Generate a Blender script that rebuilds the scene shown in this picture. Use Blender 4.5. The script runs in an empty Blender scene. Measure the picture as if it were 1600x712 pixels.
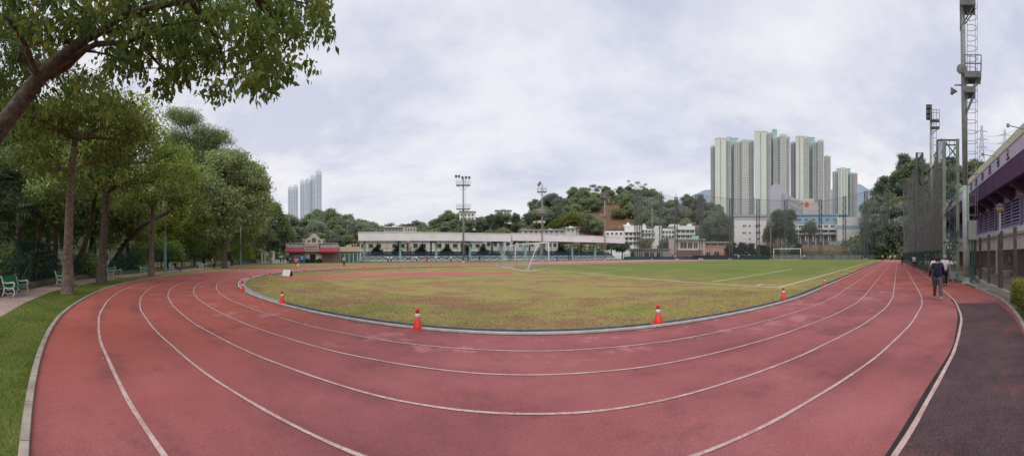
import bpy, bmesh, math, random
import numpy as np
from mathutils import Vector, Matrix
R_ = math.radians
rng = np.random.default_rng(7)
random.seed(7)
scn = bpy.context.scene
COL = scn.collection

# ------------------------------------------------------------------ camera model (cylindrical panorama)
F, XC, YH, H, ROLL = 522.5, 824.6, 398.5, 1.8, 0.003
def az(x): return (x - XC) / F
def hor(x): return YH - F * ROLL * math.sin(az(x))
def P(x, y, d):
    u = az(x)
    return Vector((d * math.sin(u), d * math.cos(u), H + (hor(x) - y) / F * d))
def G(x, y, z=0.0):
    d = (H - z) * F / max(y - hor(x), 0.5)
    p = P(x, y, d); p.z = z
    return p
def A(x, d, z=0.0):
    u = az(x)
    return Vector((d * math.sin(u), d * math.cos(u), z))
def face(x): return -az(x)          # local +X to the viewer's right, local +Y away

# track frame: s along the straights, l to the right
CY, ANG, BX = 32.4, 1.1074, 0.34
S = Vector((math.sin(ANG), math.cos(ANG), 0)); L = Vector((math.cos(ANG), -math.sin(ANG), 0))
C0 = Vector((0, CY, 0))
def TF(s, l, z=0.0): return C0 + S * s + L * l + Vector((0, 0, z))
def RING(phi, rho, z=0.0): return C0 + S * BX + L * (rho * math.cos(phi)) - S * (rho * math.sin(phi)) + Vector((0, 0, z))
def upath(rho, SL=118, z=0.0, n=180, fn=None):
    out = []
    k = 40
    for i in range(k): out.append(TF(BX + SL * (1 - i / k) ** 1.5, rho + (fn(0) if fn else 0), z))
    for i in range(n + 1):
        ph = math.pi * i / n
        out.append(RING(ph, rho + (fn(ph) if fn else 0), z))
    for i in range(1, k + 1): out.append(TF(BX + SL * (i / k) ** 1.5, -rho - (fn(math.pi) if fn else 0), z))
    return out

# ------------------------------------------------------------------ materials
def nodes(m):
    m.use_nodes = True
    return m.node_tree.nodes, m.node_tree.links
def new(nt, t, **kw):
    n = nt.new(t)
    for k, v in kw.items():
        if k.startswith('i_'): n.inputs[k[2:].replace('_', ' ')].default_value = v
        else: setattr(n, k, v)
    return n
def c4(c): return (c[0], c[1], c[2], 1.0)
_mats = {}
def mat(name, col, rough=0.75, var=0.18, scale=6.0, bump=0.0, bscale=None, metal=0.0, spec=0.3, col2=None, detail=6):
    """principled with two noise layers mixing darker and lighter tints of the base colour"""
    if name in _mats: return _mats[name]
    m = bpy.data.materials.new(name); nt, lk = nodes(m)
    b = nt['Principled BSDF']
    b.inputs['Roughness'].default_value = rough; b.inputs['Metallic'].default_value = metal
    b.inputs['Specular IOR Level'].default_value = spec
    tc = new(nt, 'ShaderNodeTexCoord')
    n1 = new(nt, 'ShaderNodeTexNoise', i_Scale=scale, i_Detail=detail, i_Roughness=0.65)
    lk.new(tc.outputs['Object'], n1.inputs['Vector'])
    r = new(nt, 'ShaderNodeValToRGB')
    e = r.color_ramp.elements
    d = [max(0, c * (1 - var)) for c in col]; h = [min(1, c * (1 + var)) for c in (col2 or col)]
    e[0].position = 0.32; e[0].color = c4(d); e[1].position = 0.68; e[1].color = c4(h)
    lk.new(n1.outputs['Fac'], r.inputs['Fac'])
    lk.new(r.outputs['Color'], b.inputs['Base Color'])
    if bump:
        n2 = new(nt, 'ShaderNodeTexNoise', i_Scale=bscale or scale * 5, i_Detail=4)
        lk.new(tc.outputs['Object'], n2.inputs['Vector'])
        bp = new(nt, 'ShaderNodeBump', i_Strength=bump, i_Distance=0.02)
        lk.new(n2.outputs['Fac'], bp.inputs['Height']); lk.new(bp.outputs['Normal'], b.inputs['Normal'])
    _mats[name] = m
    return m
def leafmat(name, c_dark, c_light, trans=0.35, yellow=None):
    m = bpy.data.materials.new(name); nt, lk = nodes(m)
    b = nt['Principled BSDF']; out = nt['Material Output']
    b.inputs['Roughness'].default_value = 0.6; b.inputs['Specular IOR Level'].default_value = 0.25
    at = new(nt, 'ShaderNodeAttribute', attribute_name='tint')
    oi = new(nt, 'ShaderNodeObjectInfo')
    ad = new(nt, 'ShaderNodeMath', operation='MULTIPLY_ADD'); ad.inputs[1].default_value = 0.45; 
    lk.new(oi.outputs['Random'], ad.inputs[0]); 
    sb = new(nt, 'ShaderNodeMath', operation='SUBTRACT'); sb.inputs[1].default_value = 0.22
    lk.new(at.outputs['Fac'], sb.inputs[0]); lk.new(sb.outputs[0], ad.inputs[2])
    r = new(nt, 'ShaderNodeValToRGB'); e = r.color_ramp.elements
    e[0].position = 0.05; e[0].color = c4(c_dark); e[1].position = 0.85; e[1].color = c4(c_light)
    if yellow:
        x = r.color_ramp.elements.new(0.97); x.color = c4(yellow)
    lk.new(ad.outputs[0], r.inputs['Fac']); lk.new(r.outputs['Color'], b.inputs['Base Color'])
    tr = new(nt, 'ShaderNodeBsdfTranslucent'); lk.new(r.outputs['Color'], tr.inputs['Color'])
    mx = new(nt, 'ShaderNodeMixShader', i_Fac=trans)
    lk.new(b.outputs[0], mx.inputs[1]); lk.new(tr.outputs[0], mx.inputs[2]); lk.new(mx.outputs[0], out.inputs['Surface'])
    return m
def netmat(name, col, opacity, var=0.15, sc=(0.6, 0.6, 0.08)):
    """woven net far finer than a pixel: a partly covering sheet, denser and thinner in vertical folds"""
    m = bpy.data.materials.new(name); nt, lk = nodes(m)
    b = nt['Principled BSDF']; out = nt['Material Output']
    b.inputs['Base Color'].default_value = c4(col); b.inputs['Roughness'].default_value = 0.9; b.inputs['Specular IOR Level'].default_value = 0.1
    tc = new(nt, 'ShaderNodeTexCoord'); mp = new(nt, 'ShaderNodeMapping'); mp.inputs['Scale'].default_value = sc
    nz = new(nt, 'ShaderNodeTexNoise', i_Scale=1.0, i_Detail=5)
    lk.new(tc.outputs['Object'], mp.inputs['Vector']); lk.new(mp.outputs['Vector'], nz.inputs['Vector'])
    mr = new(nt, 'ShaderNodeMapRange'); mr.inputs['From Min'].default_value = 0.3; mr.inputs['From Max'].default_value = 0.7
    mr.inputs['To Min'].default_value = opacity - var; mr.inputs['To Max'].default_value = opacity + var
    lk.new(nz.outputs['Fac'], mr.inputs['Value'])
    t = new(nt, 'ShaderNodeBsdfTransparent'); mx = new(nt, 'ShaderNodeMixShader')
    lk.new(mr.outputs[0], mx.inputs['Fac']); lk.new(t.outputs[0], mx.inputs[1]); lk.new(b.outputs[0], mx.inputs[2])
    lk.new(mx.outputs[0], out.inputs['Surface'])
    return m

# ------------------------------------------------------------------ mesh building
class MB:
    def __init__(s): s.v = []; s.f = []; s.m = []
    def add(s, vs, fs, mi=0):
        o = len(s.v); s.v += [tuple(v) for v in vs]
        s.f += [tuple(i + o for i in f) for f in fs]; s.m += [mi] * len(fs)
        return s
    def box(s, x0, x1, y0, y1, z0, z1, mi=0, M=None):
        vs = [Vector((x, y, z)) for z in (z0, z1) for y in (y0, y1) for x in (x0, x1)]
        if M is not None: vs = [M @ v for v in vs]
        return s.add(vs, [(0, 2, 3, 1), (4, 5, 7, 6), (0, 1, 5, 4), (2, 6, 7, 3), (0, 4, 6, 2), (1, 3, 7, 5)], mi)
    def bar(s, a, b, w, h=None, mi=0):
        """box bar from a to b, w across, h deep"""
        a = Vector(a); b = Vector(b); h = h or w
        d = (b - a).normalized(); up = Vector((0, 0, 1)) if abs(d.z) < 0.95 else Vector((0, 1, 0))
        x = d.cross(up).normalized(); y = x.cross(d).normalized()
        vs = [p + x * (sx * w / 2) + y * (sy * h / 2) for p in (a, b) for sx, sy in ((-1, -1), (1, -1), (1, 1), (-1, 1))]
        return s.add(vs, [(3, 2, 1, 0), (4, 5, 6, 7), (0, 1, 5, 4), (1, 2, 6, 5), (2, 3, 7, 6), (3, 0, 4, 7)], mi)
    def tube(s, pts, rad, n=8, mi=0, cap=True):
        pts = [Vector(p) for p in pts]; k = len(pts)
        if not hasattr(rad, '__len__'): rad = [rad] * k
        vs = []; ref = Vector((0.3, 0.9, 0.1)).normalized()
        for i, p in enumerate(pts):
            d = (pts[min(i + 1, k - 1)] - pts[max(i - 1, 0)]).normalized()
            if abs(d.dot(ref)) > 0.95: ref = Vector((1, 0, 0.1)).normalized()
            x = d.cross(ref).normalized(); y = d.cross(x).normalized(); ref = -y if False else ref
            for j in range(n):
                a = 2 * math.pi * j / n
                vs.append(p + (x * math.cos(a) + y * math.sin(a)) * rad[i])
        fs = [(i * n + j, i * n + (j + 1) % n, (i + 1) * n + (j + 1) % n, (i + 1) * n + j) for i in range(k - 1) for j in range(n)]
        if cap: fs += [tuple(range(n)), tuple(range((k - 1) * n + n - 1, (k - 1) * n - 1, -1))]
        return s.add(vs, fs, mi)
    def lathe(s, prof, n=16, mi=0, c=(0, 0, 0)):
        vs = [(c[0] + r * math.cos(2 * math.pi * j / n), c[1] + r * math.sin(2 * math.pi * j / n), c[2] + z) for r, z in prof for j in range(n)]
        k = len(prof)
        fs = [(i * n + j, i * n + (j + 1) % n, (i + 1) * n + (j + 1) % n, (i + 1) * n + j) for i in range(k - 1) for j in range(n)]
        fs += [tuple(range(n - 1, -1, -1)), tuple(range((k - 1) * n, k * n))]
        return s.add(vs, fs, mi)
    def ribbon(s, pa, pb, mi=0):
        n = len(pa); vs = list(pa) + list(pb)
        return s.add(vs, [(i, i + 1, n + i + 1, n + i) for i in range(n - 1)], mi)
    def poly(s, pts, mi=0): return s.add(pts, [tuple(range(len(pts)))], mi)
    def prism(s, pts, thick, mi=0):
        """outline in xz (local), extruded in y by thick"""
        n = len(pts)
        vs = [(x, 0, z) for x, z in pts] + [(x, thick, z) for x, z in pts]
        fs = [tuple(range(n)), tuple(range(2 * n - 1, n - 1, -1))] + [(i, n + i, n + (i + 1) % n, (i + 1) % n) for i in range(n)]
        return s.add(vs, fs, mi)
    def mesh(s, name, mats, smooth=False, fix=True):
        me = bpy.data.meshes.new(name); me.from_pydata(s.v, [], s.f)
        for m in (mats if isinstance(mats, (list, tuple)) else [mats]): me.materials.append(m)
        if any(s.m): me.polygons.foreach_set('material_index', s.m)
        if fix and len(s.f) < 60000:
            bm = bmesh.new(); bm.from_mesh(me); bmesh.ops.recalc_face_normals(bm, faces=bm.faces); bm.to_mesh(me); bm.free()
        if smooth: me.polygons.foreach_set('use_smooth', [True] * len(me.polygons))
        me.update(); return me
    def build(s, name, mats, parent=None, smooth=False, fix=True):
        o = bpy.data.objects.new(name, s.mesh(name, mats, smooth, fix)); COL.objects.link(o)
        if parent is not None: o.parent = parent
        return o
def tag(o, label=None, cat=None, group=None, kind=None):
    if label: o['label'] = label
    if cat: o['category'] = cat
    if group: o['group'] = group
    if kind: o['kind'] = kind
    return o
def thing(name, label, cat, loc=(0, 0, 0), rz=0.0, group=None):
    o = bpy.data.objects.new(name, None); COL.objects.link(o); o.empty_display_size = 0.2
    o.location = loc; o.rotation_euler = (0, 0, rz)
    return tag(o, label, cat, group)
def struct(o): o['kind'] = 'structure'; return o
def kids(o): return [c for c in bpy.data.objects if c.parent == o]
def dup(root, loc, rz=0.0, label=None, sc=None, tree=None):
    """a copy of a thing with copies of its parts and sub-parts, sharing mesh data"""
    r = root.copy(); COL.objects.link(r); r.location = loc; r.rotation_euler = (0, 0, rz)
    if sc is not None: r.scale = sc if hasattr(sc, '__len__') else (sc,) * 3
    if label: r['label'] = label
    for ch, subs in (tree if tree is not None else family(root)):
        c = ch.copy(); COL.objects.link(c); c.parent = r
        for g in subs:
            d = g.copy(); COL.objects.link(d); d.parent = c
    return r
def family(root): return [(c, kids(c)) for c in kids(root)]

# ------------------------------------------------------------------ foliage
def leafmesh(name, pos, size, mats, droop=0.35, width=0.42, tint=None, seed=1, spread=None):
    """one rhombic, slightly folded leaf per position"""
    g = np.random.default_rng(seed); n = len(pos)
    d = g.normal(size=(n, 3)); d[:, 2] -= droop * 2
    d /= np.linalg.norm(d, axis=1)[:, None] + 1e-9
    q = g.normal(size=(n, 3)); sd = np.cross(d, q); sd /= np.linalg.norm(sd, axis=1)[:, None] + 1e-9
    nr = np.cross(d, sd)
    Ls = size * g.uniform(0.5, 1.65, n)[:, None]
    v = np.empty((n, 4, 3))
    v[:, 0] = pos; v[:, 2] = pos + d * Ls - nr * Ls * 0.05
    mid = pos + d * Ls * 0.45 + nr * Ls * 0.08
    v[:, 1] = mid + sd * Ls * width * 0.5; v[:, 3] = mid - sd * Ls * width * 0.5
    me = bpy.data.meshes.new(name)
    me.vertices.add(n * 4); me.vertices.foreach_set('co', v.astype(np.float32).ravel())
    me.loops.add(n * 4); me.loops.foreach_set('vertex_index', np.arange(n * 4, dtype=np.int32))
    me.polygons.add(n); me.polygons.foreach_set('loop_start', np.arange(0, n * 4, 4, dtype=np.int32))
    if tint is None: tint = g.uniform(0.1, 0.9, n)
    a = me.attributes.new('tint', 'FLOAT', 'POINT'); a.data.foreach_set('value', np.repeat(tint, 4).astype(np.float32))
    me.materials.append(mats)
    me.update(calc_edges=True)
    return me
def clumps(blobs, dens, g, shell=0.45):
    out = []; ids = []
    for bi, (cx, cy, cz, rx, ry, rz) in enumerate(blobs):
        k = max(4, int(dens * (rx * ry * rz) ** (2 / 3)))
        d = g.normal(size=(k, 3)); d /= np.linalg.norm(d, axis=1)[:, None]
        d[:, 2] = np.where(d[:, 2] < -0.5, -d[:, 2], d[:, 2])
        r = g.uniform(shell, 1.0, k)[:, None]
        out.append(np.array([cx, cy, cz]) + d * r * np.array([rx, ry, rz])); ids += [bi] * k
    return np.concatenate(out), np.array(ids)
def crownmesh(name, cl, per, clR, leaf, m, seed, droop=0.35, flat=0.7, width=0.42, lift=0.25):
    g = np.random.default_rng(seed)
    per_i = g.integers(int(per * 0.5), int(per * 1.5) + 1, len(cl))
    pos = np.repeat(cl, per_i, axis=0)
    off = g.normal(size=(len(pos), 3)) * np.array([1, 1, flat]) * clR * 0.55
    ct = np.repeat(g.normal(0, 0.17, len(cl)), per_i)
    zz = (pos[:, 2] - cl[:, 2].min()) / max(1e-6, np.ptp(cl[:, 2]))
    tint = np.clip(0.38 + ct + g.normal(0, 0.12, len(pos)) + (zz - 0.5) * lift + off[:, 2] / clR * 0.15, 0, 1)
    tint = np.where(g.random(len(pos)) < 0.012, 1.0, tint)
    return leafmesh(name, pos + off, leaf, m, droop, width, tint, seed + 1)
def bend(a, b, sag, k=5):
    a = Vector(a); b = Vector(b); mid = (a + b) / 2 + Vector(sag)
    return [(1 - t) ** 2 * a + 2 * t * (1 - t) * mid + t * t * b for t in [i / (k - 1) for i in range(k)]]
def make_tree(name, label, cat, loc, trunk, tr, blobs, dens, per, clR, leaf, lm, bm_, seed, group=None, shell=0.45, droop=0.35, flat=0.7, twigs=4, rz=0.0, width=0.42, lift=0.25, sides=9):
    """trunk: list of local points; tr: (base radius, top radius)"""
    g = np.random.default_rng(seed)
    t = thing(name, label, cat, loc, rz, group)
    tm = MB(); k = len(trunk)
    rad = [tr[0] + (tr[1] - tr[0]) * (i / (k - 1)) ** 0.8 for i in range(k)]
    rad[0] *= 1.28
    tm.tube(trunk, rad, sides)
    cl, ids = clumps(blobs, dens, g, shell)
    top = Vector(trunk[-1]); lo = Vector(trunk[max(1, k // 2)])
    for bi, b in enumerate(blobs):
        c = Vector(b[:3]); st = trunk[-1] if c.z > top.z else trunk[max(1, int(k * 0.62))]
        pts = bend(st, c, ((g.random() - .5) * .6, (g.random() - .5) * .6, (c - Vector(st)).length * 0.12), 6)
        r0 = tr[1] * (0.85 if bi else 0.95)
        tm.tube(pts, [r0 * (1 - 0.72 * i / 5) for i in range(6)], 6)
        own = cl[ids == bi]
        for j in g.permutation(len(own))[:twigs]:
            s0 = pts[int(g.integers(2, 6))]
            tm.tube(bend(s0, own[j], ((g.random() - .5) * .5, (g.random() - .5) * .5, .25), 5), [r0 * 0.3, r0 * .24, r0 * .18, r0 * .12, r0 * .05], 5)
    tm.build('trunk', bm_, t, smooth=True, fix=False)
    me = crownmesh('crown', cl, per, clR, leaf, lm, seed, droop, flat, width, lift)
    c = bpy.data.objects.new('crown', me); COL.objects.link(c); c.parent = t
    return t
cam = bpy.data.cameras.new('camera'); cam_o = bpy.data.objects.new('camera', cam); COL.objects.link(cam_o); scn.camera = cam_o
cam.type = 'PANO'; cam.panorama_type = 'CENTRAL_CYLINDRICAL'
cam.central_cylindrical_radius = 1.0
cam.central_cylindrical_range_u_min = -XC / F; cam.central_cylindrical_range_u_max = (1600 - XC) / F
cam.central_cylindrical_range_v_min = (YH - 712) / F; cam.central_cylindrical_range_v_max = YH / F
cam.clip_start = 0.05; cam.clip_end = 20000
cam_o.location = (0, 0, H)
cam_o.rotation_euler = (Matrix.Rotation(ROLL, 3, 'Y') @ Matrix.Rotation(R_(90), 3, 'X')).to_euler()
# ------------------------------------------------------------------ sky and sun (overcast daylight)
SUN_EL, SUN_AZ = R_(56), R_(-165)
w = bpy.data.worlds.new('World'); scn.world = w; w.use_nodes = True
nt, lk = w.node_tree.nodes, w.node_tree.links
bg = nt['Background']; bg.inputs['Strength'].default_value = 0.125
sky = new(nt, 'ShaderNodeTexSky', sky_type='NISHITA', sun_disc=False, sun_elevation=SUN_EL, sun_rotation=SUN_AZ)
sky.air_density = 1.6; sky.dust_density = 3.0
tc = new(nt, 'ShaderNodeTexCoord')
sx = new(nt, 'ShaderNodeSeparateXYZ'); lk.new(tc.outputs['Generated'], sx.inputs[0])
zz = new(nt, 'ShaderNodeMath', operation='ADD'); zz.inputs[1].default_value = 0.22; 
zm = new(nt, 'ShaderNodeMath', operation='MAXIMUM'); zm.inputs[1].default_value = 0.0
lk.new(sx.outputs['Z'], zm.inputs[0]); lk.new(zm.outputs[0], zz.inputs[0])
dx = new(nt, 'ShaderNodeMath', operation='DIVIDE'); dy = new(nt, 'ShaderNodeMath', operation='DIVIDE')
lk.new(sx.outputs['X'], dx.inputs[0]); lk.new(zz.outputs[0], dx.inputs[1]); lk.new(sx.outputs['Y'], dy.inputs[0]); lk.new(zz.outputs[0], dy.inputs[1])
cx = new(nt, 'ShaderNodeCombineXYZ'); lk.new(dx.outputs[0], cx.inputs[0]); lk.new(dy.outputs[0], cx.inputs[1])
mp = new(nt, 'ShaderNodeMapping'); mp.inputs['Scale'].default_value = (0.9, 1.1, 1); mp.inputs['Location'].default_value = (3.1, 1.7, 0); mp.inputs['Rotation'].default_value = (0, 0, 0.35)
lk.new(cx.outputs[0], mp.inputs['Vector'])
n1 = new(nt, 'ShaderNodeTexNoise', i_Scale=1.35, i_Detail=13, i_Roughness=0.6, i_Distortion=0.15); lk.new(mp.outputs[0], n1.inputs['Vector'])
n2 = new(nt, 'ShaderNodeTexNoise', i_Scale=0.42, i_Detail=3, i_Roughness=0.5); lk.new(mp.outputs[0], n2.inputs['Vector'])
r1 = new(nt, 'ShaderNodeValToRGB'); e = r1.color_ramp.elements
e[0].position = 0.38; e[0].color = (5.5, 5.62, 6.6, 1); e[1].position = 0.62; e[1].color = (7.85, 7.8, 7.85, 1)
x = e.new(0.5); x.color = (6.85, 6.83, 7.25, 1)
lk.new(n1.outputs['Fac'], r1.inputs['Fac'])
r2 = new(nt, 'ShaderNodeValToRGB'); e = r2.color_ramp.elements
e[0].position = 0.35; e[0].color = (0.88, 0.90, 0.97, 1); e[1].position = 0.65; e[1].color = (1.05, 1.04, 1.02, 1)
lk.new(n2.outputs['Fac'], r2.inputs['Fac'])
ml = new(nt, 'ShaderNodeMixRGB', blend_type='MULTIPLY', i_Fac=1.0); lk.new(r1.outputs[0], ml.inputs[1]); lk.new(r2.outputs[0], ml.inputs[2])
# thinner cloud low over the horizon runs together into pale haze
hz = new(nt, 'ShaderNodeMapRange'); hz.inputs['From Min'].default_value = 0.0; hz.inputs['From Max'].default_value = 0.28
hz.inputs['To Min'].default_value = 0.75; hz.inputs['To Max'].default_value = 0.0; lk.new(zm.outputs[0], hz.inputs['Value'])
mh = new(nt, 'ShaderNodeMixRGB', i_Color2=(7.05, 7.0, 7.35, 1)); lk.new(hz.outputs[0], mh.inputs['Fac']); lk.new(ml.outputs[0], mh.inputs[1])
ms = new(nt, 'ShaderNodeMixRGB', i_Fac=0.93); lk.new(sky.outputs[0], ms.inputs[1]); lk.new(mh.outputs[0], ms.inputs[2])
lk.new(ms.outputs[0], bg.inputs['Color'])
sd = bpy.data.lights.new('sun', 'SUN'); sd.energy = 2.0; sd.angle = R_(50); sd.color = (1.0, 0.96, 0.9)
so = bpy.data.objects.new('sun', sd); COL.objects.link(so)
sv = Vector((math.sin(SUN_AZ) * math.cos(SUN_EL), math.cos(SUN_AZ) * math.cos(SUN_EL), math.sin(SUN_EL)))
so.rotation_euler = sv.to_track_quat('Z', 'Y').to_euler(); so.location = (0, 0, 60)
scn.view_settings.view_transform = 'Standard'; scn.view_settings.look = 'None'; scn.view_settings.exposure = 0
try:
    scn.cycles.use_denoising = True; scn.cycles.max_bounces = 10; scn.cycles.diffuse_bounces = 7; scn.cycles.transmission_bounces = 10; scn.cycles.transparent_max_bounces = 24
except Exception: pass

# ------------------------------------------------------------------ ground sheets
RO = 33.0
RHO = [25.054, 26.31, 27.55, 28.78, 29.96, 31.21]
SLEN = 112
def ROF(ph):          # the outer kerb draws in toward the lanes round the bend
    return float(np.interp(ph, [R_(4), R_(9), R_(14), R_(22), R_(27), R_(32), R_(38), R_(44), R_(52)], [0, -.15, -.30, -.35, -.42, -.52, -.55, -.58, -.74]))
def ROP(ph): return RO + ROF(ph)
def ramp(nt, stops):
    r = new(nt, 'ShaderNodeValToRGB'); e = r.color_ramp.elements
    e[0].position = stops[0][0]; e[0].color = c4(stops[0][1]); e[1].position = stops[-1][0]; e[1].color = c4(stops[-1][1])
    for p, c in stops[1:-1]:
        k = e.new(p); k.color = c4(c)
    return r
def layered(name, build, rough=0.9, spec=0.15):
    m = bpy.data.materials.new(name); nt, lk = nodes(m); b = nt['Principled BSDF']
    b.inputs['Roughness'].default_value = rough; b.inputs['Specular IOR Level'].default_value = spec
    tc = new(nt, 'ShaderNodeTexCoord')
    def noise(s, d=5, ro=0.6, sc=None, loc=(0, 0, 0), dist=0.0):
        n = new(nt, 'ShaderNodeTexNoise', i_Scale=s, i_Detail=d, i_Roughness=ro, i_Distortion=dist)
        mpn = new(nt, 'ShaderNodeMapping'); mpn.inputs['Scale'].default_value = sc or (1, 1, 1); mpn.inputs['Location'].default_value = loc
        lk.new(tc.outputs['Object'], mpn.inputs['Vector']); lk.new(mpn.outputs[0], n.inputs['Vector'])
        return n.outputs['Fac']
    def rmp(src, stops):
        r = ramp(nt, stops); lk.new(src, r.inputs['Fac']); return r.outputs['Color']
    def mix(a, b_, fac, mode='MIX'):
        x = new(nt, 'ShaderNodeMixRGB', blend_type=mode)
        for s, i in ((fac, 0), (a, 1), (b_, 2)):
            if isinstance(s, (int, float)): x.inputs[i].default_value = s
            elif isinstance(s, tuple): x.inputs[i].default_value = c4(s)
            else: lk.new(s, x.inputs[i])
        return x.outputs[0]
    def mth(op, a, b_=None, c=None):
        x = new(nt, 'ShaderNodeMath', operation=op)
        for i, s in enumerate((a, b_, c)):
            if s is None: continue
            if isinstance(s, (int, float)): x.inputs[i].default_value = s
            else: lk.new(s, x.inputs[i])
        return x.outputs[0]
    def smooth(src, a, b_):
        x = new(nt, 'ShaderNodeMapRange', interpolation_type='SMOOTHSTEP'); x.inputs['From Min'].default_value = a; x.inputs['From Max'].default_value = b_
        lk.new(src, x.inputs['Value']); return x.outputs[0]
    def xyz():
        x = new(nt, 'ShaderNodeSeparateXYZ'); lk.new(tc.outputs['Object'], x.inputs[0]); return x.outputs
    def bump(src, st, dist=0.02):
        x = new(nt, 'ShaderNodeBump', i_Strength=st, i_Distance=dist); lk.new(src, x.inputs['Height']); lk.new(x.outputs[0], b.inputs['Normal'])
    col = build(dict(noise=noise, rmp=rmp, mix=mix, mth=mth, smooth=smooth, xyz=xyz, bump=bump, tc=tc, nt=nt, lk=lk))
    lk.new(col, b.inputs['Base Color'])
    return m
def track_col(k):
    n, r, mx = k['noise'], k['rmp'], k['mix']
    X, Y, Z = k['xyz']()
    salmon = r(n(0.35, 6, 0.6), [(0.28, (0.30, 0.078, 0.062)), (0.72, (0.405, 0.112, 0.087))])
    pink = r(n(0.28, 7, 0.68, loc=(5, 3, 0)), [(0.28, (0.195, 0.068, 0.070)), (0.5, (0.305, 0.099, 0.102)), (0.72, (0.375, 0.138, 0.139))])
    side = k['mth']('ADD', k['smooth'](X, -1.5, -8.0), k['smooth'](X, 13.0, 17.0))
    side = k['mth']('MULTIPLY_ADD', n(0.2, 4), 0.5, k['mth']('SUBTRACT', side, 0.25))
    c = mx(pink, salmon, side)
    # scuffed and dirty streaks
    st = k['smooth'](n(0.55, 8, 0.72, loc=(9, 1, 0)), 0.5, 0.72)
    c = mx(c, (0.13, 0.050, 0.050), k['mth']('MULTIPLY', st, 0.6))
    st2 = k['smooth'](n(1.3, 9, 0.75, sc=(1, .45, 1), loc=(2, 7, 0)), 0.62, 0.72)
    c = mx(c, (0.075, 0.036, 0.038), k['mth']('MULTIPLY', st2, 0.6))
    # traffic grime lying in bands along the lanes
    cr = new(k['nt'], 'ShaderNodeVectorMath', operation='DISTANCE'); cr.inputs[1].default_value = (C0.x, C0.y, 0); k['lk'].new(k['tc'].outputs['Object'], cr.inputs[0])
    wv = k['mth']('SINE', k['mth']('MULTIPLY', cr.outputs['Value'], 5.1))
    bd = k['mth']('MULTIPLY', k['smooth'](wv, -.2, 1.0), k['smooth'](n(0.35, 7, .7, loc=(6, 6, 0)), .42, .68))
    c = mx(c, (0.15, 0.055, 0.058), k['mth']('MULTIPLY', bd, 0.62))
    # paler worn patches on the inner lanes
    wr = k['smooth'](n(0.9, 9, 0.7, loc=(1.3, 4.2, 0)), 0.55, 0.6)
    lim = k['mth']('MULTIPLY', k['smooth'](Y, 5.0, 6.2), k['smooth'](Y, 14, 9))
    c = mx(c, (0.50, 0.23, 0.235), k['mth']('MULTIPLY', k['mth']('MULTIPLY', wr, lim), 0.42))
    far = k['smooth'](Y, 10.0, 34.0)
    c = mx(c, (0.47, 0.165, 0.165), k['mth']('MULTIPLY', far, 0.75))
    sp = n(95, 3, 0.7); 
    c = mx(c, r(sp, [(0.33, (0.5, 0.48, 0.48)), (0.5, (1, 1, 1)), (0.68, (1.3, 1.28, 1.28))]), 0.6, 'MULTIPLY')
    sp2 = n(30, 5, 0.8, loc=(3, 3, 0))
    c = mx(c, r(sp2, [(0.3, (0.74, 0.72, 0.72)), (0.55, (1, 1, 1)), (0.75, (1.12, 1.1, 1.1))]), 0.55, 'MULTIPLY')
    k['bump'](sp, 0.5, 0.008)
    return c
M_track = layered('track_surface', track_col, 0.85, 0.2)
def asph_col(k):
    n, r, mx = k['noise'], k['rmp'], k['mix']
    c = r(n(0.8, 8, 0.7), [(0.3, (0.042, 0.027, 0.030)), (0.55, (0.072, 0.046, 0.050)), (0.72, (0.112, 0.068, 0.072))])
    c = mx(c, (0.2, 0.05, 0.052), k['mth']('MULTIPLY', k['smooth'](n(0.7, 8, 0.7, loc=(4, 4, 0)), 0.5, 0.7), 0.6))
    sp = n(60, 5, 0.85)
    c = mx(c, r(sp, [(0.35, (0.3, 0.3, 0.3)), (0.5, (1, 1, 1)), (0.66, (2.3, 2.2, 2.2))]), 0.9, 'MULTIPLY')
    k['bump'](sp, 0.6, 0.01)
    return c
M_asph = layered('dark_rubber', asph_col, 0.8, 0.25)
def line_col(k):
    n, r, mx = k['noise'], k['rmp'], k['mix']
    c = r(n(3, 8, 0.7), [(0.3, (0.36, 0.22, 0.21)), (0.6, (0.52, 0.41, 0.39))])
    return mx(c, (0.36, 0.13, 0.125), k['mth']('MULTIPLY', k['smooth'](n(22, 6, 0.75), 0.48, 0.66), 0.8))
M_line = layered('worn_line_paint', line_col)
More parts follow.
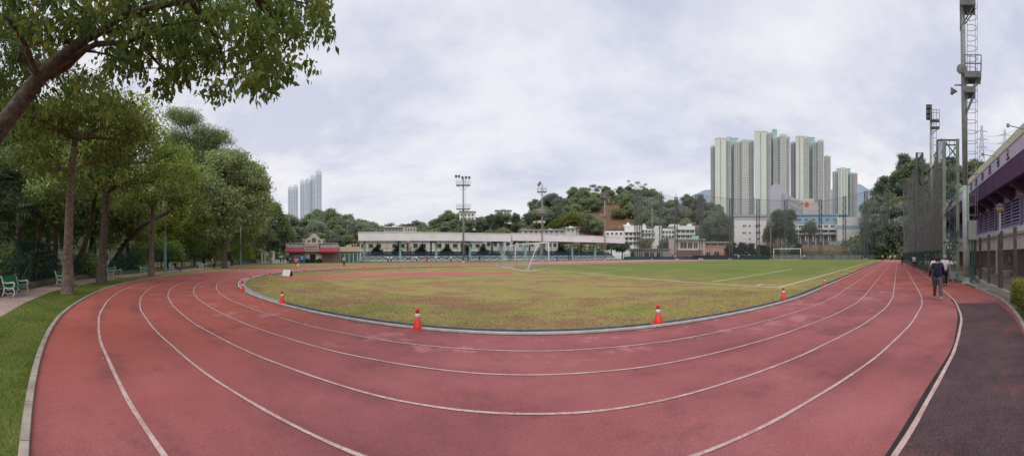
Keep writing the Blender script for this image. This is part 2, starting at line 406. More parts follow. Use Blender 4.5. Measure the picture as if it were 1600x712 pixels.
def field_col(k):
    n, r, mx = k['noise'], k['rmp'], k['mix']
    X, Y, Z = k['xyz']()
    dry = r(n(0.3, 9, 0.68), [(0.3, (0.30, 0.225, 0.10)), (0.45, (0.315, 0.26, 0.10)), (0.58, (0.27, 0.245, 0.08)), (0.68, (0.165, 0.20, 0.05))])
    dry = mx(dry, (0.27, 0.155, 0.095), k['mth']('MULTIPLY', k['smooth'](n(0.32, 9, 0.72, loc=(3, 8, 0)), 0.46, 0.58), 0.9))
    green = r(n(0.13, 6, 0.6, loc=(8, 2, 0)), [(0.3, (0.115, 0.155, 0.042)), (0.55, (0.155, 0.190, 0.052)), (0.72, (0.22, 0.215, 0.08))])
    wob = k['mth']('MULTIPLY_ADD', n(0.16, 8, .7), 22.0, -11.0)
    g = k['smooth'](k['mth']('ADD', X, wob), -2.0, 15.0)
    g = k['mth']('MULTIPLY', g, k['smooth'](k['mth']('ADD', k['mth']('ABSOLUTE', Y), wob), 27.0, 19.5))
    dry = mx(dry, (0.17, 0.205, 0.045), k['mth']('MULTIPLY', k['smooth'](n(0.2, 6, .6, loc=(1, 5, 0)), .54, .68), .75))
    dry = mx(dry, (0.145, 0.12, 0.055), k['mth']('MULTIPLY', k['smooth'](n(0.8, 9, .75, loc=(7, 2, 0)), .52, .66), .45))
    c = mx(dry, green, g)
    c = mx(c, r(n(7, 6, 0.8), [(0.28, (0.5, 0.5, 0.42)), (0.5, (1, 1, 1)), (0.72, (1.35, 1.3, 1.35))]), 0.8, 'MULTIPLY')
    sp = n(34, 5, 0.8)
    c = mx(c, r(sp, [(0.3, (0.28, 0.3, 0.22)), (0.5, (1, 1, 1)), (0.7, (1.7, 1.6, 1.5))]), 0.9, 'MULTIPLY')
    k['bump'](sp, 0.8, 0.03)
    return c
M_field = layered('field_turf', field_col, 0.95, 0.1)
def verge_col(k):
    n, r, mx = k['noise'], k['rmp'], k['mix']
    X, Y, Z = k['xyz']()
    c = r(n(0.7, 7, 0.65), [(0.3, (0.08, 0.115, 0.024)), (0.55, (0.125, 0.165, 0.034)), (0.75, (0.20, 0.19, 0.07))])
    dry = r(n(0.3, 6, 0.6), [(0.3, (0.22, 0.17, 0.07)), (0.7, (0.27, 0.23, 0.085))])
    c = mx(c, dry, k['smooth'](k['mth']('ADD', Y, k['mth']('MULTIPLY_ADD', n(0.3, 4), 8, -4)), 8.0, 17.0))
    sp = n(40, 5, 0.8)
    c = mx(c, r(sp, [(0.3, (0.35, 0.35, 0.3)), (0.5, (1, 1, 1)), (0.7, (1.5, 1.5, 1.4))]), 0.9, 'MULTIPLY')
    k['bump'](sp, 0.8, 0.03)
    return c
M_verge = layered('verge_turf', verge_col, 0.95, 0.1)
def path_col(k):
    n, r, mx = k['noise'], k['rmp'], k['mix']
    c = r(n(0.9, 7, 0.7), [(0.3, (0.30, 0.22, 0.19)), (0.6, (0.40, 0.31, 0.275)), (0.75, (0.45, 0.36, 0.31))])
    br = new(k['nt'], 'ShaderNodeTexBrick', i_Scale=5.0, i_Color1=(1, 1, 1, 1), i_Color2=(0.82, 0.8, 0.78, 1), i_Mortar=(0.55, 0.52, 0.5, 1)); br.inputs['Mortar Size'].default_value = 0.012
    k['lk'].new(k['tc'].outputs['Object'], br.inputs['Vector'])
    c = mx(c, br.outputs['Color'], 0.6, 'MULTIPLY')
    return mx(c, r(n(60, 4, .7), [(0.3, (.75, .75, .75)), (.7, (1.2, 1.2, 1.2))]), .7, 'MULTIPLY')
M_path = layered('path_paving', path_col, 0.9, 0.15)
M_conc = mat('weathered_concrete', (0.36, 0.33, 0.29), 0.9, 0.3, 5, 0.4, 60)
M_ground = mat('open_ground', (0.10, 0.115, 0.05), 0.95, 0.35, 0.08)

gm = MB(); ring = [(4000 * math.cos(a * math.pi / 24), 4000 * math.sin(a * math.pi / 24), -0.06) for a in range(48)]
struct(gm.poly(ring).build('ground', M_ground))
half = lambda p: (p[:len(p) // 2 + 1], p[::-1][:len(p) // 2 + 1])
# the infield turf, in a frame whose local x runs along the straights
def chan(ph): return -0.5 - 0.4 * max(0.0, (ph - 1.9) / 1.2) ** 1.0
fp = upath(RHO[0], SLEN, 0.0, fn=chan)
a_, b_ = half(fp)
fo = MB().ribbon(a_, b_).build('infield_turf', M_field)
rot = Matrix.Translation(C0) @ Matrix.Rotation(math.pi / 2 - ANG, 4, 'Z')
fo.data.transform(rot.inverted()); fo.matrix_world = rot; struct(fo)
struct(MB().ribbon(upath(RHO[0] - 0.02, SLEN, .004), upath(RO, SLEN, .004, fn=ROF)).build('running_track', M_track))
# far end of the ground and the apron beyond the left straight
ap = MB(); 
ap.poly([TF(-20, -33, 0.001), TF(118, -33, 0.001), TF(118, -57, 0.001), TF(-12, -57, 0.001)])
struct(ap.build('stand_apron', mat('apron_paving', (0.40, 0.20, 0.17), 0.9, 0.25, 0.4)))
ap = MB(); ap.poly([TF(110, -34, 0.002), TF(118, -34, 0.002), TF(118, 34, 0.002), TF(110, 34, 0.002)])
struct(ap.build('end_pavement', mat('end_paving', (0.32, 0.26, 0.23), 0.9, 0.25, 0.4)))
# dark strip outside the outermost line
phs = [R_(5.2 + 24 * i / 60) for i in range(61)]
ws = MB(); ws.ribbon([RING(p, RHO[5] + 0.03 + 0.03 * math.sin(p * 37), .008) for p in phs],
                     [RING(p, ROP(p) - .02 - max(0.0, 1 - p / R_(14)) * (0.26 + 0.08 * math.sin(p * 19) + 0.05 * math.sin(p * 61)), .008) for p in phs])
struct(ws.build('dark_outer_lane', M_asph))
# lane lines: slightly wavering hand-laid paint
def corr5(ph): return 0.10 * math.exp(-((ph - 0.62) / 0.35) ** 2) - 0.05 * math.exp(-((ph - 2.3) / 0.4) ** 2)
for i in range(1, 6):
    g = np.random.default_rng(40 + i); ph0 = g.uniform(0, 6, 6)
    wob = lambda p, ph0=ph0, i=i: 0.012 * math.sin(p * 23 + ph0[0]) + 0.009 * math.sin(p * 61 + ph0[1]) + (corr5(p) if i == 5 else 0)
    w2 = 0.030 if i == 5 else 0.024
    dz = 0.012
    struct(MB().ribbon(upath(RHO[i] - w2, SLEN, dz, 420, wob), upath(RHO[i] + w2, SLEN, dz, 420, lambda p, q=wob, ph0=ph0: q(p) + 0.004 * math.sin(p * 143 + ph0[2]))).build('lane_line', M_line))
    if i == 5:
        pp = [R_(3 + 23 * j / 60) for j in range(61)]
        struct(MB().ribbon([RING(p, RHO[5] - .030 - .055 - 0.02 * math.sin(p * 41) + wob(p), .008) for p in pp], [RING(p, RHO[5] - .03 + wob(p), .008) for p in pp]).build('line_dark_edge', mat('dark_edging', (0.03, 0.022, 0.024), 0.9, 0.4, 3)))  # black edging band along the inner side of the outermost line
# inner kerb, drain channel and its grating
def prof_strip(name, r0, r1, z0, z1, m, fn0=None, fn1=None, n=300, SL=SLEN):
    a0, a1 = upath(r0, SL, z0, n, fn0), upath(r0, SL, z1, n, fn0)
    b0, b1 = upath(r1, SL, z0, n, fn1), upath(r1, SL, z1, n, fn1)
    mb = MB(); mb.ribbon(a0, a1); mb.ribbon(a1, b1); mb.ribbon(b1, b0)
    return struct(mb.build(name, m))
M_rail = mat('white_kerb_rail', (0.45, 0.43, 0.415), 0.6, 0.25, 4)
prof_strip('inner_kerb', RHO[0] - 0.11, RHO[0] - 0.03, 0.0, 0.055, M_rail)
prof_strip('kerb_shadow_strip', RHO[0] - 0.03, RHO[0] + 0.01, 0.0, 0.012, mat('kerb_foot', (0.06, 0.045, 0.045), 0.9, 0.3, 8))  # dark strip: shadow at the kerb foot put into colour
struct(MB().ribbon(upath(RHO[0] - 0.11, SLEN, .006, fn=None), upath(RHO[0], SLEN, .006, fn=lambda p: chan(p) + 0.06)).build('drain_channel', mat('drain_channel', (0.085, 0.075, 0.078), 0.9, 0.4, 3)))
prof_strip('turf_edging', RHO[0] - 0.06, RHO[0], 0.0, 0.03, mat('edging_stone', (0.19, 0.18, 0.17), 0.9, 0.3, 4), chan, chan)
gb = MB()
for i in range(420):
    ph = R_(48 + i * 0.10)
    gb.bar(RING(ph, RHO[0] - 0.16, .026), RING(ph, RHO[0] - 0.46, .026), 0.02, 0.012)
for rr in (0.15, 0.46):
    q = [RING(R_(48 + j * .7), RHO[0] - rr, .026) for j in range(61)]; q2 = [RING(R_(48 + j * .7), RHO[0] - rr - .025, .026) for j in range(61)]
    gb.ribbon(q, q2)
struct(gb.build('drain_grating', mat('galvanised_grating', (0.42, 0.41, 0.40), 0.6, 0.25, 6, metal=0.3)))
# outer kerb, in stones with open joints
ok = MB(); n = 250
for i in range(n):
    p0, p1 = math.pi * (-.02 + 1.05 * i / n), math.pi * (-.02 + 1.05 * (i + 0.965) / n)
    if i % 2 == 0:
        p1 = math.pi * (-.02 + 1.05 * (i + 2 - .03) / n)
        pts = [p0 + (p1 - p0) * j / 4 for j in range(5)]
        jz = 0.06 + random.uniform(-.004, .004)
        a0 = [RING(p, ROP(p), .0) for p in pts]; a1 = [RING(p, ROP(p) + .008, jz) for p in pts]; b1 = [RING(p, ROP(p) + .10, jz) for p in pts]; b0 = [RING(p, ROP(p) + .105, 0) for p in pts]
        ok.ribbon(a0, a1); ok.ribbon(a1, b1); ok.ribbon(b1, b0); ok.poly([a0[0], a1[0], b1[0], b0[0]]); ok.poly([a0[-1], a1[-1], b1[-1], b0[-1]])
struct(ok.build('outer_kerb', mat('kerb_stone', (0.31, 0.265, 0.225), 0.9, 0.3, 3, 0.4, 40)))
# left: verge, path
def pix(l): return [G(x, y) for x, y in l]
path_in = [A(-60, 8.2)] + pix([(0, 496), (40, 473), (80, 456), (115, 447.5), (150, 441), (185, 435.5), (220, 431), (260, 426.6), (300, 422.6), (340, 419), (375, 415.8), (405, 412.5), (425, 411)])
path_out = [A(-60, 12.2)] + pix([(0, 466), (40, 454.5), (80, 444.5), (115, 438.5), (150, 434), (185, 430), (220, 426.7), (260, 423), (300, 419.3), (340, 416), (375, 413.2), (405, 410.6), (425, 409.6)])
def lift(pts, z): return [Vector((p.x, p.y, z)) for p in pts]
struct(MB().ribbon(lift(path_in, .012), lift(path_out, .012)).build('footpath', M_path))
vo = [RING(R_(24 + 183 * i / 90), ROP(R_(24 + 183 * i / 90)) + .10, 0.002) for i in range(91)]
vb = [RING(R_(24 + 183 * i / 90), RO + 26, 0.002) for i in range(91)]
struct(MB().ribbon(vo, vb).build('grass_verge', M_verge))
# right: pavement strip, bare soil by the fence
vr0 = [RING(R_(-0.5 + 24.4 * i / 40), ROP(R_(-0.5 + 24.4 * i / 40)) + .13, 0.002) for i in range(41)]; vr1 = [RING(R_(-0.5 + 24.4 * i / 40), RO + 14, 0.002) for i in range(41)]
struct(MB().ribbon([TF(118, RO + .0, .002)] + vr0, [TF(118, RO + 14, .002)] + vr1).build('stand_pavement', mat('grey_paving', (0.27, 0.24, 0.215), 0.9, 0.3, 1.2, 0.3, 50)))
# runway across the infield and pitch markings
rw = pix([(432, 435.8), (446, 432.5), (470, 430.8), (560, 427.2), (700, 424.6), (798, 424.8), (803, 427), (700, 429.8), (560, 433.4), (438, 437.2)])
struct(MB().poly(lift(rw, .005)).build('jump_runway', layered('runway_surface', lambda k: k['mix'](k['rmp'](k['noise'](0.3, 6), [(0.3, (0.35, 0.105, 0.09)), (0.7, (0.44, 0.155, 0.14))]), k['rmp'](k['noise'](60, 3), [(.3, (.7, .7, .7)), (.7, (1.2, 1.2, 1.2))]), .7, 'MULTIPLY'))))
M_wline = mat('field_chalk', (0.62, 0.66, 0.54), 0.9, 0.2, 2)
def pline(a, b, w=0.10):
    a, b = G(*a), G(*b); d = (b - a).normalized(); q = Vector((-d.y, d.x, 0)) * w / 2; z = Vector((0, 0, .006))
    struct(MB().poly([a + q + z, b + q + z, b - q + z, a - q + z]).build('pitch_line', M_wline))
for a, b, w_ in (((858, 421.4), (1216, 449.3), .11), ((1216, 449.3), (1366, 407.8), .11), ((1112, 440.2), (1238, 420.5), .11), ((1182, 446.4), (1192, 443.6), .09), ((1192, 443.6), (1212, 445.2), .09),
                 ((908, 416.2), (990, 420.6), .11), ((925, 426.6), (985, 421.0), .11), ((780, 415.5), (838, 417.5), .11), ((1158, 412.5), (1196, 414.6), .13), ((1060, 411.4), (1158, 412.5), .1)):
    pline(a, b, w_)
# grass blades standing on the near verge
g = np.random.default_rng(5); N = 130000
ph = g.uniform(0.5, 2.9, N); rr = np.array([ROP(p) for p in ph]) + .115 + g.random(N) ** 1.15 * 3.1
pos = np.array([[C0.x + S.x * BX + L.x * r * math.cos(p) - S.x * r * math.sin(p), C0.y + S.y * BX + L.y * r * math.cos(p) - S.y * r * math.sin(p), 0] for p, r in zip(ph, rr)])
pin = np.array([(p.x, p.y) for p in path_in])
def inside(pp):
    u = np.arctan2(pp[:, 0], pp[:, 1]); d = np.hypot(pp[:, 0], pp[:, 1])
    ui = np.arctan2(pin[:, 0], pin[:, 1]); di = np.hypot(pin[:, 0], pin[:, 1])
    o = np.argsort(ui); return d < np.interp(u, ui[o], di[o]) + 0.05 * np.sin(u * 90)
keep = inside(pos) & (np.hypot(pos[:, 0], pos[:, 1]) < 24); pos = pos[keep]
def blades(name, pos, h0, h1, wd, m, seed):
    g = np.random.default_rng(seed); n = len(pos)
    a = g.uniform(0, 6.28, n); h = g.uniform(h0, h1, n); ln = g.uniform(.2, .9, n) * h; b = g.uniform(0, 6.28, n)
    v = np.empty((n, 3, 3)); o = np.stack([np.cos(a), np.sin(a), 0 * a], 1) * wd
    v[:, 0] = pos - o; v[:, 1] = pos + o; v[:, 2] = pos + np.stack([np.cos(b) * ln, np.sin(b) * ln, h], 1)
    me = bpy.data.meshes.new(name); me.vertices.add(n * 3); me.vertices.foreach_set('co', v.astype(np.float32).ravel())
    me.loops.add(n * 3); me.loops.foreach_set('vertex_index', np.arange(n * 3, dtype=np.int32)); me.polygons.add(n); me.polygons.foreach_set('loop_start', np.arange(0, n * 3, 3, dtype=np.int32))
    t = me.attributes.new('tint', 'FLOAT', 'POINT'); cl = 0.5 + 0.25 * np.sin(pos[:, 0] * 1.7 + np.sin(pos[:, 1] * 2.3) * 2) + g.normal(0, .22, n)
    t.data.foreach_set('value', np.repeat(np.clip(cl, 0, 1), 3).astype(np.float32)); me.materials.append(m); me.update(calc_edges=True)
    o = bpy.data.objects.new(name, me); COL.objects.link(o); o['kind'] = 'stuff'; return o
M_blade = leafmat('grass_blades', (0.075, 0.11, 0.020), (0.21, 0.25, 0.06), 0.3, (0.40, 0.33, 0.15))
tag(blades('grass', pos, 0.02, 0.075, 0.006, M_blade, 3), 'lush short green grass on the verge beside the kerb', 'grass')
# dry turf fringe along the near side of the infield
N = 70000; ph = g.uniform(0.0, 3.1, N); rr = RHO[0] - 0.47 + np.array([chan(p) + .5 for p in ph]) - g.random(N) ** 1.6 * 5.5
pos = np.stack([C0.x + S.x * BX + L.x * rr * np.cos(ph) - S.x * rr * np.sin(ph), C0.y + S.y * BX + L.y * rr * np.cos(ph) - S.y * rr * np.sin(ph), 0 * ph], 1)
M_dry = leafmat('dry_turf_blades', (0.17, 0.15, 0.05), (0.34, 0.30, 0.11), 0.2, (0.46, 0.36, 0.2))
tag(blades('turf_grass', pos, 0.015, 0.05, 0.008, M_dry, 4), 'short dry olive grass along the edge of the infield', 'grass')

# a scatter of fallen leaves along the verge and the outer lane
N = 260; ph = g.uniform(0.62, 1.9, N); rr = np.array([ROP(p) for p in ph]) + np.where(g.random(N) < .35, -g.random(N) * 1.2 - .03, g.random(N) * 2.2 + .12)
pos = np.array([tuple(RING(p, r, 0.018 if r < ROP(p) else .05)) for p, r in zip(ph, rr)])
me = leafmesh('fallen_leaves', pos, .075, leafmat('dead_leaves', (0.20, 0.13, 0.05), (0.50, 0.40, 0.16), .1), 0.0, .5, seed=31)
v = np.empty(len(me.vertices) * 3, dtype=np.float32); me.vertices.foreach_get('co', v); v = v.reshape(-1, 4, 3); v[:, :, 2] = v[:, :1, 2] + (v[:, :, 2] - v[:, :1, 2]) * .15; me.vertices.foreach_set('co', v.ravel())
lo = bpy.data.objects.new('fallen_leaves', me); COL.objects.link(lo); tag(lo, 'scattered dry fallen leaves on the verge and track edge', 'leaves', kind='stuff')
# ------------------------------------------------------------------ left: fence, benches, trees
M_green = mat('fence_green_paint', (0.022, 0.075, 0.062), 0.5, 0.25, 3)
M_gmesh = netmat('green_mesh', (0.02, 0.055, 0.047), 0.48, 0.05, (0.8, 0.8, 0.8))
fl = [A(-60, 13.2)] + pix([(0, 461), (40, 450.5), (80, 441.5), (115, 436), (150, 432), (185, 428.3), (220, 425.2), (260, 421.8), (300, 418.5), (340, 415.4), (375, 412.8), (402, 410.8)])
fl = lift(fl, 0)
def resample(pts, step):
    out = [pts[0]]; acc = 0
    for a, b in zip(pts, pts[1:]):
        d = (b - a).length; t = step - acc
        while t < d: out.append(a + (b - a) * (t / d)); t += step
        acc = d - (t - step)
    return out
FH = 2.65
fp_ = resample(fl, 2.6)
ft = thing('mesh_fence', 'tall green wire mesh fence running behind the benches', 'fence', fp_[0])
o0 = fp_[0]
for p in fp_:
    MB().tube([p - o0, p - o0 + Vector((0, 0, FH))], 0.035, 8).build('post', M_green, ft)
rl = MB()
for z in (FH, 0.35):
    rl.tube([p - o0 + Vector((0, 0, z)) for p in fp_], 0.022, 6)
rl.build('rail', M_green, ft)
MB().ribbon([p - o0 + Vector((0, 0, .3)) for p in fp_], [p - o0 + Vector((0, 0, FH)) for p in fp_]).build('mesh_panel', M_gmesh, ft)
for i in (2, 9):
    a = fp_[i] - o0; b = fp_[i + 1] - o0
    MB().tube([a + Vector((0, 0, .3)), b + Vector((0, 0, 2.0))], 0.025, 6).build('stay', M_green, ft)
kb = MB()
q0 = [p - o0 + Vector((0, 0, 0)) for p in fp_]
nrm = [Vector((-(fp_[min(i + 1, len(fp_) - 1)] - fp_[max(i - 1, 0)]).normalized().y, (fp_[min(i + 1, len(fp_) - 1)] - fp_[max(i - 1, 0)]).normalized().x, 0)) * -0.16 for i in range(len(fp_))]
f0 = [p + n for p, n in zip(q0, nrm)]; k0 = [p - n * .6 for p, n in zip(q0, nrm)]
up = Vector((0, 0, .28))
kb.ribbon(f0, [p + up for p in f0]); kb.ribbon([p + up for p in f0], [p + up for p in k0])
kb.build('plinth', mat('plinth_concrete', (0.17, 0.14, 0.115), 0.9, 0.35, 4, 0.4, 40), ft)

# park bench: cast white end frames, green slats
M_iron = mat('white_iron', (0.72, 0.74, 0.72), 0.5, 0.15, 8)
M_slat = mat('green_slats', (0.03, 0.20, 0.105), 0.5, 0.25, 6)
M_slat2 = mat('pale_green_slats', (0.16, 0.30, 0.24), 0.5, 0.2, 6)
def bench_end(x):
    m = MB()
    def t(pts, r): m.tube([(x, y, z) for y, z in pts], r, 6)
    t([(-.28, 0), (-.26, .12), (-.31, .24), (-.27, .36), (-.2, .43)], [.035, .026, .03, .028, .028])          # front leg, y<0 is the front
    t([(.30, 0), (.25, .14), (.2, .27), (.18, .43)], [.035, .026, .028, .03])
    t([(-.28, .43), (-.05, .40), (.18, .43)], .028)
    t([(.18, .43), (.26, .62), (.30, .82), (.36, .90), (.33, .94)], [.03, .028, .026, .026, .02])
    t([(-.20, .43), (-.29, .52), (-.31, .62), (-.25, .68), (-.12, .66), (.06, .63), (.25, .66)], [.028, .026, .026, .03, .026, .026, .024])
    t([(-.25, .68), (-.21, .62), (-.25, .59), (-.28, .62)], .016)
    t([(-.24, .16), (-.1, .22), (.02, .14), (.14, .22), (.24, .15)], .016)
    t([(.1, .42), (.02, .33), (-.1, .34), (-.14, .41)], .014)
    return m
def make_bench(label, loc, rz, slat, group='benches along the footpath'):
    b = thing('park_bench', label, 'bench', loc, rz, group)
    for x in (-.72, .72): bench_end(x).build('end_frame', M_iron, b, smooth=True)
    s = MB()
    for i in range(6): s.box(-.72, .72, -.27 + i * .078, -.27 + i * .078 + .062, .445 - .012 * math.sin(i * .6), .468 - .012 * math.sin(i * .6))
    s.build('seat', slat, b)
    s = MB()
    for i in range(6):
        z = .53 + i * .068; y = .2 + (z - .43) * .26
        s.box(-.72, .72, y, y + .022, z, z + .056)
    s.build('backrest', slat, b)
    return b
def toward(p, q):  # rz so that local -Y points from p to q
    d = Vector(q) - Vector(p); return math.atan2(d.x, -d.y)
def nearest_normal(p):
    i = min(range(1, len(fl) - 1), key=lambda k: (fl[k] - p).length); t = (fl[i + 1] - fl[i - 1]).normalized()
    n = Vector((t.y, -t.x, 0)); return math.atan2(n.x, -n.y)
bx = [(24, 462.5, 'dark green slatted bench nearest the photo edge with nobody on it', M_slat), (101, 446.5, 'green slatted bench half hidden by the nearest tree trunk', M_slat),
      (179, 434.6, 'green bench with white ends just past the second tree trunk', M_slat), (228, 429.2, 'green bench tucked against the third slim tree trunk', M_slat),
      (272, 424.4, 'white ended bench with a person in dark clothes sitting on it', M_slat2), (317, 420.2, 'pale green bench standing alone between the lamp post and fourth trunk', M_slat2),
      (358, 416.6, 'pale bench mostly hidden behind the fourth dark trunk', M_slat2)]
BENCH = []
for x, y, lab, sm in bx:
    p = G(x, y); BENCH.append((p, nearest_normal(p))); make_bench(lab, p, nearest_normal(p), sm)

# lamp posts by the path
M_post = mat('grey_green_post', (0.13, 0.22, 0.20), 0.5, 0.2, 2)
def lamp_post(x, y, d, h1, h2, r, label):
    t = thing('lamp_post', label, 'lamp post', A(x, d), face(x), 'lamp posts along the path')
    MB().lathe([(r * 1.7, 0), (r * 1.7, .04), (r * 1.15, .07), (r, .1), (r, h1), (r * .72, h1 + .12), (r * .62, h1 + .15)], 14).build('base_column', M_post, t, smooth=True)
    MB().tube([(0, 0, h1 + .1), (0, 0, h2)], [r * .62, r * .45], 10).build('upper_pole', mat('pale_pole', (0.30, 0.37, 0.34), 0.5, 0.15, 2), t, smooth=True)
    m = MB(); m.tube([(0, 0, h2), (.3, -.1, h2 + .25), (.9, -.3, h2 + .3)], [.04, .035, .03], 8); m.build('arm', M_post, t, smooth=True)
    m = MB(); m.box(.7, 1.3, -.42, -.2, h2 + .24, h2 + .36); m.build('lamp_head', mat('lamp_grey', (0.3, 0.3, 0.29), 0.5, 0.2, 4), t)
lamp_post(258, 425.5, 36, 3.9, 10.5, 0.15, 'thick green lamp post rising beside the path before the seated person')
lamp_post(376, 415, 58, 2.6, 7.2, 0.14, 'slim pale lamp post standing just past the fourth trunk')

# ---- foliage colours
M_bark = mat('brown_bark', (0.165, 0.118, 0.09), 0.95, 0.6, 7, 1.0, 26)
M_bark2 = mat('dark_bark', (0.085, 0.062, 0.05), 0.95, 0.6, 7, 0.9, 22)
M_bark3 = mat('pale_bark', (0.22, 0.19, 0.16), 0.95, 0.35, 5, 0.6, 22)
LF_near = leafmat('near_leaves', (0.053, 0.096, 0.026), (0.188, 0.259, 0.056), 0.45, (0.30, 0.24, 0.03))
LF_mid = leafmat('green_leaves', (0.153, 0.228, 0.067), (0.504, 0.599, 0.142), 0.5, (0.4, 0.33, 0.06))
LF_yel = leafmat('yellowing_leaves', (0.112, 0.145, 0.031), (0.356, 0.347, 0.065), 0.5, (0.42, 0.34, 0.05))
LF_dark = leafmat('dark_leaves', (0.118, 0.168, 0.070), (0.349, 0.435, 0.147), 0.25)
LF_feath = leafmat('feathery_leaves', (0.191, 0.252, 0.120), (0.447, 0.517, 0.216), 0.3)
LF_bright = leafmat('bright_leaves', (0.158, 0.239, 0.061), (0.413, 0.496, 0.128), 0.35)
LF_grey = leafmat('grey_leaves', (0.07, 0.09, 0.06), (0.20, 0.23, 0.16), 0.3)
def blob(x, y, d, rx, ry, rz, base):
    """crown lobe centred where pixel (x, y) lies at distance d, relative to the tree's base"""
    p = P(x, y, d) - Vector(base)
    return (p.x, p.y, p.z, rx, ry, rz)
def tp(base, *pts): return [tuple(P(x, y, d) - Vector(base)) for x, y, d in pts]

# T0: the big leaning tree at the edge, its boughs reaching over the track
b0 = Vector((-6.6, -2.2, 0))
tr0 = [(0, 0, 0), (-.2, .5, 1.2), (-.5, 1.25, 2.7)] + tp(b0, (-8, 212, 7.4), (60, 122, 7.3), (128, 66, 7.2), (142, 30, 7.3), (128, -25, 7.6))
g = np.random.default_rng(11)
t0 = thing('broadleaf_tree', 'large leaning tree whose drooping boughs hang over the track corner', 'tree', b0)
tm = MB(); tm.tube(tr0, [.33, .26, .235, .205, .175, .14, .10, .08], 12)
stub = tp(b0, (70, 115, 7.3), (40, 92, 7.25), (28, 86, 7.2)); tm.tube(stub, [.13, .115, .10], 9)
st2 = tp(b0, (105, 85, 7.25), (118, 66, 7.2), (100, 62, 7.15)); tm.tube(st2, [.12, .1, .08], 8)
bough = [[(128, 66, 7.2), (160, 50, 7.0), (205, 40, 6.8), (252, 38, 6.6)], [(110, 90, 7.2), (150, 68, 7.0), (200, 66, 6.7), (250, 40, 6.4), (330, 28, 6.2)], [(142, 30, 7.3), (180, 12, 7.4), (240, -20, 7.6), (330, -40, 7.9)],
         [(80, 118, 7.3), (105, 105, 7.4), (135, 78, 7.6), (170, 85, 7.7), (220, 106, 7.8)], [(128, 66, 7.2), (200, 20, 6.3), (300, 0, 5.9), (400, -10, 6.0), (480, 5, 6.2)], [(300, 0, 5.9), (330, 40, 6.2), (345, 75, 6.5), (352, 100, 6.6)],
         [(60, 122, 7.3), (40, 70, 6.6), (15, 30, 6.0), (-40, 0, 5.8)], [(142, 30, 7.3), (100, -10, 6.5), (60, -30, 6.0)], [(230, 5, 6.2), (215, 50, 6.4), (240, 90, 6.6), (285, 140, 6.9)], [(400, -10, 6.0), (430, 40, 6.3), (425, 80, 6.5)]]
for bpts in bough:
    q = [Vector(v) for v in tp(b0, *bpts)]; k = len(q)
    tm.tube(q, [max(.012, .075 * (1 - .85 * i / (k - 1))) for i in range(k)], 7)
cl = []
# hanging sprays: (x, y, weight radius px) along the photo's ragged canopy edge
reg = [(0, 0, 60), (40, 20, 70), (20, 80, 60), (90, 15, 60), (60, 60, 55), (150, 10, 50), (190, 20, 55), (230, 10, 55), (280, 10, 60), (330, 15, 60), (380, 15, 60), (430, 15, 55), (470, 25, 45), (495, 35, 30),
       (240, 60, 40), (280, 50, 45), (320, 55, 45), (300, 95, 32), (345, 85, 40), (350, 118, 28), (395, 65, 45), (400, 100, 35), (430, 75, 40), (450, 100, 28), (425, 120, 22), (265, 110, 22), (255, 135, 16), (180, 85, 30), (205, 100, 28), (150, 100, 30),
       (20, 130, 50), (70, 100, 40), (40, 170, 38), (110, 130, 32), (150, 140, 30), (10, 60, 60), (-40, 60, 70), (-40, 140, 60), (350, -30, 60), (250, -40, 60), (450, -25, 50), (120, -40, 60), (20, -40, 60)]
for x, y, r in reg:
    for _ in range(int(3 + (r / 11) ** 1.6)):
        a = g.uniform(0, 6.28); q = r * math.sqrt(g.random()); d = g.uniform(5.6, 9.2)
        if x < 150 and y > 40: d = g.uniform(7.9, 9.8)
        cl.append(P(x + q * math.cos(a), y + q * math.sin(a) * .8, d) - b0)
cl = np.array(cl)
twm = [cl[i] for i in g.permutation(len(cl))[:90]]
allb = [Vector(v) for bpts in bough for v in tp(b0, *bpts)]
for c in twm:
    c = Vector(c); s0 = min(allb, key=lambda v: (v - c).length + random.random() * .6)
    if (s0 - c).length < 2.2: tm.tube(bend(s0, c, (0, 0, .18), 5), [.016, .013, .010, .007, .004], 5)
tm.build('trunk', mat('bough_bark', (0.105, 0.078, 0.064), 0.95, 0.6, 7, 1.0, 26), t0, smooth=True, fix=False)
# sprays of leaves strung down short twigs
pos = []; tint = []
for c in cl:
    nl = int(g.integers(18, 46)); ct = g.normal(0.42, .15)
    ax = np.array([g.normal() * .5, g.normal() * .5, -0.55]); ln = g.uniform(.25, .6)
    for i in range(nl):
        f = g.random(); pos.append(c + ax * ln * (f - .3) + g.normal(0, .085 + .05 * (1 - f), 3)); tint.append(np.clip(ct + g.normal(0, .15), 0, .95) if g.random() > .012 else 1.0)
me = leafmesh('crown', np.array(pos), 0.14, LF_near, 0.8, 0.46, np.array(tint), 12)
oc = bpy.data.objects.new('crown', me); COL.objects.link(oc); oc.parent = t0

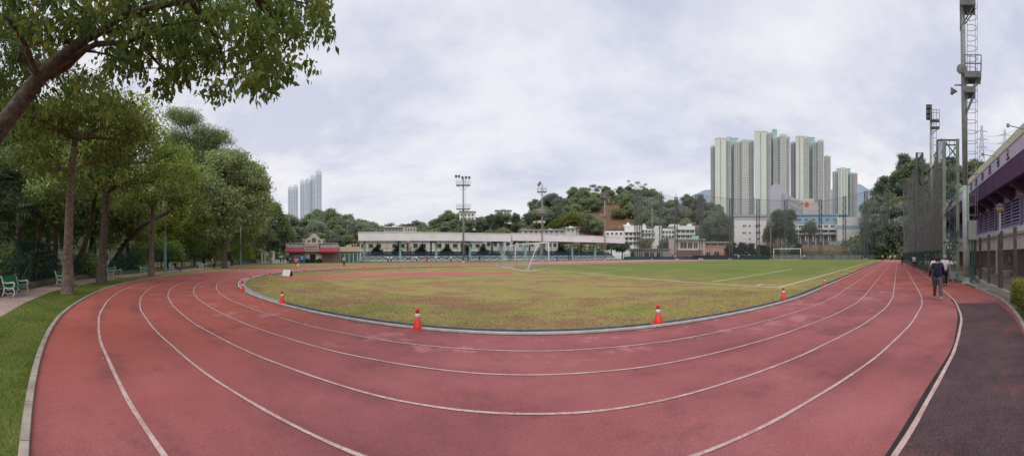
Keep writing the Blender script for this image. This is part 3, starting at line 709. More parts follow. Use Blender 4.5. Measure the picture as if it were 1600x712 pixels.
# T1..T4: trunks between the path and the track
B = G(105, 460)
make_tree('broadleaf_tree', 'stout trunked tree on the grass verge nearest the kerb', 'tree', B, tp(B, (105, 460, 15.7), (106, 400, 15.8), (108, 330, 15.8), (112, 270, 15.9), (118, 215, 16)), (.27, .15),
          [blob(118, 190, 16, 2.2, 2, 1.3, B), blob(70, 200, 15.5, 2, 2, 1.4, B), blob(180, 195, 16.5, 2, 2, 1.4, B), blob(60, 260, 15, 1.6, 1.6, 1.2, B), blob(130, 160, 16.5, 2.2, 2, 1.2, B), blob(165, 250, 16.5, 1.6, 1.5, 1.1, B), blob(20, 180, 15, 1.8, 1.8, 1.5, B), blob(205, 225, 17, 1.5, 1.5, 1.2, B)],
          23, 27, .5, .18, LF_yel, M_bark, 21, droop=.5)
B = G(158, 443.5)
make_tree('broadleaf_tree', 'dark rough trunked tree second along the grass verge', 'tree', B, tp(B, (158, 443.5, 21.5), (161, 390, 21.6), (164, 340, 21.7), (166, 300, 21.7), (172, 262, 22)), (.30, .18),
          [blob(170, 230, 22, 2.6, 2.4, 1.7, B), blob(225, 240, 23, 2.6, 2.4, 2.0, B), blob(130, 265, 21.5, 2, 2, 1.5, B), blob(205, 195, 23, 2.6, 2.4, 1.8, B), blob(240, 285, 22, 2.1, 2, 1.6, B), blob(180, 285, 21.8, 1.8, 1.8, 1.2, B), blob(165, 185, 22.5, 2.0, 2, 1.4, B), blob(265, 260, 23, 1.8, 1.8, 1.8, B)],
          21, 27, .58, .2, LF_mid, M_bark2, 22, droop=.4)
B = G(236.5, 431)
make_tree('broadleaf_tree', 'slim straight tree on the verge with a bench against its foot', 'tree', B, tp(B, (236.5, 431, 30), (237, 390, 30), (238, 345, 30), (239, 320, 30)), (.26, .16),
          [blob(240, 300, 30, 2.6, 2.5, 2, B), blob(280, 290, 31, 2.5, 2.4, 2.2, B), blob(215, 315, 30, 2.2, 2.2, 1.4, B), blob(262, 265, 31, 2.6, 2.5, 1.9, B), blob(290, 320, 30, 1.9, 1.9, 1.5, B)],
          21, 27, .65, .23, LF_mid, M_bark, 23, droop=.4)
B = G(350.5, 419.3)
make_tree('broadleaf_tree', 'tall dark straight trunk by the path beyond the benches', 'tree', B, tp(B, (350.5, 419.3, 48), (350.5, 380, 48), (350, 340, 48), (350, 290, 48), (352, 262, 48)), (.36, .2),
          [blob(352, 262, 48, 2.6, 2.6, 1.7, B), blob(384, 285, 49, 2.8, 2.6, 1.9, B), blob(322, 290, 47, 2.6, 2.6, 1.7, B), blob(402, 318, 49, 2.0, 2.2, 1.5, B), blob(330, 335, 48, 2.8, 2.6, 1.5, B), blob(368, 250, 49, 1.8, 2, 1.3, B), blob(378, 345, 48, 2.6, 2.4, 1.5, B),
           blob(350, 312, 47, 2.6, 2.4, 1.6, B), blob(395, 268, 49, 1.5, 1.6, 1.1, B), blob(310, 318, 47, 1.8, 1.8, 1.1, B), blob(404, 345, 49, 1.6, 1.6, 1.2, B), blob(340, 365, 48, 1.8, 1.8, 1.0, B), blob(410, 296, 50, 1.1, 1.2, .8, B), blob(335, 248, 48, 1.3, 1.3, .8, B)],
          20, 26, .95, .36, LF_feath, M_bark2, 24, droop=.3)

# behind the fence
def behind(x, d, name, label, trunk_px, tr, blobs, lm, bk, seed, leaf=.3, clR=.8, dens=30, per=30, **kw):
    B = A(x, d)
    make_tree(name, label, 'tree', B, [tuple(v) for v in ([Vector((0, 0, 0))] + [P(px, py, d) - B for px, py in trunk_px])], tr, [blob(px, py, d + dd, rx, rx, rz, B) for px, py, dd, rx, rz in blobs], dens, per, clR, leaf, lm, bk, seed, kw.pop('group', 'trees behind the green fence'), **kw)
behind(302, 62, 'feathery_tree', 'tall grey green feathery tree topping the row behind the fence', [(302, 360), (300, 300), (300, 230)], (.4, .18),
       [(290, 190, 0, 3.2, 2.2), (318, 215, 0, 3.2, 2.2), (275, 220, 0, 2.8, 2), (345, 218, 0, 2.4, 1.8), (300, 255, 0, 4, 2.8), (335, 260, 0, 3, 2.4), (355, 245, 0, 2, 1.4), (270, 180, 0, 2, 1.2), (325, 290, 1, 3.2, 2.4), (285, 290, 1, 3.6, 2.6), (320, 240, 1, 4, 3), (285, 240, 1, 3.6, 3), (345, 290, 0, 3.4, 3), (310, 270, 1, 4.5, 3), (300, 310, 1, 4.5, 3.4), (340, 325, 1, 4, 3)], LF_feath, M_bark3, 31, leaf=.34, clR=.9, dens=22, per=30, shell=.3, width=.22)
behind(388, 78, 'broadleaf_tree', 'dense rounded tree at the end of the fence row', [(388, 380), (387, 330), (386, 300)], (.4, .2),
       [(385, 275, 0, 4.0, 3), (402, 290, 0, 3, 2.6), (372, 300, 0, 3.5, 3), (400, 320, 0, 3, 2.8), (385, 335, 0, 4, 2.8), (375, 265, 0, 2.6, 2)], LF_feath, M_bark2, 32, leaf=.42, clR=1.1, dens=22, per=34)
behind(421, 88, 'grey_leaved_shrub', 'silvery grey leaved young tree beside the gate pillars', [(421, 395), (421, 380)], (.2, .12),
       [(421, 365, 0, 2.2, 3), (415, 380, 0, 1.8, 2), (428, 382, 0, 1.8, 2), (424, 350, 0, 1.4, 1.6)], LF_grey, M_bark3, 33, leaf=.4, clR=.7, dens=26, per=26)
behind(430, 118, 'broadleaf_tree', 'dark rounded tree on the slope above the entrance gate', [(430, 370), (429, 350)], (.4, .25),
       [(426, 335, 0, 3.5, 3), (433, 348, 0, 3.5, 3), (420, 352, 0, 4, 3), (440, 358, 0, 3, 2.4), (428, 325, 0, 2.2, 1.8)], LF_dark, M_bark2, 34, leaf=.5, clR=1.2, dens=20, per=30)
lab = ['dark shady tree low behind the fence by the first bench', 'dark tree close behind the second bench and fence', 'shady tree behind the fence between the second and third trunks', 'broad dark tree behind the fence left of the lamp post', 'green tree behind the fence above the seated person',
       'dense tree behind the fence above the lone pale bench', 'dusky tree filling the gap behind the fourth trunk', 'tall dark tree deep behind the leaning bough', 'high dark tree rising behind the first palms', 'tree with light undergrowth behind the far fence end']
und = [(20, 31, 300, 3.4, LF_dark), (75, 34, 310, 3.4, LF_dark), (135, 36, 320, 3.4, LF_dark), (200, 40, 330, 3.2, LF_dark), (262, 52, 345, 4.0, LF_mid), (318, 60, 345, 4.2, LF_feath), (362, 70, 350, 4.2, LF_feath), (150, 46, 255, 4.5, LF_dark), (45, 36, 225, 4.4, LF_dark), (395, 82, 360, 3.6, LF_feath)]
for i, (x, d, yc, r, lm) in enumerate(und):
    gg = np.random.default_rng(60 + i); k = d / F
    r *= 1.2; bl = [(x, yc, 0, r, r * .75), (x, yc + .8 * r / k, 0, r * .9, r * .6)] + [(x + gg.uniform(-1, 1) * r / k * .9, yc + gg.uniform(-.55, .6) * r / k, gg.uniform(-2, 2), r * gg.uniform(.45, .7), r * gg.uniform(.35, .55)) for _ in range(8)]
    lean = gg.uniform(-14, 14)
    behind(x, d, 'broadleaf_tree', lab[i], [(x + lean * .4, hor(x)), (x + lean, yc + 25), (x + lean, yc)], (.32, .16), bl, lm, M_bark2, 60 + i, leaf=.30, clR=.9, dens=15, per=26)
# low shrubs and saplings behind the mesh
sl = ['low leafy shrub behind the fence by the first bench', 'low shrub behind the fence beside the second bench', 'dark low shrub behind the mesh after the second trunk', 'leafy shrub behind the fence by the third bench', 'bright shrub behind the fence just left of the lamp post',
      'yellow green shrub behind the fence right of the lamp post', 'bushy shrub behind the fence by the lone pale bench', 'small bright sapling rising above the fence behind the standing person', 'low shrub behind the fence past the fourth trunk', 'low shrub near the fence end']
for i, (x, d, y, r, lm) in enumerate([(10, 22, 415, 1.6, LF_dark), (62, 26, 420, 1.5, LF_dark), (128, 29, 415, 1.6, LF_dark), (205, 38, 412, 1.7, LF_dark), (252, 46, 392, 2.4, LF_bright), (284, 52, 385, 2.8, LF_bright), (318, 58, 395, 2.2, LF_mid), (336, 60, 385, 1.7, LF_bright), (366, 70, 395, 2.4, LF_mid), (393, 82, 398, 2.2, LF_mid)]):
    behind(x, d, 'leafy_shrub', sl[i], [(x, y)], (.1, .05), [(x, y, 0, r, r * .8), (x - r * 8, y + 6, .5, r * .7, r * .6), (x + r * 8, y + 5, -.5, r * .7, r * .6)], lm, M_bark2, 90 + i, leaf=.24, clR=.6, dens=26, per=26, group='shrubs behind the green fence')
# bare leaning trunks seen through the fence
for i, (pts, r, lab_) in enumerate([([(168, 408, 40), (195, 380, 38), (222, 352, 36), (262, 332, 35), (300, 305, 35)], .3, 'leaning dark bough curving up from behind the third bench'), ([(105, 430, 27), (128, 395, 27), (143, 350, 27), (150, 300, 27)], .3, 'tilted brown trunk behind the fence after the first trunk'),
                                  ([(52, 440, 24), (58, 380, 24), (75, 330, 24)], .16, 'thin dark trunk behind the fence by the first bench'), ([(374, 405, 74), (379, 375, 74), (388, 345, 74)], .22, 'pale forked trunk behind the slim lamp post'), ([(84, 440, 25), (88, 360, 25), (84, 280, 25)], .2, 'upright dark trunk behind the fence between the first two benches')]):
    B = A(pts[0][0], pts[0][2]); q = [Vector((0, 0, 0))] + [P(*p) - B for p in pts[1:]]
    cb = [(q[-1].x, q[-1].y, q[-1].z, 2.0, 2.0, 1.3), (q[-1].x + 1, q[-1].y, q[-1].z + 1, 1.6, 1.6, 1.2)]
    make_tree('broadleaf_tree', lab_, 'tree', B, [tuple(v) for v in q], (r, r * .5), cb, 22, 26, .8, .26, LF_dark if i != 3 else LF_feath, M_bark2 if i != 3 else M_bark3, 110 + i, 'leaning trunks behind the fence')
# fan palms at the edge
LF_palm = leafmat('palm_leaves', (0.02, 0.035, 0.018), (0.07, 0.10, 0.045), 0.2)
def fan_palm(loc, h, label, seed, nf=26, fr=1.1):
    g = np.random.default_rng(seed); t = thing('fan_palm', label, 'palm', loc, 0, 'fan palms behind the fence')
    MB().tube([(0, 0, 0), (.06, 0, h * .5), (.1, .05, h)], [.2, .16, .15], 9).build('trunk', M_bark2, t, smooth=True)
    vs, fs, tn = [], [], []
    for i in range(nf):
        a = g.uniform(0, 6.28); el = g.uniform(-.7, 1.2); ln = g.uniform(.7, 1.2)
        st = Vector((.1, .05, h)); d = Vector((math.cos(a) * math.cos(el), math.sin(a) * math.cos(el), math.sin(el)))
        hub = st + d * ln; side = d.cross(Vector((0, 0, 1))).normalized(); upv = side.cross(d)
        tt = g.uniform(.15, .8)
        q = [(st + side * .02), (hub + side * .02), (hub - side * .02), (st - side * .02)]; o = len(vs); vs += q; fs.append((o, o + 1, o + 2, o + 3)); tn += [.6] * 4
        for j in range(18):
            b = (-1 + 2 * j / 17) * 1.9; L1 = fr * (1 - .2 * abs(b) / 1.9) * g.uniform(.85, 1.1)
            e = (d * math.cos(b) + side * math.sin(b)).normalized(); pw = e.cross(upv).normalized() * .045
            m1 = hub + e * L1 * .6 + upv * .04; tip = hub + e * L1 - Vector((0, 0, .28 * L1))
            o = len(vs); vs += [hub, m1 + pw, tip, m1 - pw]; fs.append((o, o + 1, o + 2, o + 3)); tn += [float(np.clip(tt + g.normal(0, .1), 0, 1))] * 4
    me = bpy.data.meshes.new('crown'); me.from_pydata([tuple(v) for v in vs], [], fs); at = me.attributes.new('tint', 'FLOAT', 'POINT'); at.data.foreach_set('value', tn); me.materials.append(LF_palm)
    o = bpy.data.objects.new('crown', me); COL.objects.link(o); o.parent = t
fan_palm(A(-14, 17.5), 3.2, 'low fan palm cut by the photo edge behind the fence', 1, fr=1.3)
fan_palm(A(28, 22), 4.6, 'fan palm with drooping fronds above the first bench', 2)
fan_palm(A(60, 26), 5.6, 'taller fan palm behind the first tree trunk', 3)
fan_palm(A(12, 25), 7.0, 'highest fan palm among the dark trees', 4, 30)
fan_palm(A(52, 21), 1.6, 'short fan palm low against the fence mesh', 5, 20)
# pale low building and open ground glimpsed through the trunks
t = thing('pale_outbuilding', 'pale low building glimpsed through the trunks behind the fence', 'building', A(150, 60), face(150))
MB().box(-7, 6, 0, 4, 0, 3.2).build('wall', mat('pale_render', (0.55, 0.52, 0.48), 0.9, 0.15, 1), t)
MB().box(-7.3, 6.3, -.3, 4.3, 3.2, 3.45).build('roof', mat('grey_roof', (0.22, 0.21, 0.2), 0.9, 0.2, 1), t)
for xx in (-5, -2, 1, 4): MB().box(xx, xx + 1.2, -.02, .1, 1.0, 2.2).build('window', mat('dark_glass', (0.04, 0.05, 0.055), 0.2, 0.3, 2), t)
# ------------------------------------------------------------------ hills
def table(tb): 
    xs = np.array([a for a, _ in tb], float); ys = np.array([b for _, b in tb], float)
    return lambda x: float(np.interp(x, xs, ys))
RIDGE = table([(-300, 335), (-150, 335), (300, 338), (410, 345), (440, 352), (460, 362), (500, 358), (530, 360), (560, 366), (600, 372), (640, 370), (690, 356), (730, 355), (760, 352), (800, 350), (830, 336), (860, 325), (900, 315), (940, 308), (960, 307), (1000, 312), (1040, 321), (1090, 324), (1112, 330), (1132, 350), (1200, 380), (1290, 386), (1335, 384), (1352, 350), (1375, 312), (1410, 285), (1440, 280), (1480, 282), (1530, 275), (1600, 285), (1800, 300)])
DF = table([(-300, 170), (420, 170), (500, 190), (650, 230), (800, 260), (1200, 260), (1330, 175), (1400, 160), (1800, 160)])
DN = table([(-300, 100), (420, 110), (500, 130), (650, 160), (800, 172), (1130, 175), (1200, 215), (1330, 128), (1400, 112), (1480, 90), (1800, 90)])
def sm(t): t = min(1, max(0, t)); return t * t * (3 - 2 * t)
def relief(x, t): return 1.2 * math.sin(x * .043 + t * 3) * t + .8 * math.sin(x * .11 + 2 + t * 7) * t
def hill(x, t):
    dn, df = DN(x), DF(x); d = dn + (df - dn) * t
    zr = H + (hor(x) - RIDGE(x)) / F * df
    z = zr * (t * 0.65 + 0.35 * sm(t)) if t <= 1 else zr * max(0.0, 1 - .5 * (t - 1))
    return A(x, d, z + relief(x, min(t, 1)) - 0.05)
def soil(x, t):
    y = hor(x) - (hill(x, t).z - H) / (DN(x) + (DF(x) - DN(x)) * t) * F
    w_ = 4 * math.sin(x * .17) + 3 * math.sin(y * .31 + x * .07)
    in1 = y > 320 and (x - 950) > -(y - 316) * 1.35 + w_ and (x - 962) < (y - 316) * 0.95 + w_ and y < 384
    in2 = 1055 < x + w_ < 1092 and 334 < y < 372
    in3 = 800 < x < 905 and 355 < y + w_ * .4 < 372
    in4 = 440 < x + w_ < 476 and 366 < y < 392
    return 1.0 if (in1 or in2 or in3 or in4) else 0.0
nx, ntt = 420, 40
xs = [-300 + 2100 * i / nx for i in range(nx + 1)]; ts = [1.6 * j / ntt for j in range(ntt + 1)]
vs = [tuple(hill(x, t)) for x in xs for t in ts]; fs = [(i * (ntt + 1) + j, (i + 1) * (ntt + 1) + j, (i + 1) * (ntt + 1) + j + 1, i * (ntt + 1) + j + 1) for i in range(nx) for j in range(ntt)]
me = bpy.data.meshes.new('hillside'); me.from_pydata(vs, [], fs)
at = me.attributes.new('soil', 'FLOAT', 'POINT'); at.data.foreach_set('value', [soil(x, t) for x in xs for t in ts])
me.polygons.foreach_set('use_smooth', [True] * len(me.polygons))
def hill_col(k):
    n, r, mx = k['noise'], k['rmp'], k['mix']
    a = new(k['nt'], 'ShaderNodeAttribute', attribute_name='soil')
    gr = r(n(0.12, 7, 0.7), [(0.3, (0.05, 0.058, 0.028)), (0.6, (0.09, 0.09, 0.042)), (0.75, (0.15, 0.12, 0.06))])
    so_ = r(n(0.22, 8, 0.7, sc=(1, 1, .35)), [(0.28, (0.115, 0.075, 0.048)), (0.5, (0.185, 0.105, 0.072)), (0.72, (0.235, 0.145, 0.10))])
    f = k['smooth'](k['mth']('ADD', a.outputs['Fac'], k['mth']('MULTIPLY_ADD', n(0.3, 7), .9, -.45)), .35, .65)
    k['bump'](n(0.5, 8, .75), 1.0, 1.0)
    return mx(gr, so_, f)
me.materials.append(layered('hillside', hill_col, 0.95, 0.05)); ho = bpy.data.objects.new('hillside', me); COL.objects.link(ho); struct(ho)
# far hills, the blue of distance haze put into their colour
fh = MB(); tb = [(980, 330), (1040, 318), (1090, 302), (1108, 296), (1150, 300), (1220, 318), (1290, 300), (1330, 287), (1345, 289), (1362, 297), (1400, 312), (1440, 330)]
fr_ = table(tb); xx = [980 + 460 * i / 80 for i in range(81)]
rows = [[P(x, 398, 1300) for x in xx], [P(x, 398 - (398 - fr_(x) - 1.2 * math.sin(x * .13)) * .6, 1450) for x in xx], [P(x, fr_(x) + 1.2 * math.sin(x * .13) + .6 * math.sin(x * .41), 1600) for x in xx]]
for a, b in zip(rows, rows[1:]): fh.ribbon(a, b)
struct(fh.build('distant_hills', mat('distant_haze_blue', (0.24, 0.29, 0.36), 1.0, 0.12, 0.01, spec=0.0), smooth=True))

# tree kinds for the hills (shared meshes); distance haze put into leaf colours
HL = [leafmat('hill_leaves_a', (0.138, 0.182, 0.117), (0.304, 0.368, 0.186), 0.2), leafmat('hill_leaves_b', (0.121, 0.158, 0.120), (0.234, 0.290, 0.186), 0.2), leafmat('hill_leaves_c', (0.173, 0.202, 0.102), (0.339, 0.350, 0.169), 0.2)]
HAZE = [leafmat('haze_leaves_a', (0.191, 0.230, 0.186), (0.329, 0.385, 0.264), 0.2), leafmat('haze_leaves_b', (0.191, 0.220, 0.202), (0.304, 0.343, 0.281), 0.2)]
def proto(seed, h, r, lm, tall=False, n=12):
    g = np.random.default_rng(seed); bl = []
    for i in range(n):
        a = g.uniform(0, 6.28); q = r * math.sqrt(g.random()) * .7
        z = h * g.uniform(.16, .82) if not tall else h * g.uniform(.55, .95)
        s = r * g.uniform(.36, .62) * (0.62 if tall else 1)
        bl.append((q * math.cos(a), q * math.sin(a), z, s, s, s * g.uniform(.6, .9)))
    bl.append((0, 0, h * .85, r * .5, r * .5, h * .15))
    t = make_tree('hill_tree', 'x', 'tree', (0, 0, -500), [(0, 0, -1.5), (.1, 0, h * .3), (0.2, .1, h * .62)], (.3, .14), bl, 8 if not tall else 7, 24, 1.0, .62, lm, M_bark2, seed, 'trees on the wooded hills', twigs=2, sides=6)
    return t
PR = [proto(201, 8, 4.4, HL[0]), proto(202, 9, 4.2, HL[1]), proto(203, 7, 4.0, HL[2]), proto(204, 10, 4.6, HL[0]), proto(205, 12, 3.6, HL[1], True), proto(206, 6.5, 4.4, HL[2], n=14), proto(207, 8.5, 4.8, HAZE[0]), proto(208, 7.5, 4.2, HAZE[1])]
FAM = [family(p) for p in PR]
used = set()
TREE_LABEL = {0: 'rounded green tree on the wooded hillside', 1: 'dark dense tree on the wooded hillside', 2: 'yellow green tree on the wooded hillside', 3: 'large spreading green tree on the wooded hillside', 4: 'tall narrow crowned tree on the wooded hillside', 5: 'low bushy yellow green tree on the wooded hillside', 6: 'hazy pale green tree on the wooded hillside', 7: 'dull grey green tree on the wooded hillside'}
def put(k, loc, sc, rz, label=None, group='trees on the wooded hills'):
    if k not in used and label is None:
        used.add(k); o = PR[k]; o.location = loc; o.rotation_euler = (0, 0, rz); o.scale = (sc,) * 3
    else: o = dup(PR[k], loc, rz, None, sc, FAM[k])
    o['label'] = label or TREE_LABEL[k]; o['group'] = group
    return o
g = np.random.default_rng(77)
placed = []
def scatter(x0, x1, n, kinds, smin, smax, t0=.08, t1=1.02, sep=10):
    tries = 0; c = 0
    while c < n and tries < n * 30:
        tries += 1
        x = g.uniform(x0, x1); t = t0 + (t1 - t0) * g.random() ** .8
        if soil(x, t) > .5 and g.random() > .07: continue
        p = hill(x, t)
        if any((p - q).length < sep * .5 for q in placed): continue
        placed.append(p); k = int(g.choice(kinds)); put(k, p, g.uniform(smin, smax) * 1.1, g.uniform(0, 6.28)); c += 1
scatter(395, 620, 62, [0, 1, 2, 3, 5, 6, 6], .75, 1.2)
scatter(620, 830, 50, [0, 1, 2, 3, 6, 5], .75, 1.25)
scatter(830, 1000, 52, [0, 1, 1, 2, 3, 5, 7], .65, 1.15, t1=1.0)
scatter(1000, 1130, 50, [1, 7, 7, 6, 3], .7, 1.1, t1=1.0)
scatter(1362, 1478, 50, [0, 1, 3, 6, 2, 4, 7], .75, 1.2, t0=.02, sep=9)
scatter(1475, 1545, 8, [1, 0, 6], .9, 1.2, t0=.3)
scatter(200, 395, 16, [1, 0, 6, 3], 1.0, 1.4, t0=.0, t1=.7)
# undergrowth between the trees: one uncountable mass
pp = []; tt = []
for _ in range(60000):
    x = g.uniform(380, 1500); t = g.uniform(0, 1.03)
    if soil(x, t) > .5 and g.random() > .05: continue
    p = hill(x, t); pp.append((p.x + g.normal() * .6, p.y + g.normal() * .6, p.z + abs(g.normal()) * 1.7)); tt.append(np.clip(.5 + .3 * math.sin(x * .2 + t * 9) + g.normal() * .2, 0, 1))
me = leafmesh('undergrowth', np.array(pp), 1.3, HL[0], 0.0, .7, np.array(tt), 9); uo = bpy.data.objects.new('undergrowth', me); COL.objects.link(uo)
tag(uo, 'dense scrub and bushes covering the hillside between the trees', 'undergrowth', kind='stuff')
# single hill trees that stand out
def onhill(x, y):      # the hill point seen at a pixel
    best = min((abs(hor(x) - (hill(x, t).z - H) / (DN(x) + (DF(x) - DN(x)) * t) * F - y), t) for t in [i / 60 for i in range(61)])
    return hill(x, best[1])
def special(x, y, d0, name, label, h, blobs, lm, bk, seed, leaf=.55, per=20, dens=12, tr=(.3, .15), clR=.9, width=.42):
    b = onhill(x, y); make_tree(name, label, 'tree', b, [(0, 0, -.8), (.1, 0, h * .35), (.1, .1, h * .66)], tr, blobs, dens, per, clR, leaf, lm, bk, seed, twigs=3, sides=7, width=width)
special(893, 366, 0, 'broadleaf_tree', 'broad bright yellow green tree below the red earth slope', 13, [(0, 0, 8, 6, 5, 4), (-6, 0, 6.5, 5, 4, 3.5), (6, 0, 7, 5, 4, 3.6), (1, 0, 11, 4, 4, 2.5), (-10, 0, 5, 4, 4, 3)], leafmat('lime_leaves', (0.108, 0.135, 0.041), (0.257, 0.284, 0.081), .25), M_bark2, 301, tr=(.4, .25))
special(919, 366, 0, 'broadleaf_tree', 'dark upright tree against the red earth slope', 12.5, [(0, 0, 5, 4, 4, 4.5), (1.4, 0, 8.5, 3.4, 3, 3), (-1.5, 0, 7, 3, 3, 3), (0, 0, 11, 2, 2, 1.8)], HL[1], M_bark2, 302)
special(993, 318, 0, 'sparse_tree', 'sparse wind blown tree standing tallest on the hill crest', 17, [(-3, 0, 13, 2.2, 2, 1.0), (2, 0, 15.5, 2.0, 2, .8), (5.5, 0, 12.5, 2.0, 2, .9), (-5, 0, 16, 1.3, 1.4, .6), (8, 0, 14.6, 1.5, 1.6, .6)], HL[1], M_bark2, 303, dens=9, per=11, tr=(.24, .1))
special(925, 317, 0, 'sparse_tree', 'airy pale trunked tree on the crest above the bare earth', 14, [(-3, 0, 10, 2.6, 2, 1.6), (1, 0, 12.5, 3, 2, 1.4), (4, 0, 9.5, 2.6, 2, 1.6), (6, 0, 12, 2, 2, 1.2)], HAZE[1], M_bark3, 304, dens=11, per=14, tr=(.25, .12))
special(862, 330, 0, 'broadleaf_tree', 'tall loose crowned tree behind the second floodlight pole', 14, [(-4, 0, 8, 3.6, 3, 2.6), (1, 0, 10.5, 4, 3, 2.6), (5, 0, 8.5, 3.4, 3, 2.4), (-7, 0, 6, 3, 3, 2), (8, 0, 7, 2.6, 3, 1.8)], HAZE[1], M_bark2, 305, dens=13, per=18)
special(701, 352, 0, 'bare_tree', 'pale almost leafless spreading tree on the low ridge', 11, [(-3.5, 0, 8.5, 2.2, 2, .8), (0, 0, 10, 2.4, 2, .8), (3.5, 0, 8.6, 2.2, 2, .8)], leafmat('pale_twigs', (0.20, 0.17, 0.13), (0.34, 0.30, 0.24), .1), M_bark3, 306, dens=8, per=12, leaf=.7, tr=(.32, .2), width=.1)
special(1357, 345, 0, 'broadleaf_tree', 'dusky tree on the slope edge right of the small tower', 12, [(0, 0, 7, 3.4, 3, 2.6), (-3, 0, 6, 2.6, 3, 2.2), (2.5, 0, 9, 2.4, 2, 1.8)], HAZE[1], M_bark2, 307)
special(1416, 288, 0, 'feathery_tree', 'tall feathery tree crowning the slope above the black net', 13, [(-2.5, 0, 7, 2, 2, 1.4), (0, 0, 9, 2.2, 2, 1.2), (2.5, 0, 7.5, 2, 2, 1.3), (.5, 0, 11, 1.4, 1.4, .9), (-1.5, 0, 11.5, 1.2, 1, .7), (3.5, 0, 10, 1.4, 1.2, .8)], HL[1], M_bark2, 308, dens=14, per=18, width=.25)

# ------------------------------------------------------------------ pixel-plan builder for things seen nearly face on
class PX:
    def __init__(s, xc, d, name, label, cat, group=None, base=None):
        s.xc, s.d, s.p = xc, d, d / F; s.hz = hor(xc)
        s.z0 = 0.0 if base is None else H + (s.hz - base) * s.p
        s.t = thing(name, label, cat, A(xc, d, s.z0), face(xc), group)
    def X(s, x): return d_tan(s, x)
    def Z(s, y): return H + (s.hz - y) * s.p - s.z0
    def box(s, mb, x0, x1, yt, yb, d0, d1, mi=0):
        zb = s.Z(yb) if yb is not None else 0.0
        return mb.box(s.X(x0), s.X(x1), d0, d1, zb, s.Z(yt), mi)
    def part(s, name, mats, items, parent=None, label=None):
        mb = MB()
        for it in items: s.box(mb, *it)
        o = mb.build(name, mats, parent or s.t)
        if label: o['label'] = label
        return o
def d_tan(s, x): return s.d * math.tan(az(x) - az(s.xc))
M_glass = mat('window_glass', (0.045, 0.055, 0.065), 0.15, 0.35, 1.5, spec=0.6)
M_white = mat('white_render', (0.76, 0.75, 0.74), 0.85, 0.1, 0.6)
M_cream = mat('cream_render', (0.56, 0.50, 0.42), 0.85, 0.12, 0.6)
M_greyw = mat('grey_render', (0.36, 0.36, 0.38), 0.85, 0.12, 0.5)
M_dark = mat('dark_opening', (0.025, 0.025, 0.028), 0.8, 0.3, 2)
def windows(px, rects, parent=None, y=0.0, frame=M_white, glass=M_glass):
    """each window its own part: a pane standing back in a projecting frame"""
    for x0, x1, yt, yb in rects:
        X0, X1, Z1, Z0 = px.X(x0), px.X(x1), px.Z(yt), px.Z(yb); m = MB(); f = .09
        m.box(X0, X1, y - .03, y + .1, Z0, Z1, 1)
        m.box(X0 - f, X0, y - .12, y + .1, Z0 - f, Z1 + f); m.box(X1, X1 + f, y - .12, y + .1, Z0 - f, Z1 + f)
        m.box(X0, X1, y - .12, y + .1, Z1, Z1 + f); m.box(X0 - f, X1 + f, y - .2, y + .1, Z0 - f * 1.6, Z0)
        if X1 - X0 > 1.5: m.box((X0 + X1) / 2 - .04, (X0 + X1) / 2 + .04, y - .08, y + .1, Z0, Z1)
        m.build('window', [frame, glass], parent or px.t)

# ------------------------------------------------------------------ housing towers
def tower_wing(t, px, x0, x1, yt, dy0, dy1, wall, kind, p, ybase):
    """one wing of a housing tower with its storeys: floor by floor windows, sills and air-conditioner ledges"""
    X0, X1 = px.X(x0), px.X(x1); Z1 = px.Z(yt); Z0 = px.Z(ybase); m = MB()
    m.box(X0, X1, dy0, dy1, Z0, Z1)
    fl_ = 2.85; nf = int((Z1 - Z0 - 2) / fl_); w_ = X1 - X0
    def cell(a, b, z, y, axis):
        # dark pane + pale ledge; axis 0: front, 1: left side, 2: right side
        if axis == 0: m.box(a, b, y - .06, y + .3, z, z + 1.35, 1); m.box(a - .15, b + .15, y - .5, y, z - .5, z - .25, 0)
        else:
            s = -1 if axis == 1 else 1
            xx = X0 if axis == 1 else X1
            m.box(min(xx, xx + s * .06), max(xx, xx + s * .06), a, b, z, z + 1.35, 1); m.box(min(xx, xx + s * .5), max(xx, xx + s * .5), a - .15, b + .15, z - .5, z - .25, 0)
    for f in range(nf):
        z = Z1 - 2.6 - f * fl_
        if kind == 'busy':
            k = max(2, int(round(w_ / 3.6)))
            for j in range(k):
                a = X0 + w_ * (j + .16) / k; cell(a, a + w_ / k * .62, z, dy0, 0)
        elif kind == 'plain':
            c = X0 + w_ * .5; cell(c - .55, c + .55, z, dy0, 0)
        elif kind == 'strip':
            for fx in (.18, .5, .8): cell(X0 + w_ * fx - .7, X0 + w_ * fx + .7, z, dy0, 0)
        if kind != 'core':
            dd = dy1 - dy0
            for j in range(3):
                a = dy0 + dd * (j + .2) / 3
                cell(a, a + dd / 3 * .5, z, 0, 1); cell(a, a + dd / 3 * .5, z, 0, 2)
    if kind == 'busy':       # recessed slots between the flats
        k = max(2, int(round(w_ / 7.2)))
        for j in range(1, k):
            xx = X0 + w_ * j / k; m.box(xx - .28, xx + .28, dy0 - .62, dy0 - .02, Z0, Z1 - .5, 2)
    m.box(X0 - .25, X1 + .25, dy0 - .25, dy1 + .25, Z1, Z1 + .9, 0)
    m.box(X0 + w_ * .3, X0 + w_ * .6, dy0 + 2, dy0 + 6, Z1 + .9, Z1 + 3.0, 0)
    return m.build('wing' if kind != 'core' else 'lift_core', [wall, M_twin, M_tslot], t)
M_tgreen = mat('tower_pale_green', (0.62, 0.655, 0.60), 0.9, 0.05, 0.05); M_tgrey = mat('tower_grey', (0.60, 0.59, 0.60), 0.9, 0.08, 0.05)  # distance haze put into the tower colours, paler and greyer
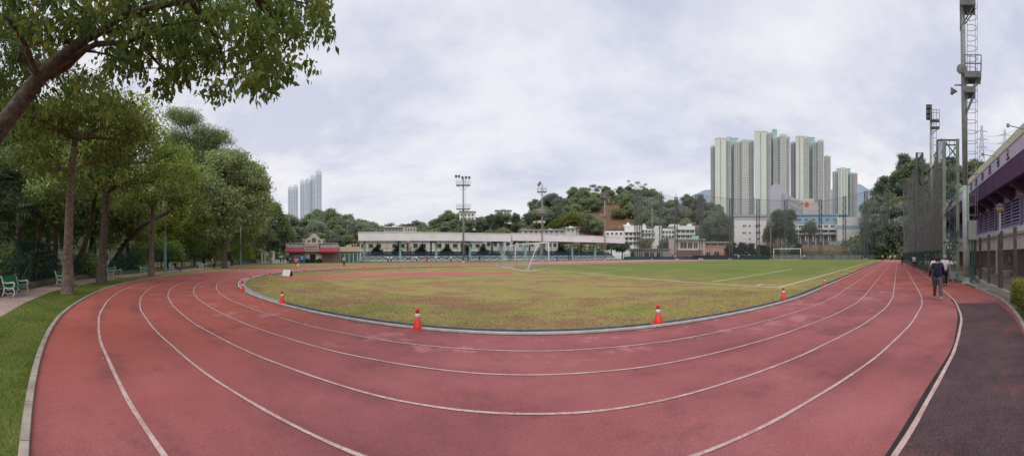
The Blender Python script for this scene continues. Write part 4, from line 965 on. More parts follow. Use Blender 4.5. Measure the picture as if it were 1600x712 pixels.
M_tteal = mat('tower_teal', (0.32, 0.50, 0.47), 0.9, 0.08, 0.05); M_twin = mat('tower_window', (0.30, 0.31, 0.33), 0.5, 0.3, 0.4); M_tslot = mat('tower_slot', (0.46, 0.455, 0.47), 0.9, 0.1, 0.1)
M_tblue = mat('tower_far_white', (0.72, 0.73, 0.78), 0.9, 0.05, 0.05); M_tbw = mat('tower_far_glass', (0.44, 0.51, 0.64), 0.5, 0.15, 0.3)
def tower(xc, d, label, wings, ybase=392):
    px = PX(xc, d, 'housing_tower', label, 'tower block', 'green housing towers')
    for x0, x1, yt, y0, y1, wall, kind in wings: tower_wing(px.t, px, x0, x1, yt, y0, y1, wall, kind, px.p, ybase)
    return px
tower(1143, 400, 'pale green housing tower at the left end of the tower row', [(1110.4, 1118, 227.5, 4, 18, M_tgrey, 'busy'), (1118, 1135, 219, -6, 16, M_tgreen, 'plain'), (1128, 1154, 213, 8, 24, M_tteal, 'core'), (1135, 1142.5, 219.5, -1, 8, M_tgrey, 'busy'), (1147, 1159, 222, 0, 14, M_tgrey, 'busy'), (1159, 1169.5, 220.5, -4, 14, M_tgreen, 'strip'), (1169.5, 1178.4, 219.5, 2, 16, M_tgrey, 'busy')])
tower(1206, 400, 'tallest pale green housing tower in the middle of the row', [(1180, 1198, 208.5, -6, 16, M_tgreen, 'plain'), (1191, 1207, 205, 8, 24, M_tteal, 'core'), (1207, 1214.5, 200.7, 6, 22, M_tteal, 'core'), (1198, 1205, 209, -1, 8, M_tgrey, 'busy'), (1209, 1219, 215, 0, 14, M_tgrey, 'busy'), (1219, 1228.5, 213, -4, 14, M_tgreen, 'strip'), (1228.5, 1234.3, 214, 1, 14, M_tgrey, 'busy')])
tower(1266, 410, 'third pale green housing tower right of the tallest', [(1235.4, 1244, 221.6, 3, 17, M_tgrey, 'busy'), (1244, 1256, 216, -6, 16, M_tgreen, 'plain'), (1256, 1264, 216.5, -4, 10, M_tgreen, 'strip'), (1251, 1273, 212, 8, 24, M_tteal, 'core'), (1270, 1278, 223, 0, 14, M_tgrey, 'busy'), (1278, 1287.4, 221.6, -3, 14, M_tgreen, 'busy'), (1288, 1299, 241, 10, 24, M_tgrey, 'busy')])
tower(1320, 560, 'small distant green housing tower at the right end', [(1301, 1310, 268, 2, 16, M_tgrey, 'busy'), (1310, 1325, 266, -6, 16, M_tgreen, 'strip'), (1307, 1329, 261.6, 8, 24, M_tteal, 'core'), (1328, 1334, 270, 2, 14, M_tgrey, 'busy'), (1334, 1340, 271, 0, 14, M_tgrey, 'busy')])
def blue_tower(xc, d, label, slabs):
    px = PX(xc, d, 'apartment_tower', label, 'tower block', 'slim blue glass towers')
    for x0, x1, yt, y0 in slabs:
        m = MB(); X0, X1, Z1 = px.X(x0), px.X(x1), px.Z(yt); Z0 = 0; w_ = X1 - X0
        m.box(X0, X1, y0, y0 + 16, Z0, Z1, 0)
        for fx in (.26, .72):
            m.box(X0 + w_ * (fx - .15), X0 + w_ * (fx + .15), y0 - .4, y0 + .5, Z0, Z1 - 6, 1)
            for k in range(int((Z1 - 8) / 3.2)): m.box(X0 + w_ * (fx - .17), X0 + w_ * (fx + .17), y0 - .7, y0, 4 + k * 3.2, 4.9 + k * 3.2, 0)
        m.box(X0 + w_ * .2, X0 + w_ * .8, y0 + 3, y0 + 12, Z1, Z1 + 4, 0); m.build('wing', [M_tblue, M_tbw], px.t)
blue_tower(459, 650, 'lowest white tower with blue glass strips on the left', [(450, 458, 292, 2), (458, 466, 291, -2)])
blue_tower(477, 650, 'middle white tower with blue glass strips', [(469, 477, 282, 2), (477, 485, 281, -2)])
blue_tower(494, 650, 'tallest white tower with blue glass strips', [(485, 493.5, 274, 2), (493.5, 503, 267.5, -2)])
# ------------------------------------------------------------------ grandstands
M_teal = mat('teal_paint', (0.24, 0.44, 0.42), 0.6, 0.15, 2); M_roofp = mat('grey_white_cladding', (0.73, 0.72, 0.745), 0.7, 0.08, 0.5); M_seat = mat('blue_seats', (0.13, 0.22, 0.33), 0.6, 0.25, 3)
M_steel = mat('dark_steel', (0.05, 0.055, 0.055), 0.6, 0.25, 3); M_rail2 = mat('pale_railing', (0.62, 0.72, 0.72), 0.6, 0.1, 3); M_floor = mat('stand_concrete', (0.34, 0.32, 0.30), 0.9, 0.2, 1)
SP = A(560, 90); SRZ = math.pi / 2 - ANG
def tst(x):     # distance along the stand front at which the ray of pixel column x crosses it
    u = az(x); r = Vector((math.sin(u), math.cos(u), 0)); den = S.x * r.y - S.y * r.x
    return (r.x * SP.y - r.y * SP.x) / den
def grandstand(x0, x1, cols, label, zt, zb, left_solid):
    t0, t1 = tst(x0), tst(x1); Ln = t1 - t0
    st = thing('grandstand', label, 'grandstand', SP + S * t0, SRZ, 'covered spectator stands')
    dep = 9.0
    m = MB(); m.box(0, Ln, 0, dep, 0, .25); m.build('base', M_floor, st)
    m = MB(); m.box(0, Ln, -1.2, -1.0, zb, zt)
    gg = np.random.default_rng(int(x0)); xx = 0.0
    while xx < Ln:
        m.box(xx, min(Ln, xx + .09), -1.26, -1.19, zb + .02, zt - .12); xx += 0.9 if gg.random() < .8 else 2.7
    m.box(-.05, Ln + .05, -1.3, -.95, zt - .1, zt + .06)
    m.box(-.02, .18, -.99, dep, zb, zt); m.box(Ln - .18, Ln + .02, -.99, dep, zb, zt)
    m.build('roof_fascia', M_roofp, st)
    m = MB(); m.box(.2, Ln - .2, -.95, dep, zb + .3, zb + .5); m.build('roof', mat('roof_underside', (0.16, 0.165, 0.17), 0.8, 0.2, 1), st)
    for cx_ in cols:
        tx = tst(cx_) - t0
        c = MB(); c.box(tx - .28, tx + .28, .2, .7, .25, zb + .3); c.box(tx - .4, tx + .4, .1, .8, .25, .8); c.bar((tx, .7, zb - .2), (tx, dep - .6, zb + .15), .3, .5); c.build('column', M_teal, st)
        c = MB(); c.box(tx - .2, tx + .2, dep - .6, dep - .2, .25, zb + .3); c.build('rear_column', M_steel, st)
    for r in range(4):
        m = MB(); y = 3.2 + r * 1.1; z = .55 + r * .55
        m.box(.5, Ln - .5, y - .35, y + 1.1, z - .35, z)
        k = int((Ln - 1) / .55)
        for j in range(k):
            a = .5 + j * .55; m.box(a + .03, a + .50, y, y + .42, z + .3, z + .36, 1); m.box(a + .03, a + .50, y + .4, y + .46, z + .36, z + .78, 1)
        m.build('seat_row', [M_floor, M_seat], st)
    edges = [0.3] + sorted(tst(c) - t0 for c in cols) + [Ln - .3]
    for a, b in zip(edges, edges[1:]):
        if b - a < 1.2: continue
        a += .35; b -= .35; m = MB(); k = max(1, int((b - a) / 1.8)); w_ = (b - a) / k
        for z in (.35, 1.55): m.bar((a, 0, z), (b, 0, z), .1)
        for j in range(k + 1): m.bar((a + w_ * j, 0, .25), (a + w_ * j, 0, 1.6), .06)
        for j in range(k):
            m.bar((a + w_ * j, 0, .38), (a + w_ * (j + 1), 0, 1.52), .1); m.bar((a + w_ * j, .06, 1.52), (a + w_ * (j + 1), .06, .38), .1)
        m.build('railing', M_rail2, st)
    m = MB(); k = int(Ln / 2.6)
    for j in range(k + 1): m.bar((Ln * j / k, dep, .25), (Ln * j / k, dep, zb + .3), .09)
    m.bar((0, dep, 3.9), (Ln, dep, 3.9), .09); m.bar((0, dep, 2.7), (Ln, dep, 2.7), .06)
    m.build('rear_frame', M_steel, st)
    return st
grandstand(560, 796, [569, 625.5, 682, 735, 785], 'left covered grandstand with long pale ribbed fascia', 8.0, 5.75, True)
grandstand(798, 973, [822, 847, 895, 931], 'right covered grandstand behind the goal with sloping end', 8.2, 6.0, False)
# round clipped bushes behind the stands
LF_clip = leafmat('clipped_leaves', (0.010, 0.018, 0.012), (0.035, 0.05, 0.03), .1)
for i, (x, r) in enumerate([(590, 2.2), (627, 1.9), (668, 2.4), (713, 2.2), (746, 2.0), (777, 2.0), (876, 2.0), (908, 2.3)]):
    p = SP + S * tst(x) - L * 12.5
    make_tree('conical_shrub', 'dark conical shrub seen through the stand, ' + ['first from its left end', 'second behind the left stand', 'third and widest behind the left stand', 'fourth behind the left stand near the floodlight', 'fifth just right of the floodlight pole', 'sixth near the end of the left stand', 'first behind the right stand', 'second behind the right stand'][i], 'shrub', p, [(0, 0, 0), (0, 0, 1.2), (0, 0, 2.4)], (.14, .08),
              [(0, 0, 2.4, r * .8, r * .8, 1.5), (0, 0, 3.6, r * .5, r * .5, 1.2), (.3, 0, 4.6, r * .22, r * .25, .8), (-r * .4, 0, 2.6, r * .5, r * .5, 1.2), (r * .45, 0, 2.5, r * .5, r * .5, 1.1)], 16, 26, .5, .34, LF_clip, M_bark2, 400 + i, 'clipped shrubs behind the stands')
# long pale school blocks behind the stands
def longblock(x0, x1, back, label, h, m_, seed, storeys=3, roofm=M_floor):
    t0, t1 = tst(x0), tst(x1); Ln = t1 - t0; t = thing('school_block', label, 'building', SP + S * t0 - L * back, SRZ)
    m = MB(); m.box(0, Ln, 0, 10, 0, h); m.box(-.3, Ln + .3, -.5, 10.3, h, h + .5)
    for s in range(1, storeys): m.box(0, Ln, -.25, 0, h * s / storeys - .15, h * s / storeys + .15)
    m.build('wall', m_, t)
    gg = np.random.default_rng(seed); k = min(24, int(Ln / 2.6))
    for s in range(storeys):
        for j in range(k):
            if gg.random() < .2: continue
            a = Ln * (j + .2) / k; z = h * (s + .36) / storeys; f = MB()
            f.box(a, a + Ln / k * .55, -.04, .1, z, z + h / storeys * .4, 1); f.box(a - .08, a + Ln / k * .55 + .08, -.16, 0, z - .14, z)
            f.build('window', [m_, M_glass], t)
longblock(556, 650, 26, 'cream school block behind the left end of the left stand', 6.6, M_cream, 1, 2)
longblock(662, 800, 28, 'long pale school block behind the right half of the left stand', 6.8, mat('warm_white', (0.58, 0.55, 0.50), 0.85, 0.12, .6), 2, 2)
longblock(806, 936, 27, 'pale green roofed school block behind the right stand', 7.6, mat('mint_render', (0.50, 0.53, 0.50), 0.85, 0.15, .5), 3, 2)

# ------------------------------------------------------------------ kiosk and entrance
k = PX(490, 86, 'snack_kiosk', 'single storey kiosk with dark red awnings and an arched gable', 'kiosk', base=None)
M_red = mat('maroon_awning', (0.29, 0.045, 0.075), 0.75, 0.2, 1.5); M_brick = mat('brown_tile', (0.30, 0.20, 0.17), 0.85, 0.25, 4); M_pink = mat('pink_tile', (0.48, 0.37, 0.35), 0.85, 0.12, 2)
k.part('wall', M_brick, [(451, 530, 387, None, 0, 6)])
for it in [(447, 474, 381.5, 386.6, .1, .5), (500, 530, 382.5, 386.6, .1, .5)]: k.part('parapet', mat('parapet_grey', (0.42, 0.40, 0.385), 0.85, 0.15, 1), [it])
for x0, x1 in ((446.5, 475.5), (498, 528)):
    m = MB(); X0, X1 = k.X(x0), k.X(x1); zt, zb = k.Z(386.7), k.Z(392.5)
    m.add([(X0, 0, zt), (X1, 0, zt), (X1, -1.6, zb), (X0, -1.6, zb), (X0, -1.6, zb - .28), (X1, -1.6, zb - .28), (X0, 0, zb - .2), (X1, 0, zb - .2)], [(0, 1, 2, 3), (3, 2, 5, 4), (0, 3, 4, 6), (1, 7, 5, 2), (4, 5, 7, 6)])
    for j in range(14): a = X0 + (X1 - X0) * j / 14; m.box(a, a + (X1 - X0) / 28, -1.64, -1.58, zb - .42, zb - .25)
    m.build('awning', M_red, k.t)
sg = k.part('sign_panel', M_pink, [(475.5, 498, 380, 393, -.5, -.1)])
m = MB(); gg = np.random.default_rng(3)
for row, (ya, yb, n) in enumerate(((384.6, 386.6, 9), (389.0, 390.2, 12))):
    for j in range(n):
        xa = 478 + 17.6 * j / n; w_ = 17.6 / n * .72; X0, X1, Z1, Z0 = k.X(xa), k.X(xa + w_), k.Z(ya), k.Z(yb)
        for _ in range(3): zz_ = gg.uniform(Z0, Z1); m.box(X0, X1, -.54, -.48, zz_, zz_ + .05)
        for _ in range(2): xx_ = gg.uniform(X0, X1); m.box(xx_, xx_ + .05, -.54, -.48, Z0, Z1)
    if j == n - 1: m.build('lettering', mat('red_brown_letters', (0.30, 0.10, 0.09), 0.7, 0.1, 3), sg); m = MB()
# ornate gable: arch with stepped shoulders
out_ = [(473, 380), (473, 373), (477, 373), (477, 374.5), (480, 373), (483.5, 370), (485.5, 368.5), (486, 366.5), (488, 365.2), (490.5, 364.8), (493, 365.2), (495, 366.5), (495.5, 368.5), (498, 370.5), (501, 373), (504, 374.5), (504, 373), (508, 373), (508, 380)]
m = MB(); m.prism([(k.X(a), k.Z(b)) for a, b in out_], .5); 
gbl = m.build('gable', mat('gable_render', (0.55, 0.52, 0.48), 0.85, 0.12, 1.5), k.t)
m = MB()
for a, b, yt, yb in ((487, 494, 371, 378.5), (480.5, 484.5, 374.5, 378.5), (497, 501, 374.5, 378.5), (474, 476.5, 374, 379), (505, 507.5, 374, 379)):
    X0, X1, Z1, Z0 = k.X(a), k.X(b), k.Z(yt), k.Z(yb); r = (X1 - X0) / 2; pts = [(X0, Z0)] + [((X0 + X1) / 2 - r * math.cos(q), Z1 - r + r * math.sin(q)) for q in [math.pi * i / 8 for i in range(9)]] + [(X1, Z0)]
    MB().add([(x, -.012, z) for x, z in pts], [tuple(range(len(pts)))]).build('arch_recess', mat('recess_shade', (0.13, 0.13, 0.12), 0.9, 0.3, 2), gbl)  # flat faces, the shade of the recesses put into their dark colour
k.part('roof_terrace', mat('terrace', (0.5, 0.47, 0.44), 0.85, 0.2, 1), [(449, 530, 378.5, 379.2, 3, 3.1), (449, 530, 381, 381.5, 3, 3.1)] + [(x, x + .7, 378.5, 387, 3, 3.1) for x in range(449, 530, 6)])
k.part('notice_board', mat('pale_blue_board', (0.36, 0.46, 0.54), 0.6, 0.2, 1), [(459, 468, 397.8, 409.5, -.2, 0)])
k.part('doorway', M_dark, [(484, 493, 397, 411.4, -.03, .2)]); k.part('side_shutter', mat('shutter', (0.23, 0.15, 0.14), 0.7, 0.2, 6), [(504, 520, 398, 411, -.06, .1)])
for it in [(476, 484, 398, 404, -.06, .1), (494, 503, 398, 404, -.06, .1)]: k.part('counter', mat('counter_grey', (0.45, 0.44, 0.43), 0.7, 0.15, 2), [it])
v = PX(472.5, 84, 'vending_machine', 'blue vending machine against the kiosk wall', 'vending machine')
M_blue = mat('bright_blue', (0.03, 0.16, 0.42), 0.4, 0.15, 3)
v.part('cabinet', M_blue, [(468.8, 476.2, 399, None, 0, .8)]); v.part('window', mat('vend_glass', (0.30, 0.42, 0.5), 0.2, 0.2, 3), [(469.6, 473.8, 400.2, 405, -.03, .1)]); v.part('hatch', M_dark, [(469.8, 474, 407.5, 409, -.03, .1)])
v.part('base', M_steel, [(469, 476, 410.6, None, .02, .7)])
for i, (x0, x1, lab_) in enumerate([(476.8, 484, 'covered dark stall table left of the kiosk door'), (494.5, 504, 'covered dark stall table right of the kiosk door')]):
    b = PX((x0 + x1) / 2, 84.5, 'stall_table', lab_, 'table', 'stall tables before the kiosk'); X0, X1 = b.X(x0), b.X(x1); m = MB()
    pts = [(X0, .0), (X0 + .05, .75), (X0 + .3, 1.05), ((X0 + X1) / 2, 1.15), (X1 - .3, 1.0), (X1 - .04, .7), (X1, 0)]; m.prism(pts, .8); m.build('cover', M_dark, b.t)
    for q in (X0 + .1, X1 - .1): MB().tube([(q, .4, 0), (q, .4, .7)], .03, 6).build('leg', M_steel, b.t)
e_ = PX(545, 87, 'glass_entrance', 'beige topped entrance with pale teal framed glass doors', 'entrance building')
e_.part('fascia', mat('beige_fascia', (0.52, 0.42, 0.29), 0.8, 0.1, 1), [(528, 562, 385.5, 393, -.5, 5)]); e_.part('wall', M_cream, [(528, 562, 393, None, .8, 5)])
e_.part('glass', mat('teal_glass', (0.06, 0.14, 0.15), 0.15, 0.3, 1.5, spec=.6), [(528, 560, 395, 411, .2, .5)])
M_tf = mat('pale_teal_frame', (0.45, 0.62, 0.60), 0.5, 0.1, 2)
for x in (527.5, 531, 538.2, 545, 551.5, 558): e_.part('frame_post', M_tf, [(x, x + 1.1, 393.5, None, 0, .3)])
e_.part('frame_rail', M_tf, [(528, 560, 396.2, 397, .05, .28), (528, 560, 393.2, 394.2, .05, .28), (528, 560, 410.6, 411.2, .05, .28)])
e_.part('roof_clutter', mat('clutter', (0.35, 0.33, 0.30), 0.85, 0.4, 2), [(541, 550, 382.3, 385.5, 1, 2), (552, 553, 380, 385.5, 1, 1.2), (556, 557, 380, 385.5, 1, 1.2), (545, 558, 381, 381.8, 1, 1.2)])
# gate pillars and low walls at the far end of the path
M_pil = mat('gate_stone', (0.50, 0.44, 0.38), 0.9, 0.15, 2)
def pillar(x0, x1, yt, d, label, m_=M_pil):
    b = PX((x0 + x1) / 2, d, 'gate_pillar', label, 'pillar', 'pillars at the path gate'); X0, X1 = b.X(x0), b.X(x1); z = b.Z(yt)
    MB().box(X0, X1, 0, X1 - X0, 0, z).build('shaft', m_, b.t)
    m = MB(); m.box(X0 - .07, X1 + .07, -.07, X1 - X0 + .07, z, z + .12); m.box(X0 + .05, X1 - .05, .05, X1 - X0 - .05, z + .12, z + .22); m.build('cap', m_, b.t)
    MB().box(X0 - .06, X1 + .06, -.06, X1 - X0 + .06, 0, .22).build('plinth', m_, b.t)
pillar(408, 411.2, 395.5, 78, 'left pink stone gate pillar by the end of the fence'); pillar(413, 416.4, 395.5, 78, 'right pink stone gate pillar of the close pair')
pillar(426, 429, 394, 80, 'tall white gate pillar beside the low white wall', M_white); pillar(419, 421, 404, 79, 'short stone bollard pillar right of the gate pair')
for x0, x1, yt, lab_ in ((401, 407, 405.5, 'low stone wall where the green fence ends'), (429.5, 447, 406, 'low white wall running from the gate to the kiosk')):
    b = PX((x0 + x1) / 2, 80, 'low_wall', lab_, 'wall'); b.part('wall', M_pil if x0 < 410 else M_white, [(x0, x1, yt, None, 0, .3)]); b.part('coping', M_pil if x0 < 410 else M_white, [(x0 - .3, x1 + .3, yt - .7, yt, -.05, .35)])

# ------------------------------------------------------------------ floodlight poles
M_galv = mat('galvanised_steel', (0.26, 0.26, 0.255), 0.6, 0.2, 2, metal=0.2)
def floodlight(x, d, ytop, label, plats, wpx, lamps, r=.2, side=0.0):
    b = PX(x, d, 'floodlight_pole', label, 'floodlight', 'floodlight poles'); zt = b.Z(ytop)
    MB().tube([(0, 0, 0), (0, 0, zt * .5), (0, 0, zt)], [r, r * .8, r * .55], 10).build('pole', M_galv, b.t, smooth=True)
    MB().lathe([(r * 2.2, 0), (r * 2.2, .1), (r * 1.2, .25), (r, .5)], 10).build('base', M_floor, b.t)
    hw = wpx * b.p / 2
    for y in plats:
        z = b.Z(y); m = MB(); m.box(-hw + side, hw + side, -.7, .7, z - .12, z)
        for yy in (-.7, .7):
            for zz_ in (.5, 1.0): m.bar((-hw + side, yy, z + zz_), (hw + side, yy, z + zz_), .05)
            for j in range(7): m.bar((-hw + side + 2 * hw * j / 6, yy, z), (-hw + side + 2 * hw * j / 6, yy, z + 1.0), .05)
        m.bar((-hw * .8 + side, 0, z - .1), (0, 0, z - hw * .9), .07); m.bar((hw * .8 + side, 0, z - .1), (0, 0, z - hw * .9), .07)
        m.build('platform', M_galv, b.t)
    for lx, ly in lamps:
        X0, Z0 = b.X(x + lx), b.Z(ly); m = MB(); s = b.p * 1.9
        m.add([(X0 - s, -.3, Z0 - s), (X0 + s, -.3, Z0 - s), (X0 + s, -.25, Z0 + s), (X0 - s, -.25, Z0 + s), (X0 - s * .6, .5, Z0 - s * .6), (X0 + s * .6, .5, Z0 - s * .6), (X0 + s * .6, .5, Z0 + s * .6), (X0 - s * .6, .5, Z0 + s * .6)], [(0, 1, 2, 3), (7, 6, 5, 4), (0, 4, 5, 1), (1, 5, 6, 2), (2, 6, 7, 3), (3, 7, 4, 0)])
        m.bar((X0, .2, Z0 - s), (X0, .2, Z0 - s * 2.2), .08); m.build('lamp', mat('lamp_housing', (0.10, 0.10, 0.105), 0.5, 0.25, 3), b.t)
    m = MB()
    for zz_ in np.arange(2.5, zt - .5, .6): m.bar((r, -.2, zz_), (r + .3, -.2, zz_), .03)
    m.bar((r, -.2, 2.2), (r, -.2, zt), .035); m.bar((r + .3, -.2, 2.2), (r + .3, -.2, zt), .035); m.build('ladder', M_galv, b.t)
floodlight(724, 84, 276, 'tall floodlight mast with two platforms before the left stand', [289, 326], 22, [(-11, 275.5), (-6.5, 275.5), (-1, 277.5), (4.5, 277.5), (9.5, 277.5)], .26)
floodlight(847, 92, 287, 'floodlight pole with narrow crossarm behind the near goal', [299.5, 333], 15, [(-5, 289), (-3, 286)], .2)
floodlight(945, 112, 300, 'slender floodlight pole at the right end of the right stand', [308.5, 338], 14, [(-4, 302), (0, 301), (4, 302), (5, 336)], .2)
floodlight(1204, 118, 345, 'short twin headed floodlight before the white school block', [352], 10, [(-4, 350), (0, 348.5), (4, 350)], .15)
floodlight(1019, 122, 316, 'thin floodlight pole between the first lattice masts', [320], 10, [(-3, 318), (3, 318)], .16)

# ------------------------------------------------------------------ lattice masts and the far net
M_mast = mat('mast_grey_green', (0.075, 0.09, 0.088), 0.6, 0.25, 1); M_fnet = netmat('far_net', (0.16, 0.165, 0.18), 0.2, 0.04, (0.05, 0.05, 0.3))
def mast(x, d, ytop, label, wd=.9):
    b = PX(x, d, 'lattice_mast', label, 'mast', 'lattice masts carrying the far net'); zt = b.Z(ytop); h = wd / 2
    m = MB()
    for sx_ in (-h, h):
        for sy_ in (-h, h): m.bar((sx_, sy_, 0), (sx_, sy_, zt), .32)
    m.build('leg_frame', M_mast, b.t)
    m = MB(); nseg = int(zt / 1.3)
    for i in range(nseg):
        z0, z1 = zt * i / nseg, zt * (i + 1) / nseg; s_ = 1 if i % 2 else -1
        for yy in (-h, h): m.bar((-h * s_, yy, z0), (h * s_, yy, z1), .13)
        for xx_ in (-h, h): m.bar((xx_, -h * s_, z0), (xx_, h * s_, z1), .08)
        m.bar((-h, -h, z1), (h, -h, z1), .08); m.bar((-h, h, z1), (h, h, z1), .08)
    m.build('bracing', M_mast, b.t)
    m = MB(); m.box(-h - .4, h + .4, -h - .4, h + .4, 0, .4); m.build('footing', M_floor, b.t)
mx_ = [(994, 300, 'first pair left'), (1001, 296, 'first pair right'), (1032.5, 300, 'second'), (1056.5, 308, 'third'), (1095, 305, 'fourth'), (1142, 311, 'fifth, left of the white school block'), (1184.5, 311, 'sixth, on the white school block'), (1228, 312, 'seventh, behind the far goal left post'), (1282, 312, 'eighth, right of the far goal'), (1319.5, 307, 'ninth'), (1353, 299, 'tenth'), (1387, 300, 'last, nearest the track end')]
for i, (x, y, nm) in enumerate(mx_): mast(x, 128 - .8 * i, y, f'lattice mast {nm} along the far net' if 'mast' not in nm else nm, 1.0)
t = thing('safety_net', 'high fine grey net strung between the lattice masts', 'net', A(1200, 126))
ntop = [P(x, y + 1 + 1.5 * math.sin(i), 127 - .8 * i) for i, (x, y, _) in enumerate(mx_)]
o_ = t.location
m = MB(); m.ribbon([Vector((p.x, p.y, 2.2)) - o_ for p in ntop], [p - o_ for p in ntop]); m.build('net_panel', M_fnet, t)
m = MB(); m.tube([p - o_ for p in ntop], .05, 5); m.build('top_cable', M_steel, t)
t = thing('bundled_net', 'dark gathered net bundle hanging high between the third and fourth masts', 'net', A(1088, 124))
m = MB(); bpx = PX(1088, 123.5, 'net_helper', 'x', 'x'); bpx.t['kind'] = 'helper'; bpy.data.objects.remove(bpx.t)
pts0 = [(1056, 302), (1058, 322), (1062, 337), (1072, 339), (1082, 337), (1086, 322), (1087, 303)]
m.tube([(bpx.X(a), 0, bpx.Z(b_)) for a, b_ in pts0], [.1, .14, .3, .2, .3, .16, .12], 7)
t.rotation_euler = (0, 0, face(1088)); m.build('net_rope', mat('net_black', (0.045, 0.045, 0.05), 0.9, 0.3, 2), t)
m = MB(); m.box(bpx.X(1088), bpx.X(1100), -.3, .3, bpx.Z(339), bpx.Z(303)); m.build('net_fold', netmat('net_fold', (0.12, 0.12, 0.13), .42, .1, (.5, .5, .05)), t)
# boundary wall and fence at the far end
def boundary(x0, x1, d0, d1, label, wall_y, top_y, m_):
    p0, p1 = A(x0, d0), A(x1, d1); ln = (p1 - p0).length; dr = (p1 - p0).normalized(); t = thing('boundary_fence', label, 'fence', p0, math.atan2(dr.y, dr.x))
    zw = H + (hor(x0) - wall_y) / F * d0; zt = H + (hor(x0) - top_y) / F * d0
    MB().box(0, ln, 0, .3, 0, zw).build('wall', m_, t)
    n = min(90, int(ln / 2.5))
    for j in range(n + 1): MB().bar((ln * j / n, -.1, 0), (ln * j / n, -.1, zt), .09).build('post', M_green, t)
    m = MB(); m.bar((0, -.1, zt), (ln, -.1, zt), .07); m.bar((0, -.1, zw), (ln, -.1, zw), .06); m.build('rail', M_green, t)
    MB().add([(0, -.1, 0), (ln, -.1, 0), (ln, -.1, zt), (0, -.1, zt)], [(0, 1, 2, 3)]).build('mesh_panel', netmat('boundary_mesh', (0.03, 0.06, 0.06), .3, .04), t)
boundary(1082, 1206, 126, 122, 'dark green mesh fence with low wall along the far end', 399, 396, mat('dark_hoarding', (0.05, 0.085, 0.10), 0.8, 0.2, 1))
boundary(1206, 1402, 122, 121, 'grey walled mesh fence behind the far goal', 397.5, 392.5, mat('grey_wall', (0.33, 0.33, 0.335), 0.9, 0.15, .5))
boundary(975, 1082, 124, 126, 'blue green mesh fence below the white school', 401, 397, mat('blue_hoarding', (0.07, 0.13, 0.16), 0.8, 0.25, .6))

# ------------------------------------------------------------------ school and other blocks on the far side
b = PX(1000, 158, 'school_building', 'stepped white school with rows of dark windows below the hill', 'building')
b.part('wall', M_white, [(943, 976, 360, None, 2, 14), (976, 1002, 352, None, 0, 14), (1002, 1024, 357, None, 2, 14), (1024, 1034, 352, None, 1, 14), (1034, 1056, 356, None, 3, 14), (1056, 1086, 352.5, None, 0, 14)])
for it in [(974, 985, 350.2, 353, 1, 8), (979, 983, 347, 350.2, 2, 5), (1003, 1010, 351, 357, 3, 8), (1005, 1008, 348.6, 351, 4, 6), (1047, 1062, 349.6, 353, 2, 9), (1076, 1082, 348.5, 352.5, 2, 6)]: b.part('stair_tower', M_white, [it])
for it in [(975.5, 1002.5, yy, yy + 1.1, -.7, 0) for yy in (362, 369.5, 377)] + [(1055.5, 1086.5, yy, yy + 1.1, -.7, 0) for yy in (358, 366, 374)] + [(1002.5, 1023.5, yy, yy + 1.1, 1.3, 2) for yy in (363, 371)]: b.part('floor_band', mat('band_grey', (0.48, 0.48, 0.49), 0.85, 0.12, 1), [it])
rc = []
for yy in (363.4, 371, 378.6): rc += [(977.2 + 6.2 * j, 981.6 + 6.2 * j, yy, yy + 4) for j in range(4)]
windows(b, rc, y=-.02)
windows(b, [(1057.5 + 7 * j, 1063 + 7 * j, yy, yy + 4) for yy in (359.4, 367.4, 375.4) for j in range(4)], y=-.02)
windows(b, [(1003.5 + 5 * j, 1007 + 5 * j, yy, yy + 3.6) for yy in (359, 365.6, 373) for j in range(4)], y=1.98)
windows(b, [(1036 + 5 * j, 1039.4 + 5 * j, yy, yy + 3.6) for yy in (360, 367, 374) for j in range(4)], y=2.98)
windows(b, [(947 + 7 * j, 951 + 7 * j, yy, yy + 3) for yy in (362.5, 370) for j in range(4)], y=1.98)
b.part('rooftop_frame', M_steel, [(945, 975, 357.3, 357.9, 5, 6)] + [(x, x + .6, 357.3, 360, 5, 5.4) for x in (945, 952, 959, 966, 973)])
def shed(x0, x1, yt, d, label, m_, wins, roof=None, depth=8, extra=()):
    q = PX((x0 + x1) / 2, d, 'low_building', label, 'building'); q.part('wall', m_, [(x0, x1, yt, None, 0, depth)])
    q.part('roof_slab', roof or M_floor, [(x0 - 1, x1 + 1, yt - 1.4, yt, -1, depth + .5)])
    windows(q, wins)
    for nm, mm, it in extra: q.part(nm, mm, it)
    return q
shed(984, 1046, 389.5, 134, 'long low white pavilion with dark shaded front', mat('pavilion_white', (0.55, 0.54, 0.52), .85, .12, 1), [(986, 991, 393, 402), (1007, 1014, 393.5, 402), (1016, 1022, 393.5, 402), (1026, 1032, 393.5, 402)])
shed(1046, 1102, 374.6, 138, 'cream two level clubhouse with a green roof hatch', M_cream, [(1063, 1073, 378, 388), (1074.5, 1082, 378.5, 388), (1084, 1090, 379, 388)], mat('pale_green_slab', (0.42, 0.48, 0.38), .85, .12, 1), 10, [('roof_hatch', mat('mint_hatch', (0.35, 0.60, 0.50), .7, .1, 2), [(1081, 1092, 368, 373.2, 2, 6)]), ('side_tower', mat('pink_render', (0.56, 0.46, 0.42), .85, .1, 1), [(1045, 1054, 374, None, -1.2, 0)]), ('canopy', M_white, [(1058, 1098, 389.5, 390.8, -2.5, 0)])])
shed(1098, 1142, 379, 139, 'salmon banded low building under the dark trees', mat('salmon_render', (0.50, 0.33, 0.26), .85, .15, 1), [(1101, 1108, 380, 384), (1111, 1120, 380, 384), (1123, 1132, 380, 384), (1104, 1110, 393, 400), (1116, 1124, 392, 401)], mat('pale_green_slab', (0.42, 0.48, 0.38), .85, .12, 1))
b = PX(1172, 165, 'school_building', 'plain white block with a grey roof band and few windows', 'building')
